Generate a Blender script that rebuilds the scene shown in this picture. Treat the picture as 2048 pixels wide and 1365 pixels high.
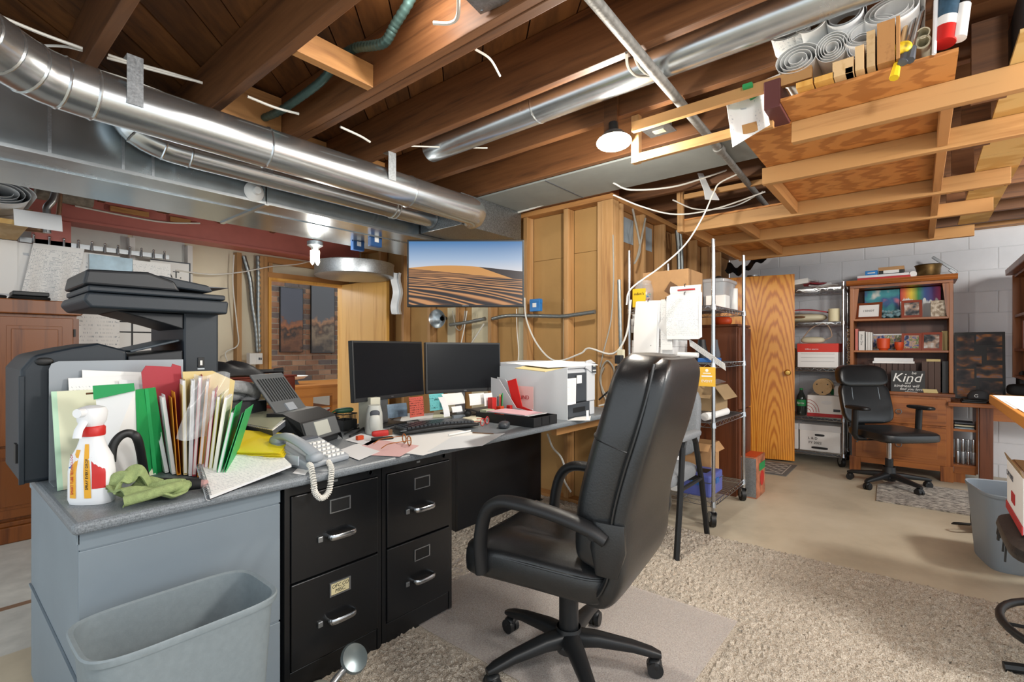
import bpy, bmesh, math, random
from mathutils import Vector, Matrix
random.seed(7)
for o in list(bpy.data.objects): bpy.data.objects.remove(o)
C = bpy.context.scene.collection
SC = bpy.context.scene
PI = math.pi
# ---------------------------------------------------------------- camera
YAW = math.radians(39.6)
FW = Vector((math.cos(YAW), math.sin(YAW), 0)); RT = Vector((math.sin(YAW), -math.cos(YAW), 0))
EYE = Vector((0, 0, 1.2)); FOC = 980.0; CX = 1024.0; CY = 698.0
cd = bpy.data.cameras.new('camera'); cam = bpy.data.objects.new('camera', cd); C.objects.link(cam)
cam.location = EYE; cam.rotation_euler = (PI/2, 0, YAW - PI/2)
cd.sensor_width = 36; cd.lens = FOC/2048*36; cd.shift_y = (CY - 682.5)/2048; cd.clip_start = .02
SC.camera = cam
# ---------------------------------------------------------------- light
w = bpy.data.worlds.new('world'); SC.world = w; w.use_nodes = True
w.node_tree.nodes['Background'].inputs[0].default_value = (.88, .95, 1, 1)
w.node_tree.nodes['Background'].inputs[1].default_value = 1.05
SC.view_settings.view_transform = 'Standard'; SC.view_settings.look = 'None'
SC.view_settings.exposure = 0.5; SC.view_settings.gamma = 1; SC.view_settings.use_curve_mapping = False
def lamp(name, loc, power, col=(1, .93, .82), r=.05, spot=None):
    l = bpy.data.lights.new(name, 'POINT'); l.energy = power; l.color = col; l.shadow_soft_size = r
    o = bpy.data.objects.new(name, l); C.objects.link(o); o.location = loc; return o
lamp('bulb_near', (.25, -.55, 2.15), 46, (1, .97, .93), .1)
lamp('bulb_overhead', (1.09, 1.33, 2.45), 4, (1, .95, .88), .05)
lamp('fill_right', (2.0, -1.45, 1.95), 125, (1, .96, .9), .2)  # added fill out of view, brightens rug and floor on the right
lamp('fill_far_right', (3.9, -1.35, 2.15), 80, (1, .96, .9), .15)  # added unseen fill for the block wall and bookcase, no fixture here
lamp('bulb_left', (-.45, 3.5, 2.1), 26, (1, .98, .95), .06)
lamp('bulb_next_room', (2.0, 6.2, 2.1), 15, (1, .95, .88), .06)
# ---------------------------------------------------------------- pixel to point
def ray(px, py):
    u = (px - CX)/FOC
    return FW + RT*u + Vector((0, 0, (CY - py)/FOC))
def PZ(px, py, z): r = ray(px, py); return EYE + r*((z - 1.2)/r.z)
def PX(px, py, x): r = ray(px, py); return EYE + r*(x/r.x)
def PY(px, py, y): r = ray(px, py); return EYE + r*(y/r.y)
def PD(px, py, d): return EYE + ray(px, py)*d
# ---------------------------------------------------------------- materials
def lin(h):
    h = h.lstrip('#'); c = [int(h[i:i+2], 16)/255 for i in (0, 2, 4)]
    return tuple(x/12.92 if x <= .04045 else ((x+.055)/1.055)**2.4 for x in c) + (1,)
MATS = {}
def newmat(name):
    m = bpy.data.materials.new(name); m.use_nodes = True; MATS[name] = m
    nt = m.node_tree; return m, nt, nt.nodes, nt.links, nt.nodes['Principled BSDF']
def coords(nt, scale=(1, 1, 1), rnd=True, kind='Object'):
    N, L = nt.nodes, nt.links
    tc = N.new('ShaderNodeTexCoord'); mp = N.new('ShaderNodeMapping'); mp.inputs['Scale'].default_value = scale
    if rnd:
        oi = N.new('ShaderNodeObjectInfo'); mu = N.new('ShaderNodeMath'); mu.operation = 'MULTIPLY'; mu.inputs[1].default_value = 37
        L.new(oi.outputs['Random'], mu.inputs[0]); ad = N.new('ShaderNodeVectorMath'); ad.operation = 'ADD'
        L.new(tc.outputs[kind], ad.inputs[0]); L.new(mu.outputs[0], ad.inputs[1]); L.new(ad.outputs[0], mp.inputs[0])
    else: L.new(tc.outputs[kind], mp.inputs[0])
    return mp.outputs[0]
def noise(nt, vec, scale, detail=4, rough=.55, dist=0):
    n = nt.nodes.new('ShaderNodeTexNoise'); n.inputs['Scale'].default_value = scale; n.inputs['Detail'].default_value = detail
    n.inputs['Roughness'].default_value = rough; n.inputs['Distortion'].default_value = dist
    nt.links.new(vec, n.inputs['Vector']); return n.outputs['Fac']
def ramp(nt, fac, stops):
    r = nt.nodes.new('ShaderNodeValToRGB'); e = r.color_ramp.elements
    while len(e) < len(stops): e.new(.5)
    for k, (p, c) in enumerate(stops): e[k].position = p; e[k].color = lin(c) if isinstance(c, str) else c
    nt.links.new(fac, r.inputs[0]); return r.outputs[0]
def bump(nt, fac, bsdf, st=.3, dist=.01):
    b = nt.nodes.new('ShaderNodeBump'); b.inputs['Strength'].default_value = st; b.inputs['Distance'].default_value = dist
    nt.links.new(fac, b.inputs['Height']); nt.links.new(b.outputs[0], bsdf.inputs['Normal'])
def hsv_rnd(nt, col, amt):
    N, L = nt.nodes, nt.links
    h = N.new('ShaderNodeHueSaturation'); oi = N.new('ShaderNodeObjectInfo'); mr = N.new('ShaderNodeMapRange')
    mr.inputs[3].default_value = 1-amt; mr.inputs[4].default_value = 1+amt*.7
    L.new(oi.outputs['Random'], mr.inputs[0]); L.new(mr.outputs[0], h.inputs['Value']); L.new(col, h.inputs['Color']); return h.outputs[0]
def M(name, hexc=None, rough=.5, metal=0, var=.0, vs=8, bmp=0, bs=200, spec=.5, emit=0, trans=0, alpha=1, coat=0):
    if name in MATS: return MATS[name]
    m, nt, N, L, b = newmat(name)
    b.inputs['Base Color'].default_value = lin(hexc); b.inputs['Roughness'].default_value = rough; b.inputs['Metallic'].default_value = metal
    b.inputs['Specular IOR Level'].default_value = spec; b.inputs['Coat Weight'].default_value = coat
    if emit: b.inputs['Emission Color'].default_value = lin(hexc); b.inputs['Emission Strength'].default_value = emit
    if trans: b.inputs['Transmission Weight'].default_value = trans
    if alpha < 1: b.inputs['Alpha'].default_value = alpha
    if var:
        c = lin(hexc); f = noise(nt, coords(nt), vs, 5)
        lo = tuple(max(0, x*(1-var)) for x in c[:3])+(1,); hi = tuple(min(1, x*(1+var)) for x in c[:3])+(1,)
        L.new(ramp(nt, f, [(.3, lo), (.7, hi)]), b.inputs['Base Color'])
    if bmp: bump(nt, noise(nt, coords(nt, rnd=False), bs, 3), b, bmp, .004)
    return m
def wood(name, c1, c2, axis='Y', sc=14, rough=.55, rnd=.12, c3=None, stretch=.06, knots=True):
    m, nt, N, L, b = newmat(name)
    s = {'X': (stretch, 1, 1), 'Y': (1, stretch, 1), 'Z': (1, 1, stretch)}[axis]
    v = coords(nt, s); f = noise(nt, v, sc, 6, .6, .6); f2 = noise(nt, v, sc*5, 3, .5)
    mx = N.new('ShaderNodeMath'); mx.operation = 'MULTIPLY_ADD'; mx.inputs[1].default_value = .3
    L.new(f2, mx.inputs[0]); L.new(f, mx.inputs[2])
    col = ramp(nt, mx.outputs[0], [(.45, c1), (.62, c2), (.85, c3 or c2)])
    L.new(hsv_rnd(nt, col, rnd), b.inputs['Base Color']); b.inputs['Roughness'].default_value = rough
    bump(nt, mx.outputs[0], b, .15, .004); return m
def plyw(name, c1, c2, sc=3, s=(1, .12, 1), rough=.6, bands=2.4):
    m, nt, N, L, b = newmat(name)
    v = coords(nt, s); wv = N.new('ShaderNodeTexWave'); wv.wave_type = 'RINGS'; wv.inputs['Scale'].default_value = sc
    wv.inputs['Distortion'].default_value = 7; wv.inputs['Detail'].default_value = 3; wv.inputs['Detail Scale'].default_value = bands; L.new(v, wv.inputs[0])
    L.new(ramp(nt, wv.outputs['Fac'], [(.15, c1), (.6, c2), (.95, c2)]), b.inputs['Base Color'])
    b.inputs['Roughness'].default_value = rough; return m
def sheet_metal(name, hexc, rough=.32, spangle=30, amt=.25, s=(1, 1, 1)):
    m, nt, N, L, b = newmat(name); c = lin(hexc); v = coords(nt, s)
    f = noise(nt, v, spangle, 6, .7)
    lo = tuple(x*(1-amt) for x in c[:3])+(1,); hi = tuple(min(1, x*(1+amt)) for x in c[:3])+(1,)
    L.new(ramp(nt, f, [(.35, lo), (.65, hi)]), b.inputs['Base Color']); b.inputs['Metallic'].default_value = .92
    mr = N.new('ShaderNodeMapRange'); mr.inputs[3].default_value = rough*.7; mr.inputs[4].default_value = rough*1.4
    L.new(f, mr.inputs[0]); L.new(mr.outputs[0], b.inputs['Roughness'])
    bump(nt, noise(nt, v, 5, 2), b, .08, .02); return m
def printed(name, paper='#eeeeec', ink='#5a5f66', rows=34, ax='Z', cols=9, cover=.5, margin=.08):
    """paper with rows of print; the row axis is a Generated axis"""
    m, nt, N, L, b = newmat(name); b.inputs['Roughness'].default_value = .7
    tc = N.new('ShaderNodeTexCoord'); sp = N.new('ShaderNodeSeparateXYZ'); L.new(tc.outputs['Generated'], sp.inputs[0])
    def mth(op, a, bb, c=None):
        n = N.new('ShaderNodeMath'); n.operation = op
        for k, q in enumerate((a, bb, c)):
            if q is None: continue
            if isinstance(q, (int, float)): n.inputs[k].default_value = q
            else: L.new(q, n.inputs[k])
        return n.outputs[0]
    r = sp.outputs[ax]; fr = mth('FRACT', mth('MULTIPLY', r, rows), 0); line = mth('LESS_THAN', fr, .42)
    fl = mth('FLOOR', mth('MULTIPLY', r, rows), 0)
    cb = N.new('ShaderNodeCombineXYZ')
    o = [a for a in 'XYZ' if a != ax]
    h = mth('ADD', sp.outputs[o[0]], sp.outputs[o[1]])
    L.new(mth('MULTIPLY', h, cols*6), cb.inputs[0]); L.new(mth('MULTIPLY', fl, 7.3), cb.inputs[1])
    g = mth('GREATER_THAN', noise(nt, cb.outputs[0], 1.0, 1), cover)
    mg = mth('MULTIPLY', mth('GREATER_THAN', r, margin), mth('LESS_THAN', r, 1-margin))
    k = mth('MULTIPLY', mth('MULTIPLY', line, g), mg)
    mx = N.new('ShaderNodeMix'); mx.data_type = 'RGBA'; L.new(k, mx.inputs[0]); mx.inputs[6].default_value = lin(paper); mx.inputs[7].default_value = lin(ink)
    L.new(mx.outputs[2], b.inputs['Base Color']); return m
def glassy(name, hexc, alpha=.3, rough=.1):
    m, nt, N, L, b = newmat(name); b.inputs['Base Color'].default_value = lin(hexc); b.inputs['Roughness'].default_value = rough
    b.inputs['Alpha'].default_value = alpha; return m
# ---------------------------------------------------------------- mesh builder
def orient(p, q):
    d = (Vector(q)-Vector(p)).normalized(); return d.to_track_quat('Z', 'Y').to_matrix()
class B:
    def __init__(s): s.v = []; s.f = []
    def add(s, vs, fs, m=None):
        k = len(s.v)
        s.v += [tuple(m @ Vector(p)) if m else tuple(p) for p in vs]; s.f += [tuple(i+k for i in f) for f in fs]; return s
    def box(s, x0, x1, y0, y1, z0, z1, m=None):
        return s.add([(x0, y0, z0), (x1, y0, z0), (x1, y1, z0), (x0, y1, z0), (x0, y0, z1), (x1, y0, z1), (x1, y1, z1), (x0, y1, z1)],
                     [(3, 2, 1, 0), (4, 5, 6, 7), (0, 1, 5, 4), (1, 2, 6, 5), (2, 3, 7, 6), (3, 0, 4, 7)], m)
    def cyl(s, p, q, r, r2=None, n=12, m=None):
        r2 = r if r2 is None else r2; o = orient(p, q); vs = []
        for c, rr in ((p, r), (q, r2)):
            for k in range(n): a = 2*PI*k/n; vs.append(Vector(c)+o @ Vector((rr*math.cos(a), rr*math.sin(a), 0)))
        fs = [(k, (k+1) % n, n+(k+1) % n, n+k) for k in range(n)]
        fs += [tuple(range(n-1, -1, -1)), tuple(range(n, 2*n))]; return s.add(vs, fs, m)
    def tube(s, pts, r, n=8, m=None, closed=False, cap=True):
        pts = [Vector(p) for p in pts]; N = len(pts); vs = []; up = None
        for i, p in enumerate(pts):
            a = pts[i-1] if (i or closed) else p; b = pts[(i+1) % N] if (i < N-1 or closed) else p
            t = (b-a).normalized()
            if up is None: up = t.orthogonal().normalized() if not isinstance(r, tuple) else (Vector((1, 0, 0)) if abs(t.x) < .9 else Vector((0, 0, 1)))
            up = (up - t*up.dot(t)).normalized(); sd = t.cross(up)
            ra, rb = r if isinstance(r, tuple) else ((r[i] if isinstance(r, list) else r),)*2
            for k in range(n):
                an = 2*PI*k/n; vs.append(p + up*(ra*math.cos(an)) + sd*(rb*math.sin(an)))
        fs = []
        for i in range(N if closed else N-1):
            j = (i+1) % N
            for k in range(n): fs.append((i*n+k, i*n+(k+1) % n, j*n+(k+1) % n, j*n+k))
        if not closed and cap: fs += [tuple(range(n-1, -1, -1)), tuple(range((N-1)*n, N*n))]
        return s.add(vs, fs, m)
    def lathe(s, prof, n=24, m=None, c=(0, 0, 0), a0=0, a1=2*PI):
        full = abs(a1-a0-2*PI) < 1e-6; cnt = n if full else n+1; vs = []
        for (r, z) in prof:
            for k in range(cnt): a = a0+(a1-a0)*k/n; vs.append((c[0]+r*math.cos(a), c[1]+r*math.sin(a), c[2]+z))
        fs = []
        for i in range(len(prof)-1):
            for k in range(n): j = (k+1) % cnt; fs.append((i*cnt+k, i*cnt+j, (i+1)*cnt+j, (i+1)*cnt+k))
        return s.add(vs, fs, m)
    def prism(s, poly, h0, h1, ax='z', m=None):
        f = {'z': lambda a, b, h: (a, b, h), 'y': lambda a, b, h: (a, h, b), 'x': lambda a, b, h: (h, a, b)}[ax]
        n = len(poly); vs = [f(a, b, h0) for a, b in poly]+[f(a, b, h1) for a, b in poly]
        fs = [(k, (k+1) % n, n+(k+1) % n, n+k) for k in range(n)]+[tuple(range(n-1, -1, -1)), tuple(range(n, 2*n))]
        return s.add(vs, fs, m)
    def grid(s, fn, nu, nv, th=0, m=None):
        P = [[Vector(fn(i/nu, j/nv)) for j in range(nv+1)] for i in range(nu+1)]; vs = [p for r in P for p in r]
        id = lambda i, j: i*(nv+1)+j
        fs = [(id(i, j), id(i+1, j), id(i+1, j+1), id(i, j+1)) for i in range(nu) for j in range(nv)]
        if th:
            K = len(vs); ns = []
            for i in range(nu+1):
                for j in range(nv+1):
                    a = P[min(i+1, nu)][j]-P[max(i-1, 0)][j]; b = P[i][min(j+1, nv)]-P[i][max(j-1, 0)]
                    q = a.cross(b); ns.append(P[i][j]-(q.normalized() if q.length > 1e-12 else Vector((0, 0, 1)))*th)
            vs = vs+ns; fs2 = [tuple(K+q for q in reversed(f)) for f in fs]
            for i in range(nu): fs2 += [(id(i+1, 0), id(i, 0), K+id(i, 0), K+id(i+1, 0)), (id(i, nv), id(i+1, nv), K+id(i+1, nv), K+id(i, nv))]
            for j in range(nv): fs2 += [(id(0, j), id(0, j+1), K+id(0, j+1), K+id(0, j)), (id(nu, j+1), id(nu, j), K+id(nu, j), K+id(nu, j+1))]
            fs = fs+fs2
        return s.add(vs, fs, m)
    def quad(s, a, b, c, d, th=.002):
        a, b, c, d = map(Vector, (a, b, c, d)); n = (b-a).cross(d-a).normalized()*th
        return s.add([a, b, c, d, a+n, b+n, c+n, d+n], [(3, 2, 1, 0), (4, 5, 6, 7), (0, 1, 5, 4), (1, 2, 6, 5), (2, 3, 7, 6), (3, 0, 4, 7)])
    def sell(s, c, h, e=.35, e2=None, nu=28, nv=14, fn=None, m=None):
        e2 = e if e2 is None else e2; vs = []
        sp = lambda x, p: math.copysign(abs(x)**p, x)
        for j in range(nv+1):
            la = -PI/2+PI*j/nv
            for k in range(nu):
                a = 2*PI*k/nu; cl = sp(math.cos(la), e2)
                p = Vector((h[0]*cl*sp(math.cos(a), e), h[1]*cl*sp(math.sin(a), e), h[2]*sp(math.sin(la), e2)))+Vector(c)
                vs.append(fn(p) if fn else p)
        fs = [(j*nu+k, j*nu+(k+1) % nu, (j+1)*nu+(k+1) % nu, (j+1)*nu+k) for j in range(nv) for k in range(nu)]
        return s.add(vs, fs, m)
    def loft(s, secs, n=20, e=.5, m=None):
        """secs: (centre, half vector a, half vector b)"""
        sp = lambda x: math.copysign(abs(x)**e, x); vs = []
        for c, a, b in secs:
            c, a, b = Vector(c), Vector(a), Vector(b)
            for k in range(n): t = 2*PI*k/n; vs.append(c+a*sp(math.cos(t))+b*sp(math.sin(t)))
        N = len(secs); fs = [(i*n+k, i*n+(k+1) % n, (i+1)*n+(k+1) % n, (i+1)*n+k) for i in range(N-1) for k in range(n)]
        fs += [tuple(range(n-1, -1, -1)), tuple(range((N-1)*n, N*n))]; return s.add(vs, fs, m)
    def build(s, name, mat, parent=None, smooth=False, bev=0, seg=2, loc=None, rot=None, sub=0):
        me = bpy.data.meshes.new(name); me.from_pydata(s.v, [], s.f)
        bm = bmesh.new(); bm.from_mesh(me); bmesh.ops.remove_doubles(bm, verts=bm.verts, dist=1e-6); bmesh.ops.recalc_face_normals(bm, faces=bm.faces); bm.to_mesh(me); bm.free()
        if smooth: me.polygons.foreach_set('use_smooth', [True]*len(me.polygons)); me.set_sharp_from_angle(angle=math.radians(40))
        me.materials.append(MATS[mat] if isinstance(mat, str) else mat)
        o = bpy.data.objects.new(name, me); C.objects.link(o)
        if parent: o.parent = parent
        if loc: o.location = loc
        if rot: o.rotation_euler = rot
        if bev: b = o.modifiers.new('bevel', 'BEVEL'); b.width = bev; b.segments = seg; b.limit_method = 'ANGLE'; b.angle_limit = .6
        if sub: b = o.modifiers.new('sub', 'SUBSURF'); b.levels = sub; b.render_levels = sub
        return o
def tag(o, label=None, cat=None, group=None, kind=None):
    if label: o['label'] = label
    if cat: o['category'] = cat
    if group: o['group'] = group
    if kind: o['kind'] = kind
    return o
def thing(name, label, cat, loc=(0, 0, 0), rz=0, group=None):
    o = bpy.data.objects.new(name, None); C.objects.link(o); o.location = loc; o.rotation_euler = (0, 0, math.radians(rz)); o.empty_display_size = .05
    return tag(o, label, cat, group)
def struct(o): o['kind'] = 'structure'; return o
def dup(root, loc=None, rz=None, label=None, parent=None):
    r = root.copy(); C.objects.link(r); r.parent = parent
    if loc is not None: r.location = loc
    if rz is not None: r.rotation_euler = (0, 0, math.radians(rz))
    if label: r['label'] = label
    for ch in list(root.children): dup(ch, parent=r)
    return r
def bx(name, x0, x1, y0, y1, z0, z1, mat, parent=None, bev=0): return B().box(x0, x1, y0, y1, z0, z1).build(name, mat, parent, bev=bev)
def text(s, size, mat, parent, loc, rot, name='lettering', align='CENTER', shear=0, ext=.0004, sx=1):
    c = bpy.data.curves.new(name, 'FONT'); c.body = s; c.size = size; c.align_x = align; c.align_y = 'CENTER'; c.shear = shear; c.extrude = ext; c.resolution_u = 3
    t = bpy.data.objects.new(name, c); me = bpy.data.meshes.new_from_object(t); bpy.data.objects.remove(t)
    me.materials.append(MATS[mat]); o = bpy.data.objects.new(name, me); C.objects.link(o); o.parent = parent; o.location = loc; o.rotation_euler = rot; o.scale = (sx, 1, 1)
    return o
FX = (PI/2, 0, -PI/2)     # lettering on a face that looks to -X
FY = (PI/2, 0, 0)         # lettering on a face that looks to -Y
def bez(pts, n=8):
    """smooth curve through points"""
    P = [Vector(p) for p in pts]; P = [P[0]*2-P[1]]+P+[P[-1]*2-P[-2]]; out = []
    for i in range(1, len(P)-2):
        a, b, c, d = P[i-1:i+3]
        for k in range(n):
            t = k/n; out.append(.5*((2*b)+(c-a)*t+(2*a-5*b+4*c-d)*t*t+(3*b-a-3*c+d)*t**3))
    out.append(P[-2]); return out
# palette
wood('joist', '#4a2d18', '#6c4526', 'Y', 16, .6, .14, '#7c5230'); wood('joist_light', '#a06c38', '#c08a4e', 'Y', 14, .6, .1)
wood('plank', '#4e3018', '#6e4522', 'X', 10, .6, .3, '#8a5a2e', .2)
wood('stud', '#936a42', '#b18654', 'Z', 12, .6, .12, '#c49b6c'); wood('studx', '#946438', '#b5824c', 'X', 12, .6, .1); wood('study', '#946438', '#b5824c', 'Y', 12, .6, .1)
wood('cabinet_wood', '#5a2d10', '#80481c', 'Z', 10, .35, .05); wood('bookcase_wood', '#6e3a18', '#9c5c2a', 'Z', 12, .35, .05, '#a8662e'); wood('bookcase_wood_h', '#6e3a18', '#9c5c2a', 'Y', 12, .35, .05, '#a8662e')
wood('oak', '#cf9440', '#e3ae5a', 'Z', 12, .4, .03); wood('desk_wood', '#a96628', '#c57f38', 'X', 10, .4, .05); wood('dark_wood', '#4a2413', '#6a3a20', 'Z', 12, .4, .05)
wood('radio_wood', '#561f14', '#77301f', 'X', 10, .3, .03); wood('stick', '#c29a63', '#dab887', 'X', 12, .6, .2)
plyw('plywood', '#aa6c32', '#c78746', 11, (1.2, .5, 1), .6, 1.2); plyw('plywood_pale', '#bb9452', '#cbaa6c', 3, (1.3, .4, 1))
m, nt, N, L, b = newmat('door_veneer'); tc = N.new('ShaderNodeTexCoord'); sp = N.new('ShaderNodeSeparateXYZ'); L.new(tc.outputs['Object'], sp.inputs[0])
def _m(op, a, c):
    n = N.new('ShaderNodeMath'); n.operation = op
    for k, q in enumerate((a, c)):
        if isinstance(q, (int, float)): n.inputs[k].default_value = q
        else: L.new(q, n.inputs[k])
    return n.outputs[0]
cb = N.new('ShaderNodeCombineXYZ'); L.new(_m('SUBTRACT', _m('ABSOLUTE', _m('SUBTRACT', sp.outputs['X'], .36), 0), .17), cb.inputs[0]); L.new(_m('MULTIPLY', sp.outputs['Z'], .13), cb.inputs[2])
wv = N.new('ShaderNodeTexWave'); wv.wave_type = 'RINGS'; wv.rings_direction = 'Y'; wv.inputs['Scale'].default_value = 15; wv.inputs['Distortion'].default_value = 4; wv.inputs['Detail'].default_value = 3; wv.inputs['Detail Scale'].default_value = 1.6; L.new(cb.outputs[0], wv.inputs[0])
L.new(ramp(nt, wv.outputs['Fac'], [(.0, '#c47018'), (.3, '#dd8c26'), (.7, '#eca23c')]), b.inputs['Base Color']); b.inputs['Roughness'].default_value = .3
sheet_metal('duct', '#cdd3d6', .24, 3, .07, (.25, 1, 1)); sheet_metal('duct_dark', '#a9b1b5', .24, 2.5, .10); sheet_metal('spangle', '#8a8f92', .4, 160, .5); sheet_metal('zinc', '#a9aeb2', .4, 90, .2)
M('chrome', '#c4c7ca', .22, 1); M('steel', '#9fa3a6', .35, .9); M('brass', '#b8924c', .3, .9)
M('white', '#e9e9e6', .6); M('paper', '#efefed', .75); M('paper2', '#e4e6e8', .75); M('black_plastic', '#17191b', .45, bmp=.05, bs=400); M('black', '#0d0e0f', .5)
M('cable_white', '#dcdad2', .5); M('cable_grey', '#9a968c', .55); M('cable_black', '#16171a', .5); M('ink', '#16181c', .6); M('ink_red', '#b3262a', .6); M('ink_grey', '#4d525a', .7)
M('cardboard', '#b98f62', .8, var=.06, vs=20); M('cardboard2', '#9c8360', .8, var=.06); M('red', '#b8231f', .5); M('orange', '#cf4a1c', .5); M('blue', '#2a63a8', .5); M('green', '#1f8a4a', .6); M('yellow', '#e5c01f', .6)
M('grey_plastic', '#84919a', .5, bmp=.05, bs=300); M('leather', '#17191b', .34, var=.2, vs=30, bmp=.10, bs=170, spec=.75)
printed('print', ink='#b2b6bb', rows=44, ax='Z'); printed('print_flat', ink='#9a9fa6', rows=34, ax='Y'); printed('print_sparse', ink='#b0b4b9', rows=30, ax='Z', cover=.58); printed('handwriting', ink='#c6c9cc', rows=26, ax='Y', cover=.5, cols=14); printed('plan', ink='#c4c9ce', rows=14, ax='Z', cover=.63, cols=1)
# ================================================================ SHELL
m, nt, N, L, b = newmat('floor')
v = coords(nt, rnd=False); sp = N.new('ShaderNodeSeparateXYZ'); L.new(v, sp.inputs[0])
f1 = noise(nt, v, 1.3, 6, .6); f2 = noise(nt, v, 9, 5, .6)
con = ramp(nt, f1, [(.3, '#a69d89'), (.5, '#c2b8a2'), (.72, '#d2c9b4')])
pnt = ramp(nt, f2, [(.3, '#b9bab4'), (.7, '#d3d3cc')])
def mth(op, a, bb):
    n = N.new('ShaderNodeMath'); n.operation = op
    for k, q in enumerate((a, bb)):
        if isinstance(q, (int, float)): n.inputs[k].default_value = q
        else: L.new(q, n.inputs[k])
    return n.outputs[0]
mask = mth('MULTIPLY', mth('GREATER_THAN', sp.outputs['Y'], 2.75), mth('LESS_THAN', sp.outputs['X'], 2.6))
mx = N.new('ShaderNodeMix'); mx.data_type = 'RGBA'; L.new(mask, mx.inputs[0]); L.new(con, mx.inputs[6]); L.new(pnt, mx.inputs[7])
jt = mth('LESS_THAN', mth('ABSOLUTE', mth('ADD', sp.outputs['Y'], -3.245), 0), .022)
mx2 = N.new('ShaderNodeMix'); mx2.data_type = 'RGBA'; L.new(mth('MULTIPLY', jt, mask), mx2.inputs[0]); L.new(mx.outputs[2], mx2.inputs[6]); mx2.inputs[7].default_value = lin('#8a6f5a')
L.new(mx2.outputs[2], b.inputs['Base Color']); b.inputs['Roughness'].default_value = .45; bump(nt, f2, b, .06, .01)
struct(bx('floor', -2.5, 7, -3, 9, -.06, 0, 'floor'))

# --- ceiling: diagonal board subfloor on joists
ceil = struct(bx('ceiling', -1.2, 6.6, -2, 5.2, 2.605, 2.63, 'joist'))
def clip(poly, n, d):
    out = []
    for i in range(len(poly)):
        a, c = poly[i], poly[(i+1) % len(poly)]; da = a[0]*n[0]+a[1]*n[1]-d; dc = c[0]*n[0]+c[1]*n[1]-d
        if da <= 0: out.append(a)
        if da*dc < 0: t = da/(da-dc); out.append((a[0]+(c[0]-a[0])*t, a[1]+(c[1]-a[1])*t))
    return out
s2 = math.sqrt(.5); q = -6.1
while q < 4.6:
    wd = random.choice((.185, .19, .14)); r = [(-1.2, -2), (6.6, -2), (6.6, 5.2), (-1.2, 5.2)]
    r = clip(r, (-s2, s2), q+wd-.006); r = clip(r, (s2, -s2), -q)
    if len(r) > 2:
        # plank local frame runs along the board so that the grain does too
        R45 = Matrix.Rotation(-PI/4, 3, 'Z'); loc = [tuple((R45 @ Vector((a, c, 0))).xy) for a, c in r]
        o = B().prism(loc, 2.572+random.uniform(0, .006), 2.605).build('plank', 'plank', ceil, rot=(0, 0, PI/4))
    q += wd
JX = [-.86, -.43, 0, .415, .871, 1.295, 1.71, 2.17, 2.605, 3.03, 3.46, 3.89, 4.32, 4.75, 5.18, 5.61, 6.04]
for x in JX: bx('joist', x, x+.042, -2, 4.86, 2.33, 2.571, 'joist', ceil, .003)
bx('joist', 1.2535, 1.2945, -2, 4.86, 2.332, 2.571, 'joist', ceil, .003)
for (xa, xb, y) in ((.914, 1.2525, 1.815), (.914, 1.2525, 2.66), (1.338, 1.709, 3.0), (1.753, 2.169, 3.0)):
    bx('blocking', xa, xb, y, y+.042, 2.332, 2.43 if y < 2 else 2.56, 'studx', ceil, .002)
bx('header_beam', 3.145, 3.30, 1.70, 4.86, 2.332, 2.5, 'dark_wood', ceil)
bx('return_air_panel', 2.65, 3.125, .62, 2.6, 2.318, 2.329, M('panel_grey', '#8f9491', .75, var=.05), ceil)
bx('panel_seam', 2.65, 3.125, 1.90, 1.906, 2.315, 2.319, 'ink_grey', ceil)

# --- stud partition behind the television
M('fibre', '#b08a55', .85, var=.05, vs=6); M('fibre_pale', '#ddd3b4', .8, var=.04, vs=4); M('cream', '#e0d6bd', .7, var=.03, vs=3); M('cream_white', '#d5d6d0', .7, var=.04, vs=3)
ws = struct(bx('wall_partition', 3.31, 3.33, 1.79, 5.2, 0, 2.33, 'fibre'))
SY = [2.11, 2.51, 2.91, 3.32, 3.72, 4.13, 4.53, 4.9]
for y in SY: bx('stud', 3.205, 3.295, y-.02, y+.02, .04, 2.29, 'stud', ws, .002)
for k, (y0, y1) in enumerate(((1.80, 2.088), (2.132, 2.488), (2.532, 2.888), (2.932, 3.298), (3.342, 3.698), (3.742, 4.108))):
    zz = (1.95, 1.93, 2.0)[k % 3]
    bx('backing_panel', 3.298, 3.31, y0, y1, .04, zz, 'fibre', ws); bx('backing_panel', 3.298, 3.309, y0, y1, zz+.003, 2.29, 'fibre', ws)
    if k in (1, 2, 3, 4): bx('pale_strip', 3.292, 3.298, y0+.02, y0+(.1, .06, .12, .28, .2)[k], .6, 1.6, 'fibre_pale', ws)  # pale strips on the backing panels beside the studs
bx('top_plate', 3.20, 3.297, 1.70, 4.92, 2.292, 2.331, 'study', ws, .002); bx('bottom_plate', 3.20, 3.297, 1.70, 4.92, 0, .04, 'study', ws)
for (a, c, e, g) in ((3.20, 3.24, 1.70, 1.79), (3.242, 3.295, 1.70, 1.74), (3.205, 3.295, 1.792, 1.83)): bx('corner_stud', a, c, e, g, .041, 2.29, 'stud', ws, .002)
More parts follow.
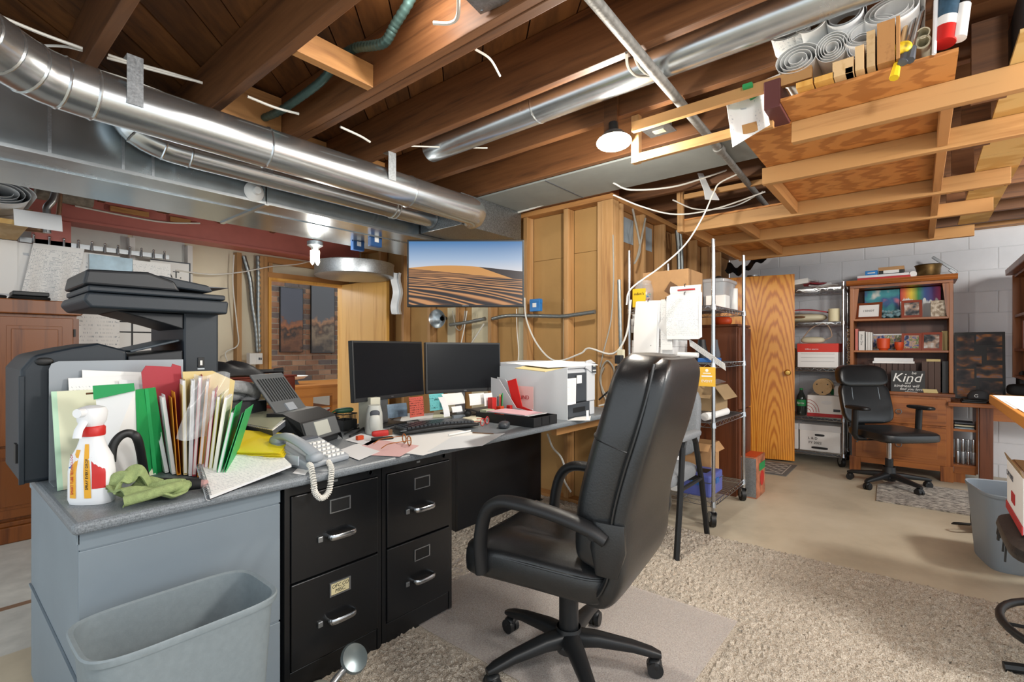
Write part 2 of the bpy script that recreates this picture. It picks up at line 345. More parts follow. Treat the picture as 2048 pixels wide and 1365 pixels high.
# --- return wall behind the chrome rack
wr = struct(bx('wall_return', 3.3, 6.4, 1.80, 1.82, 0, 2.33, M('old_board', '#8a6238', .8, var=.1, vs=3)))
bx('top_plate', 3.30, 6.38, 1.70, 1.79, 2.292, 2.331, 'studx', wr)
for x in (3.36, 3.75, 4.16, 4.56, 4.97, 5.37, 5.75): bx('stud', x-.02, x+.02, 1.705, 1.795, 0, 2.29, 'stud', wr, .002)
bx('backing_panel', 3.40, 4.1, 1.797, 1.80, 2.05, 2.25, M('window_grey', '#8c9aa4', .5), wr)
bx('plank_panel', 5.0, 6.36, 1.785, 1.80, .0, 2.0, 'stud', wr)

# --- concrete block wall
M('block', '#d6d8dc', .85, var=.04, vs=5, bmp=.25, bs=60); M('mortar', '#cbcdd0', .9)
wb = struct(bx('wall_block', 6.418, 6.6, -3.0, 1.80, 0, 2.33, 'mortar'))
for i in range(12):
    z0 = -.08+.203*i
    y = -2.2-(.203 if i % 2 else 0)
    while y < 1.79:
        a, c = max(y, -2.19), min(y+.397, 1.79)
        if c-a > .03 and z0+.197 > .02: bx('block', 6.4135+random.uniform(0, .0015), 6.42, a, c, max(z0, 0), min(z0+.197, 2.32), 'block', wb, .003)
        y += .406
bx('sill_plate', 6.30, 6.6, -2.2, 1.80, 2.331, 2.375, 'study', wb); bx('rim_board', 6.38, 6.44, -2.2, 1.80, 2.376, 2.57, 'study', wb)

# --- back wall with doorway
wk = struct(bx('wall_back', -2.0, 2.2, 5.19, 5.21, 0, 2.4, 'cream')); bx('wall_panel', 3.12, 3.31, 5.19, 5.21, 0, 2.4, 'cream', wk); bx('wall_panel', 2.2, 3.12, 5.19, 5.21, 1.92, 2.4, 'cream', wk)
for x0, x1 in ((-2.0, .715), (.72, 1.13), (1.165, 1.55)): bx('painted_panel', x0, x1, 5.18, 5.19, 0, 2.2, 'cream_white', wk)
M('stud_paint', '#dcdcd8', .7)
for x in (.715, 1.144, 1.57): bx('stud', x-.02, x+.02, 5.10, 5.18, .04, 2.14, 'stud_paint', wk, .002)
for x in (1.99, 2.20): bx('stud', x-.022, x+.022, 5.10, 5.19, .04, 2.14, 'stud', wk, .002)
bx('stud', 2.225, 2.262, 5.10, 5.19, .04, 2.14, 'stud', wk, .002)
bx('header', 2.263, 3.19, 5.10, 5.14, 1.93, 1.985, 'studx', wk); bx('header', 2.263, 3.19, 5.10, 5.14, 2.08, 2.14, 'studx', wk)
for x in (2.27, 2.86, 3.15): bx('cripple', x, x+.04, 5.10, 5.14, 1.986, 2.079, 'stud', wk)
bx('ledge', 1.2, 1.96, 5.06, 5.18, .98, 1.02, 'studx', wk)
fr = struct(B().box(2.265, 2.29, 5.08, 5.2, 0, 1.928).box(3.10, 3.125, 5.08, 5.2, 0, 1.928).box(2.29, 3.10, 5.08, 5.2, 1.905, 1.928).build('trim_1', 'oak'))
# open oak door
dr = struct(thing('door_1', None, None, (3.095, 5.07, 0)))
dr.rotation_euler = (0, 0, math.atan2(4.29-5.07, 3.14-3.095))
bx('door_leaf', 0, .78, -.02, .02, .01, 1.93, 'oak', dr, .003)
B().lathe([(.0, 0), (.025, 0), (.02, .012), (.008, .02), (.008, .04), (.026, .05), (.028, .065), (.0, .075)], 16).build('door_knob', 'brass', dr, True, loc=(.72, -.02, .93), rot=(PI/2, 0, 0))
# --- next room: brick wall, posters, table
M('mortar_brick', '#b9b0a4', .9)
wbr = struct(bx('wall_brick', 1.9, 5.4, 7.215, 7.4, 0, 2.5, 'mortar_brick'))
M('brick_a', '#85604a', .85, var=.15, vs=12); M('brick_b', '#6f5040', .85, var=.15, vs=12); M('brick_c', '#5e5350', .85, var=.15, vs=12); M('brick_d', '#97745c', .85, var=.15, vs=12)
bm_ = {k: None for k in 'abcd'}
row = 0; z = .72
while z < 2.32:
    x = 3.02 - (.105 if row % 2 else 0)
    while x < 4.86:
        k = random.choice('aabbccd')
        if bm_[k] is None: o = B().box(0, .2, 0, .022, 0, .066).build('brick', 'brick_'+k, wbr); bm_[k] = o
        else: o = bm_[k].copy(); C.objects.link(o)
        o.location = (x, 7.2+random.uniform(0, .004), z); x += .212
    z += .078; row += 1
# red steel beam and column
struct(B().box(.5, 3.19, 4.88, 5.09, 2.155, 2.175).box(.5, 3.19, 4.90, 4.99, 2.175, 2.37).box(.5, 3.19, 4.88, 5.09, 2.37, 2.385).build('trim_2', M('red_steel', '#bd6e64', .5, var=.08, vs=6)))
struct(B().box(.53, .73, 4.93, 5.08, 0, 2.154).build('trim_3', 'red_steel'))
# loose framing under the beam
for k, (x0, x1) in enumerate(((.95, 1.2), (1.35, 1.5))): bx('nailing_block', x0, x1, 4.86, 4.879, 2.28, 2.32, 'studx', wk)

# --- shag rug
m, nt, N, L, b = newmat('shag'); v = coords(nt, rnd=False)
f = noise(nt, v, 210, 2, .7); g = noise(nt, v, 2.2, 3)
c1 = ramp(nt, f, [(.26, '#857764'), (.42, '#bbae9d'), (.56, '#dbd1c2'), (.75, '#efe7da')])
hs = N.new('ShaderNodeHueSaturation'); mr = N.new('ShaderNodeMapRange'); mr.inputs[3].default_value = .8; mr.inputs[4].default_value = 1.2; L.new(g, mr.inputs[0]); L.new(mr.outputs[0], hs.inputs['Value']); L.new(c1, hs.inputs['Color'])
L.new(hs.outputs[0], b.inputs['Base Color']); b.inputs['Roughness'].default_value = .95; b.inputs['Specular IOR Level'].default_value = .1; bump(nt, f, b, .9, .012)
nx, ny = 380, 400; X0, X1, Y0, Y1 = -.6, 3.22, -1.3, 2.4
vs = []; rr = random.random
for i in range(nx+1):
    for j in range(ny+1):
        e = min(i, nx-i, j, ny-j); z = (.012 if e > 2 else .002) + rr()*.014
        if 1.34 < X0+(X1-X0)*i/nx < 2.27 and .58 < Y0+(Y1-Y0)*j/ny < 1.82: z = min(z, .013)
        if e == 0: z = .001
        vs.append((X0+(X1-X0)*i/nx+(rr()-.5)*.008, Y0+(Y1-Y0)*j/ny+(rr()-.5)*.008, z))
B_ = B(); B_.v = vs; B_.f = [(i*(ny+1)+j, (i+1)*(ny+1)+j, (i+1)*(ny+1)+j+1, i*(ny+1)+j+1) for i in range(nx) for j in range(ny)]
tag(B_.build('shag_rug', 'shag', smooth=True), 'large beige shag rug under the desk and black leather chair', 'rug')
m, nt, N, L, b = newmat('clear_mat'); b.inputs['Base Color'].default_value = lin('#cfc9c6'); b.inputs['Roughness'].default_value = .3; b.inputs['Alpha'].default_value = .32
bump(nt, noise(nt, coords(nt, rnd=False), 160, 2), b, .5, .004)
tag(B().prism([(1.36, .62), (1.36+.9, .6), (2.26, 1.8), (2.08, 1.8), (2.08, 2.0), (1.56, 2.0), (1.56, 1.8), (1.36, 1.8)], .016, .019).build('chair_mat', 'clear_mat'), 'clear plastic chair mat lying on the shag rug', 'chair mat')
# ================================================================ DUCTS, PIPES, CABLES
def ring(bd, p, ax, r, t=.003): bd.tube([Vector(p)+ax*(-.006), Vector(p), Vector(p)+ax*.006], [r, r+t, r], 24, cap=False)
t = thing('round_duct', 'thickest shiny galvanised round duct running under the joists', 'duct')
P1 = [(2.44, 2.42, 2.17), (.42, 2.42, 2.17)]
for a, c in (((2.44, 2.42, 2.17), (1.92, 2.42, 2.17)), ((1.92, 2.42, 2.17), (1.06, 2.42, 2.17)), ((1.06, 2.42, 2.17), (.42, 2.42, 2.17))):
    B().cyl(a, c, .093, n=36).build('pipe_section', 'duct', t, True)
e = bez([(.42, 2.42, 2.17), (.28, 2.40, 2.175), (.16, 2.33, 2.19), (.06, 2.22, 2.2), (-.05, 2.05, 2.2), (-.35, 1.75, 2.2)], 3)
B().tube(e, .095, 32).build('elbow', 'duct', t, True)
for k in (0, 2, 4, 6, 8): bd = B(); ring(bd, e[k], (e[k+1]-e[k]).normalized(), .0955); bd.build('seam', 'duct', t, True)
for x in (1.06, 1.92): bd = B(); ring(bd, (x, 2.42, 2.17), Vector((1, 0, 0)), .093, .005); bd.build('seam', 'duct', t, True)
e2 = bez([(2.44, 2.42, 2.17), (2.50, 2.425, 2.165), (2.535, 2.46, 2.16), (2.54, 2.499, 2.16)], 4)
B().tube(e2, .09, 32).build('end_elbow', 'duct', t, True)
def strap(name, label, x, y, r, zc, top):
    w_ = .026; bd = B(); bd.box(x-w_, x+w_, y-r-.004, y-r-.001, zc, top); bd.box(x-w_, x+w_, y-r-.004, y-r+.05, top, top+.003)
    o = bd.build(name, 'zinc'); tag(o, label, 'strap')
    return o
strap('hanger_strap', 'metal hanger strap nailed to the joist above the left end of the thick duct', .53, 2.42, .093, 2.14, 2.327)
strap('hanger_strap', 'short metal hanger strap above the right part of the thick duct', 1.73, 2.42, .093, 2.17, 2.327)
t = thing('round_duct', 'thinner galvanised round duct running below the thick one', 'duct')
for a, c in (((2.46, 2.82, 2.18), (1.35, 2.82, 2.18)), ((1.35, 2.82, 2.18), (.86, 2.82, 2.18))): B().cyl(a, c, .066, n=30).build('pipe_section', 'duct', t, True)
e = bez([(.86, 2.82, 2.18), (.76, 2.82, 2.185), (.66, 2.83, 2.22), (.61, 2.84, 2.29), (.60, 2.85, 2.40)], 3)
B().tube(e, .067, 28).build('elbow', 'duct', t, True)
for k in (0, 3, 6): bd = B(); ring(bd, e[k], (e[k+1]-e[k]).normalized(), .066, .005); bd.build('seam', 'duct', t, True)
for x in (2.1, 2.13): bd = B(); bd.tube([(x+.01*math.sin(a), 2.82+.069*math.cos(a), 2.18+.069*math.sin(a)) for a in [k*PI/12 for k in range(24)]], .003, 6, closed=True); bd.build('tie_wire', 'cable_white', t, True)
tag(B().box(1.19, 1.25, 2.751, 2.754, 2.17, 2.33).build('hanger_strap', 'zinc'), 'small metal strap holding up the thinner round duct', 'strap')
# rectangular trunk
t = thing('trunk_duct', 'wide flat rectangular sheet metal trunk duct below the joists', 'duct')
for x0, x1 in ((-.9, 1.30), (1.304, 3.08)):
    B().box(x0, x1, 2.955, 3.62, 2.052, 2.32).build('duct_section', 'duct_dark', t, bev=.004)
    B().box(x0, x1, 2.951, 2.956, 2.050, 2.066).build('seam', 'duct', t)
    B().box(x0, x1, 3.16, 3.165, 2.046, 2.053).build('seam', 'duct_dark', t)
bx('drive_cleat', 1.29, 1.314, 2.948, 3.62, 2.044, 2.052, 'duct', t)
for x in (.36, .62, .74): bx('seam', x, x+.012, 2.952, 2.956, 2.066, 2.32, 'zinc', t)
t = thing('plenum_box', 'speckled galvanised box where both round ducts end', 'duct')
B().box(2.455, 3.14, 2.50, 2.945, 2.085, 2.316).build('box_body', 'spangle', t, bev=.003)
bd = B(); bd.tube([(2.452, 2.82+.07*math.cos(a), 2.18+.07*math.sin(a)) for a in [k*PI/12 for k in range(24)]], .008, 6, closed=True); bd.build('collar', 'zinc', t, True)
# duct in joist bay
t = thing('round_duct', 'galvanised round duct lying in the joist bay right of the doubled joist', 'duct')
for a, c in (((1.96, 2.25, 2.40), (1.96, 1.45, 2.40)), ((1.96, 1.45, 2.40), (1.96, .05, 2.40))): B().cyl(a, c, .075, n=28).build('pipe_section', 'duct', t, True)
bd = B(); ring(bd, (1.96, 1.45, 2.4), Vector((0, 1, 0)), .075); bd.build('seam', 'duct', t, True)
# water pipe
t = thing('water_pipe', 'old grey galvanised water pipe crossing below the joists', 'pipe')
B().tube([(.4, .75, 2.30), (2.8, .84, 2.30)], .021, 12).build('pipe', M('old_zinc', '#8d8c88', .6, .5, var=.25, vs=40, bmp=.3, bs=90), t, True)
B().tube([(2.8, .84, 2.30), (4.3, .90, 2.30)], .019, 12).build('pipe', 'old_zinc', t, True)
B().tube([(2.77, .839, 2.30), (2.83, .841, 2.30)], .028, 12).build('coupling', 'old_zinc', t, True)
# flexible conduit
M('conduit', '#4f6a66', .5, .6); M('conduit_grey', '#8d9292', .4, .8)
def ribbed(path, r, n=10):
    P = bez(path, 14); rad = [r*(1+.08*math.sin(i*2.1)) for i in range(len(P))]; return B().tube(P, rad, n)
pts = [PX(a, c, 1.16) for a, c in ((850, -70), (820, 0), (790, 50), (770, 84), (740, 92), (712, 96), (682, 115), (645, 160), (600, 195), (560, 222), (528, 236))]
tag(ribbed(pts, .019).build('flexible_conduit', 'conduit', smooth=True), 'green grey ribbed conduit winding between two ceiling joists', 'conduit')
for k, (a, lab) in enumerate((((487, 500, 505, 512, 515), 'left of the two grey ribbed conduits rising beside the raw stud'), ((516, 517, 517, 518, 519), 'right of the two grey ribbed conduits rising beside the raw stud'))):
    pts = [PY(x, y, 5.12) for x, y in zip(a, (512, 560, 610, 660, 706))]
    tag(ribbed(pts, .022).build('flexible_conduit', 'conduit_grey', smooth=True), lab, 'conduit')
def cable(pts, r, mat, label, name='cable', cat='cable'): return tag(B().tube(bez(pts, 6), r, 6).build(name, mat, smooth=True), label, cat)
def cz(px, z): return [PZ(a, c, z) for a, c in px]
def cxx(px, x): return [PX(a, c, x) for a, c in px]
def cdd(px, d): return [PD(a, c, d) for a, c in px]
W = 'cable_white'
cable(cz([(-30, 20), (80, 66), (165, 97)], 2.34), .006, W, 'pale cable at the top left corner running to the first joist')
cable(cz([(85, 91), (130, 93), (165, 101)], 2.34), .005, W, 'short pale cable just above the thick duct elbow')
cable(cz([(-30, 94), (90, 117), (184, 138), (260, 161), (345, 193)], 2.285), .005, W, 'pale cable crossing in front of the left end of the thick duct')
cable(cz([(216, 110), (260, 124), (330, 143), (405, 166)], 2.38), .006, W, 'pale cable hanging between the second and third joist')
cable(cz([(214, 116), (275, 132), (350, 152), (400, 164)], 2.37), .005, W, 'lower strand of the cable pair between second and third joist')
cable(cz([(495, 193), (550, 215), (598, 228)], 2.36), .006, W, 'pale cable stub left of the doubled joist')
cable(cz([(681, 254), (720, 272), (740, 284)], 2.335), .006, W, 'pale cable stub right below the doubled joist')
cable(cz([(950, 98), (980, 118), (1000, 152)], 2.35), .005, W, 'thin curved cable below the metal ceiling box')
cable(cz([(917, -30), (916, 30), (900, 46), (866, 46)], 2.36), .007, W, 'pale cable hooked beside the metal ceiling box')
cable([PX(818, 292, 1.75), PX(900, 295, 1.95), PX(975, 296, 2.1)], .004, W, 'thin white rod in front of the joist bay duct', 'rod', 'rod')
cable(cz([(1253, 105), (1256, 132), (1272, 151), (1298, 153)], 2.31), .006, 'cable_grey', 'left grey cable loop beside the water pipe')
cable(cz([(1265, 101), (1276, 130), (1290, 146), (1300, 150)], 2.312), .005, 'cable_grey', 'right grey cable loop beside the water pipe')
cable(cxx([(1140, 385), (1080, 412), (1010, 432)], 3.10), .008, W, 'white cable lying along the edge of the grey ceiling panel')
cable(cdd([(1226, 366), (1262, 380), (1345, 374), (1420, 352), (1505, 322)], 3.3), .006, W, 'upper white cable sagging between corner post and hanging lumber shelf')
cable(cdd([(1226, 390), (1285, 414), (1352, 429), (1430, 418), (1530, 384)], 3.3), .005, W, 'lower white cable sagging towards the hanging lumber shelf')
cable(cdd([(1345, 400), (1395, 419), (1470, 412), (1540, 375)], 3.55), .005, W, 'middle white cable sagging towards the hanging lumber shelf')
cable(cdd([(1480, 346), (1440, 366), (1428, 384), (1405, 435), (1370, 490), (1320, 535), (1262, 578), (1253, 610)], 3.05), .0048, W, 'white extension cord slanting down across the chrome rack', 'extension_cord')
cable([PX(a, c, 3.15) for a, c in ((720, 420), (770, 447), (822, 466), (880, 482))], .006, W, 'white cable drooping from the thin duct to the television')
cable([PX(a, c, 3.17) for a, c in ((1049, 596), (1053, 640), (1075, 690), (1110, 722), (1160, 708), (1178, 697), (1225, 708), (1252, 672), (1262, 600))], .007, W, 'white power cord draped in a wave along the stud wall')
cable([PX(a, c, 3.19) for a, c in ((1033, 618), (1034, 660), (1037, 700), (1036, 728))], .004, W, 'thin white cord hanging straight below the television')
cable([PX(a, c, 3.19) for a, c in ((934, 622), (928, 660), (922, 688))], .006, W, 'pale cord hanging left of centre under the television')
cable([PX(a, c, 3.19) for a, c in ((968, 648), (955, 668), (942, 688))], .006, W, 'slanting white cord between lower studs under the television')
cable([PX(a, c, 3.19) for a, c in ((905, 622), (912, 655), (922, 660), (928, 640), (930, 622))], .005, 'cable_grey', 'grey cord loop below the television bracket')
cable([PY(a, c, 5.05) for a, c in ((352, 541), (420, 549), (480, 545), (545, 533), (600, 528), (656, 512))], .006, W, 'pale cord strung across the back wall to the round pan')
cable([PY(a, c, 5.08) for a, c in ((468, 510), (466, 570), (474, 650), (476, 690), (452, 705), (455, 725))], .006, W, 'white cord running down the left raw stud of the back wall')
cable([PY(a, c, 4.86) for a, c in ((150, 412), (250, 432), (330, 445), (400, 447))], .007, W, 'pale cord stapled along the red beam')
cable([PX(a, c, 3.195) for a, c in ((1226, 470), (1227, 560), (1222, 640), (1208, 700), (1200, 735))], .005, 'cable_grey', 'grey cord hanging down the corner post')
cable([PX(a, c, 3.185) for a, c in ((1208, 735), (1200, 760), (1212, 790), (1225, 770), (1228, 740), (1215, 722), (1203, 740), (1204, 780), (1222, 820))], .006, 'cable_grey', 'coiled grey cord on the corner post above the desk end')
cable([PX(a, c, 3.0) for a, c in ((1198, 800), (1215, 785), (1232, 770), (1243, 755))], .006, 'cable_black', 'black cord behind the desk printer')
cable([PX(a, c, 2.98) for a, c in ((1198, 812), (1215, 808), (1236, 800), (1250, 802))], .006, W, 'white cord behind the desk printer')
cable([PX(a, c, 3.15) for a, c in ((1095, 868), (1105, 895), (1122, 915), (1130, 940), (1128, 960), (1142, 985))], .008, W, 'white cord hanging below the desk end')
B_ = ribbed([PX(a, c, 3.19) for a, c in ((1238, 560), (1240, 640), (1241, 700), (1238, 760))], .013); tag(B_.build('flexible_conduit', 'conduit_grey', smooth=True), 'ribbed conduit running down the corner post', 'conduit')
B_ = ribbed([PX(a, c, 3.19) for a, c in ((985, 638), (1015, 632), (1060, 632), (1122, 633), (1150, 630), (1190, 624))], .016); tag(B_.build('flexible_conduit', 'conduit_grey', smooth=True), 'ribbed conduit threaded level through the studs right of the television', 'conduit')
B_ = ribbed([PX(a, c, 3.195) for a, c in ((900, 650), (930, 646), (970, 638))], .017); tag(B_.build('flexible_conduit', 'conduit_grey', smooth=True), 'ribbed conduit through the studs below the television', 'conduit')
for k, (xx, lab) in enumerate(((4.45, 'left of two grey steel conduits on the return wall'), (4.52, 'right of two grey steel conduits on the return wall'))):
    tag(B().tube(bez([(xx, 1.69, 1.3), (xx, 1.69, 2.0), (xx-.05, 1.69, 2.28)], 5), .018, 10).build('conduit', 'conduit_grey', smooth=True), lab, 'conduit')
cable([(3.50, 1.69, 2.28), (3.62, 1.685, 2.0), (3.52, 1.685, 1.86), (3.58, 1.68, 1.95), (3.72, 1.685, 2.25)], .008, 'cable_grey', 'brown grey cable loop between the studs behind the carton')
# copper and steel pipes at the left end of the beam
M('copper', '#9a7a62', .45, .7, var=.2, vs=30)
def pipe(px, y, r, mat, label): tag(B().tube(bez([PY(a, c, y) for a, c in px], 5), r, 10).build('water_pipe', mat, smooth=True), label, 'pipe')
pipe([(-20, 452), (30, 455), (75, 459), (92, 462)], 4.6, .022, 'copper', 'greenish copper pipe level below the rolled drawings')
pipe([(94, 466), (94, 430), (94, 415), (106, 400), (112, 378)], 4.55, .022, 'steel', 'bent silver pipe rising beside the rolled drawings')
pipe([(100, 452), (115, 435), (119, 410), (120, 380)], 4.62, .014, 'copper', 'thin brown pipe bending up beside the silver pipe')
pipe([(38, 452), (56, 448), (58, 435), (57, 420)], 4.5, .02, 'copper', 'short copper elbow below the rolled drawings')
tag(B().cyl(PY(70, 380, 4.75), PY(185, 400, 4.75), .06, n=14).build('wrapped_pipe', M('wrap', '#8a8276', .9, var=.3, vs=30, bmp=.4, bs=60), smooth=True), 'thick pipe in torn grey insulation wrap above the red beam', 'pipe')
# electrical boxes
M('blue_box', '#2f79bd', .5)
def jbox(p, s, mat, label, cat='box', rot=0):
    t = thing('junction_box', label, cat, p, rot); x = s
    B().box(-x, x, -.02, .02, -x, x).build('body', mat, t, bev=.003)
    B().box(-x*.35, x*.35, -.024, -.0205, -x*.35, x*.35).build('sticker', 'paper', t)
    bd = B()
    for a in (-1, 1): bd.box(a*x-.006, a*x+.006, -.012, .012, x*.3, x*.8)
    bd.build('nail_ears', mat, t); return t
p = PX(1072, 611, 3.17); jbox(p, .05, 'blue_box', 'bright blue junction box on the stud right of the television', rot=-90)
M('navy_box', '#1d4f86', .5)
p = PZ(715, 489, 2.03); jbox(p, .05, 'navy_box', 'left of two dark blue junction boxes below the trunk duct'); p = PZ(750, 481, 2.03); jbox(p, .05, 'navy_box', 'right of two dark blue junction boxes below the trunk duct')
t = thing('switch_box', 'white metal light switch box left of the doorway', 'switch', PY(509, 718, 5.0))
B().box(-.06, .06, -.04, .04, -.055, .055).build('body', 'white', t, bev=.004); bx('cover_plate', .0, .058, -.043, -.0405, -.05, .05, 'white', t)
bx('toggle', .02, .03, -.055, -.044, -.01, .012, 'ink_grey', t); bx('toggle', .038, .046, -.055, -.044, -.012, .01, 'ink_grey', t)
t = thing('ceiling_box', 'square metal junction box with cover plate by the doubled joist', 'box', (1.19, 1.10, 2.36), 8)
B().box(-.055, .055, -.055, .055, .004, .05).build('body', 'zinc', t, bev=.004); B().box(-.06, .06, -.06, .06, 0, .0035).build('cover_plate', 'zinc', t, bev=.001)
B().lathe([(.0, -.003), (.018, -.003), (.02, -.0005)], 20).build('knockout', 'steel', t, True)
for a in (-1, 1): B().lathe([(0, -.004), (.005, -.004), (.006, -.0005)], 10, c=(a*.045, a*.045, 0)).build('screw', 'steel', t, True)
# lamps
M('bulb_glow', '#fff4dd', .4, emit=14)
t = thing('clamp_lamp', 'lit lamp with round white reflector below the joists', 'lamp', (2.12, 1.12, 2.19))
tl_ = Matrix.Rotation(math.radians(-50.4), 4, 'Z') @ Matrix.Rotation(math.radians(-10), 4, 'X')
B().lathe([(.022, .055), (.05, .04), (.078, .006), (.083, .0)], 32, tl_).build('reflector', 'zinc', t, True)
B().lathe([(.082, .0005), (.076, .005), (.048, .036), (.02, .05), (0, .05)], 32, tl_).build('reflector_lining', M('reflector_glow', '#fbf7ee', .3, emit=1.0), t, True)  # lining emits by itself, standing in for bulb light on the white
B().sell((0, 0, .022), (.032, .032, .024), 1, nu=20, nv=10, m=tl_).build('bulb', 'bulb_glow', t, True); B().cyl((0, 0, .056), (0, 0, .10), .022, n=16, m=tl_).build('socket', 'black_plastic', t, True)
lamp('clamp_lamp_light', (2.12, 1.12, 2.14), 42, (1, .94, .84), .05)
tag(B().box(2.15, 2.168, 1.12, 1.19, 2.26, 2.56).build('hanging_board', 'joist'), 'short upright board fixed to the joist above the clamp lamp', 'board')
t = thing('ceiling_box', 'metal outlet box plate on the joist right of the clamp lamp', 'box', (2.42, 1.02, 2.318)); bx('plate', -.055, .055, -.07, .07, 0, .004, 'zinc', t, .001); bx('body', -.04, .04, -.05, .05, .0045, .05, 'zinc', t, .002); bx('outlet', -.02, .02, -.03, .03, -.004, -.0005, 'beige_', t, .001) if 'beige_' in MATS else bx('outlet', -.02, .02, -.03, .03, -.004, -.0005, M('beige_', '#cfc8ac', .5), t, .001)
t = thing('ceiling_lamp', 'lit bare tube bulb in a socket below the trunk duct', 'lamp', PZ(630, 484, 2.045) + Vector((0, 0, 0)))
B().lathe([(.06, 0), (.06, -.03), (.03, -.05), (.02, -.08)], 20).build('socket', 'zinc', t, True)
bd = B(); 
for x in (-.022, .022): bd.tube([(x, -.015, -.07), (x, -.015, -.16), (x, 0, -.175), (x, .015, -.16), (x, .015, -.07)], .009, 8)
bd.build('bulb', 'bulb_glow', t, True); lp = t.location; lamp('tube_lamp_light', (lp[0], lp[1]-.06, lp[2]-.22), 9, (1, .95, .88), .04)
t = thing('porcelain_socket', 'empty white porcelain lamp holder beside the thin round duct', 'lamp holder', PY(508, 384, 2.951)); t.rotation_euler = (-PI/2, 0, 0)
B().lathe([(0, -.05), (.02, -.05), (.025, -.03), (.05, -.012), (.056, 0), (0, 0)], 24).build('base', 'white', t, True)
t = thing('reflector_lamp', 'unlit aluminium reflector clamp lamp on the studs below the television', 'lamp', PX(874, 638, 3.12))
m_ = Matrix.Rotation(math.radians(-95), 4, 'Y') @ Matrix.Rotation(.3, 4, 'X')
B().lathe([(.022, -.1), (.03, -.09), (.06, -.06), (.085, -.01), (.09, 0), (.083, -.008), (.05, -.06)], 28, m_).build('reflector', 'duct', t, True)
B().lathe([(0, -.16), (.018, -.16), (.02, -.1), (.022, -.095)], 16, m_).build('socket', 'black_plastic', t, True)
# round pan and hanging bits at the back
t = thing('drain_pan', 'big round galvanised pan hanging in front of the doorway header', 'pan', (2.72, 4.25, 1.9))
B().lathe([(0, 0), (.36, 0), (.37, .008), (.372, .12), (.378, .128), (.37, .13), (.362, .12), (.36, .012), (0, .008)], 48).build('pan', 'zinc', t, True)
t['label'] = 'big round galvanised pan hanging in front of the doorway header'
for k, (a, c) in enumerate(((-.26, .26), (.26, .26))): tag(B().tube([(2.72+a, 4.25+c, 2.02), (2.72+a*.8, 4.25+c, 2.33)], .004, 6).build('hanging_wire', 'cable_grey'), ('left', 'right')[k]+' wire holding up the round pan', 'wire')
tag(B().grid(lambda u, v: (3.08+.05*math.sin(u*9), 4.02+u*.12+.02*math.sin(v*9), 1.55+v*.42), 10, 10, .002).build('plastic_bag', M('bag_white', '#dfe3e6', .4), smooth=True), 'white plastic sheet bunched on the stud left of the television', 'plastic sheet')
# ================================================================ LARGE FURNITURE
T = .774
def Dk(px, py, dz=0): return PZ(px, py, T+dz)
m, nt, N, L, b = newmat('laminate'); v = coords(nt, rnd=False); f = noise(nt, v, 300, 3, .7)
L.new(ramp(nt, f, [(.35, '#5d6368'), (.5, '#737a80'), (.65, '#868d92')]), b.inputs['Base Color']); b.inputs['Roughness'].default_value = .42
M('desk_grey', '#7e8a93', .5, .1, var=.05, vs=4); M('cab_black', '#101215', .32, .1, var=.1, vs=3, spec=.6); M('cab_black2', '#14161a', .3, .1, spec=.6)
# worktop
tag(B().box(.235, 3.17, 1.575, 2.47, T-.032, T).build('desk_worktop', 'laminate', bev=.012, seg=3), 'long grey speckled laminate desk worktop', 'desk')
t = thing('desk_pedestal', 'grey metal end pedestal under the left end of the worktop', 'pedestal', (.255, 1.63, 0))
bx('body', .004, .505, .004, .82, .02, T-.033, 'desk_grey', t); bx('top_rail', 0, .508, 0, .004, .69, T-.034, 'desk_grey', t)
bx('front_panel', 0, .508, 0, .004, .30, .686, 'desk_grey', t, .002); bx('front_panel', 0, .508, 0, .004, .03, .294, 'desk_grey', t, .002)
bx('side_panel', 0, .004, .008, .82, .36, .70, 'desk_grey', t, .002); bx('side_panel', 0, .004, .008, .82, .03, .352, 'desk_grey', t, .002)
bx('side_channel', -.006, 0, .0, .82, .352, .36, 'desk_grey', t); bx('side_rail', -.004, .002, 0, .82, .705, T-.034, 'desk_grey', t)
t = thing('modesty_panel', 'black steel back panel under the right half of the desk', 'panel')
bx('panel', 2.2, 3.1, 2.27, 2.29, .03, T-.034, 'cab_black2', t, .002); bx('side_panel', 2.2, 2.22, 2.29, 2.46, .02, T-.034, 'cab_black2', t); bx('foot', 3.06, 3.1, 2.25, 2.46, .02, .029, 'cab_black2', t)
tag(bx('support_board', 2.6, 3.16, 1.78, 1.82, T-.13, T-.034, 'studx'), 'pale wooden batten under the right end of the worktop', 'board')
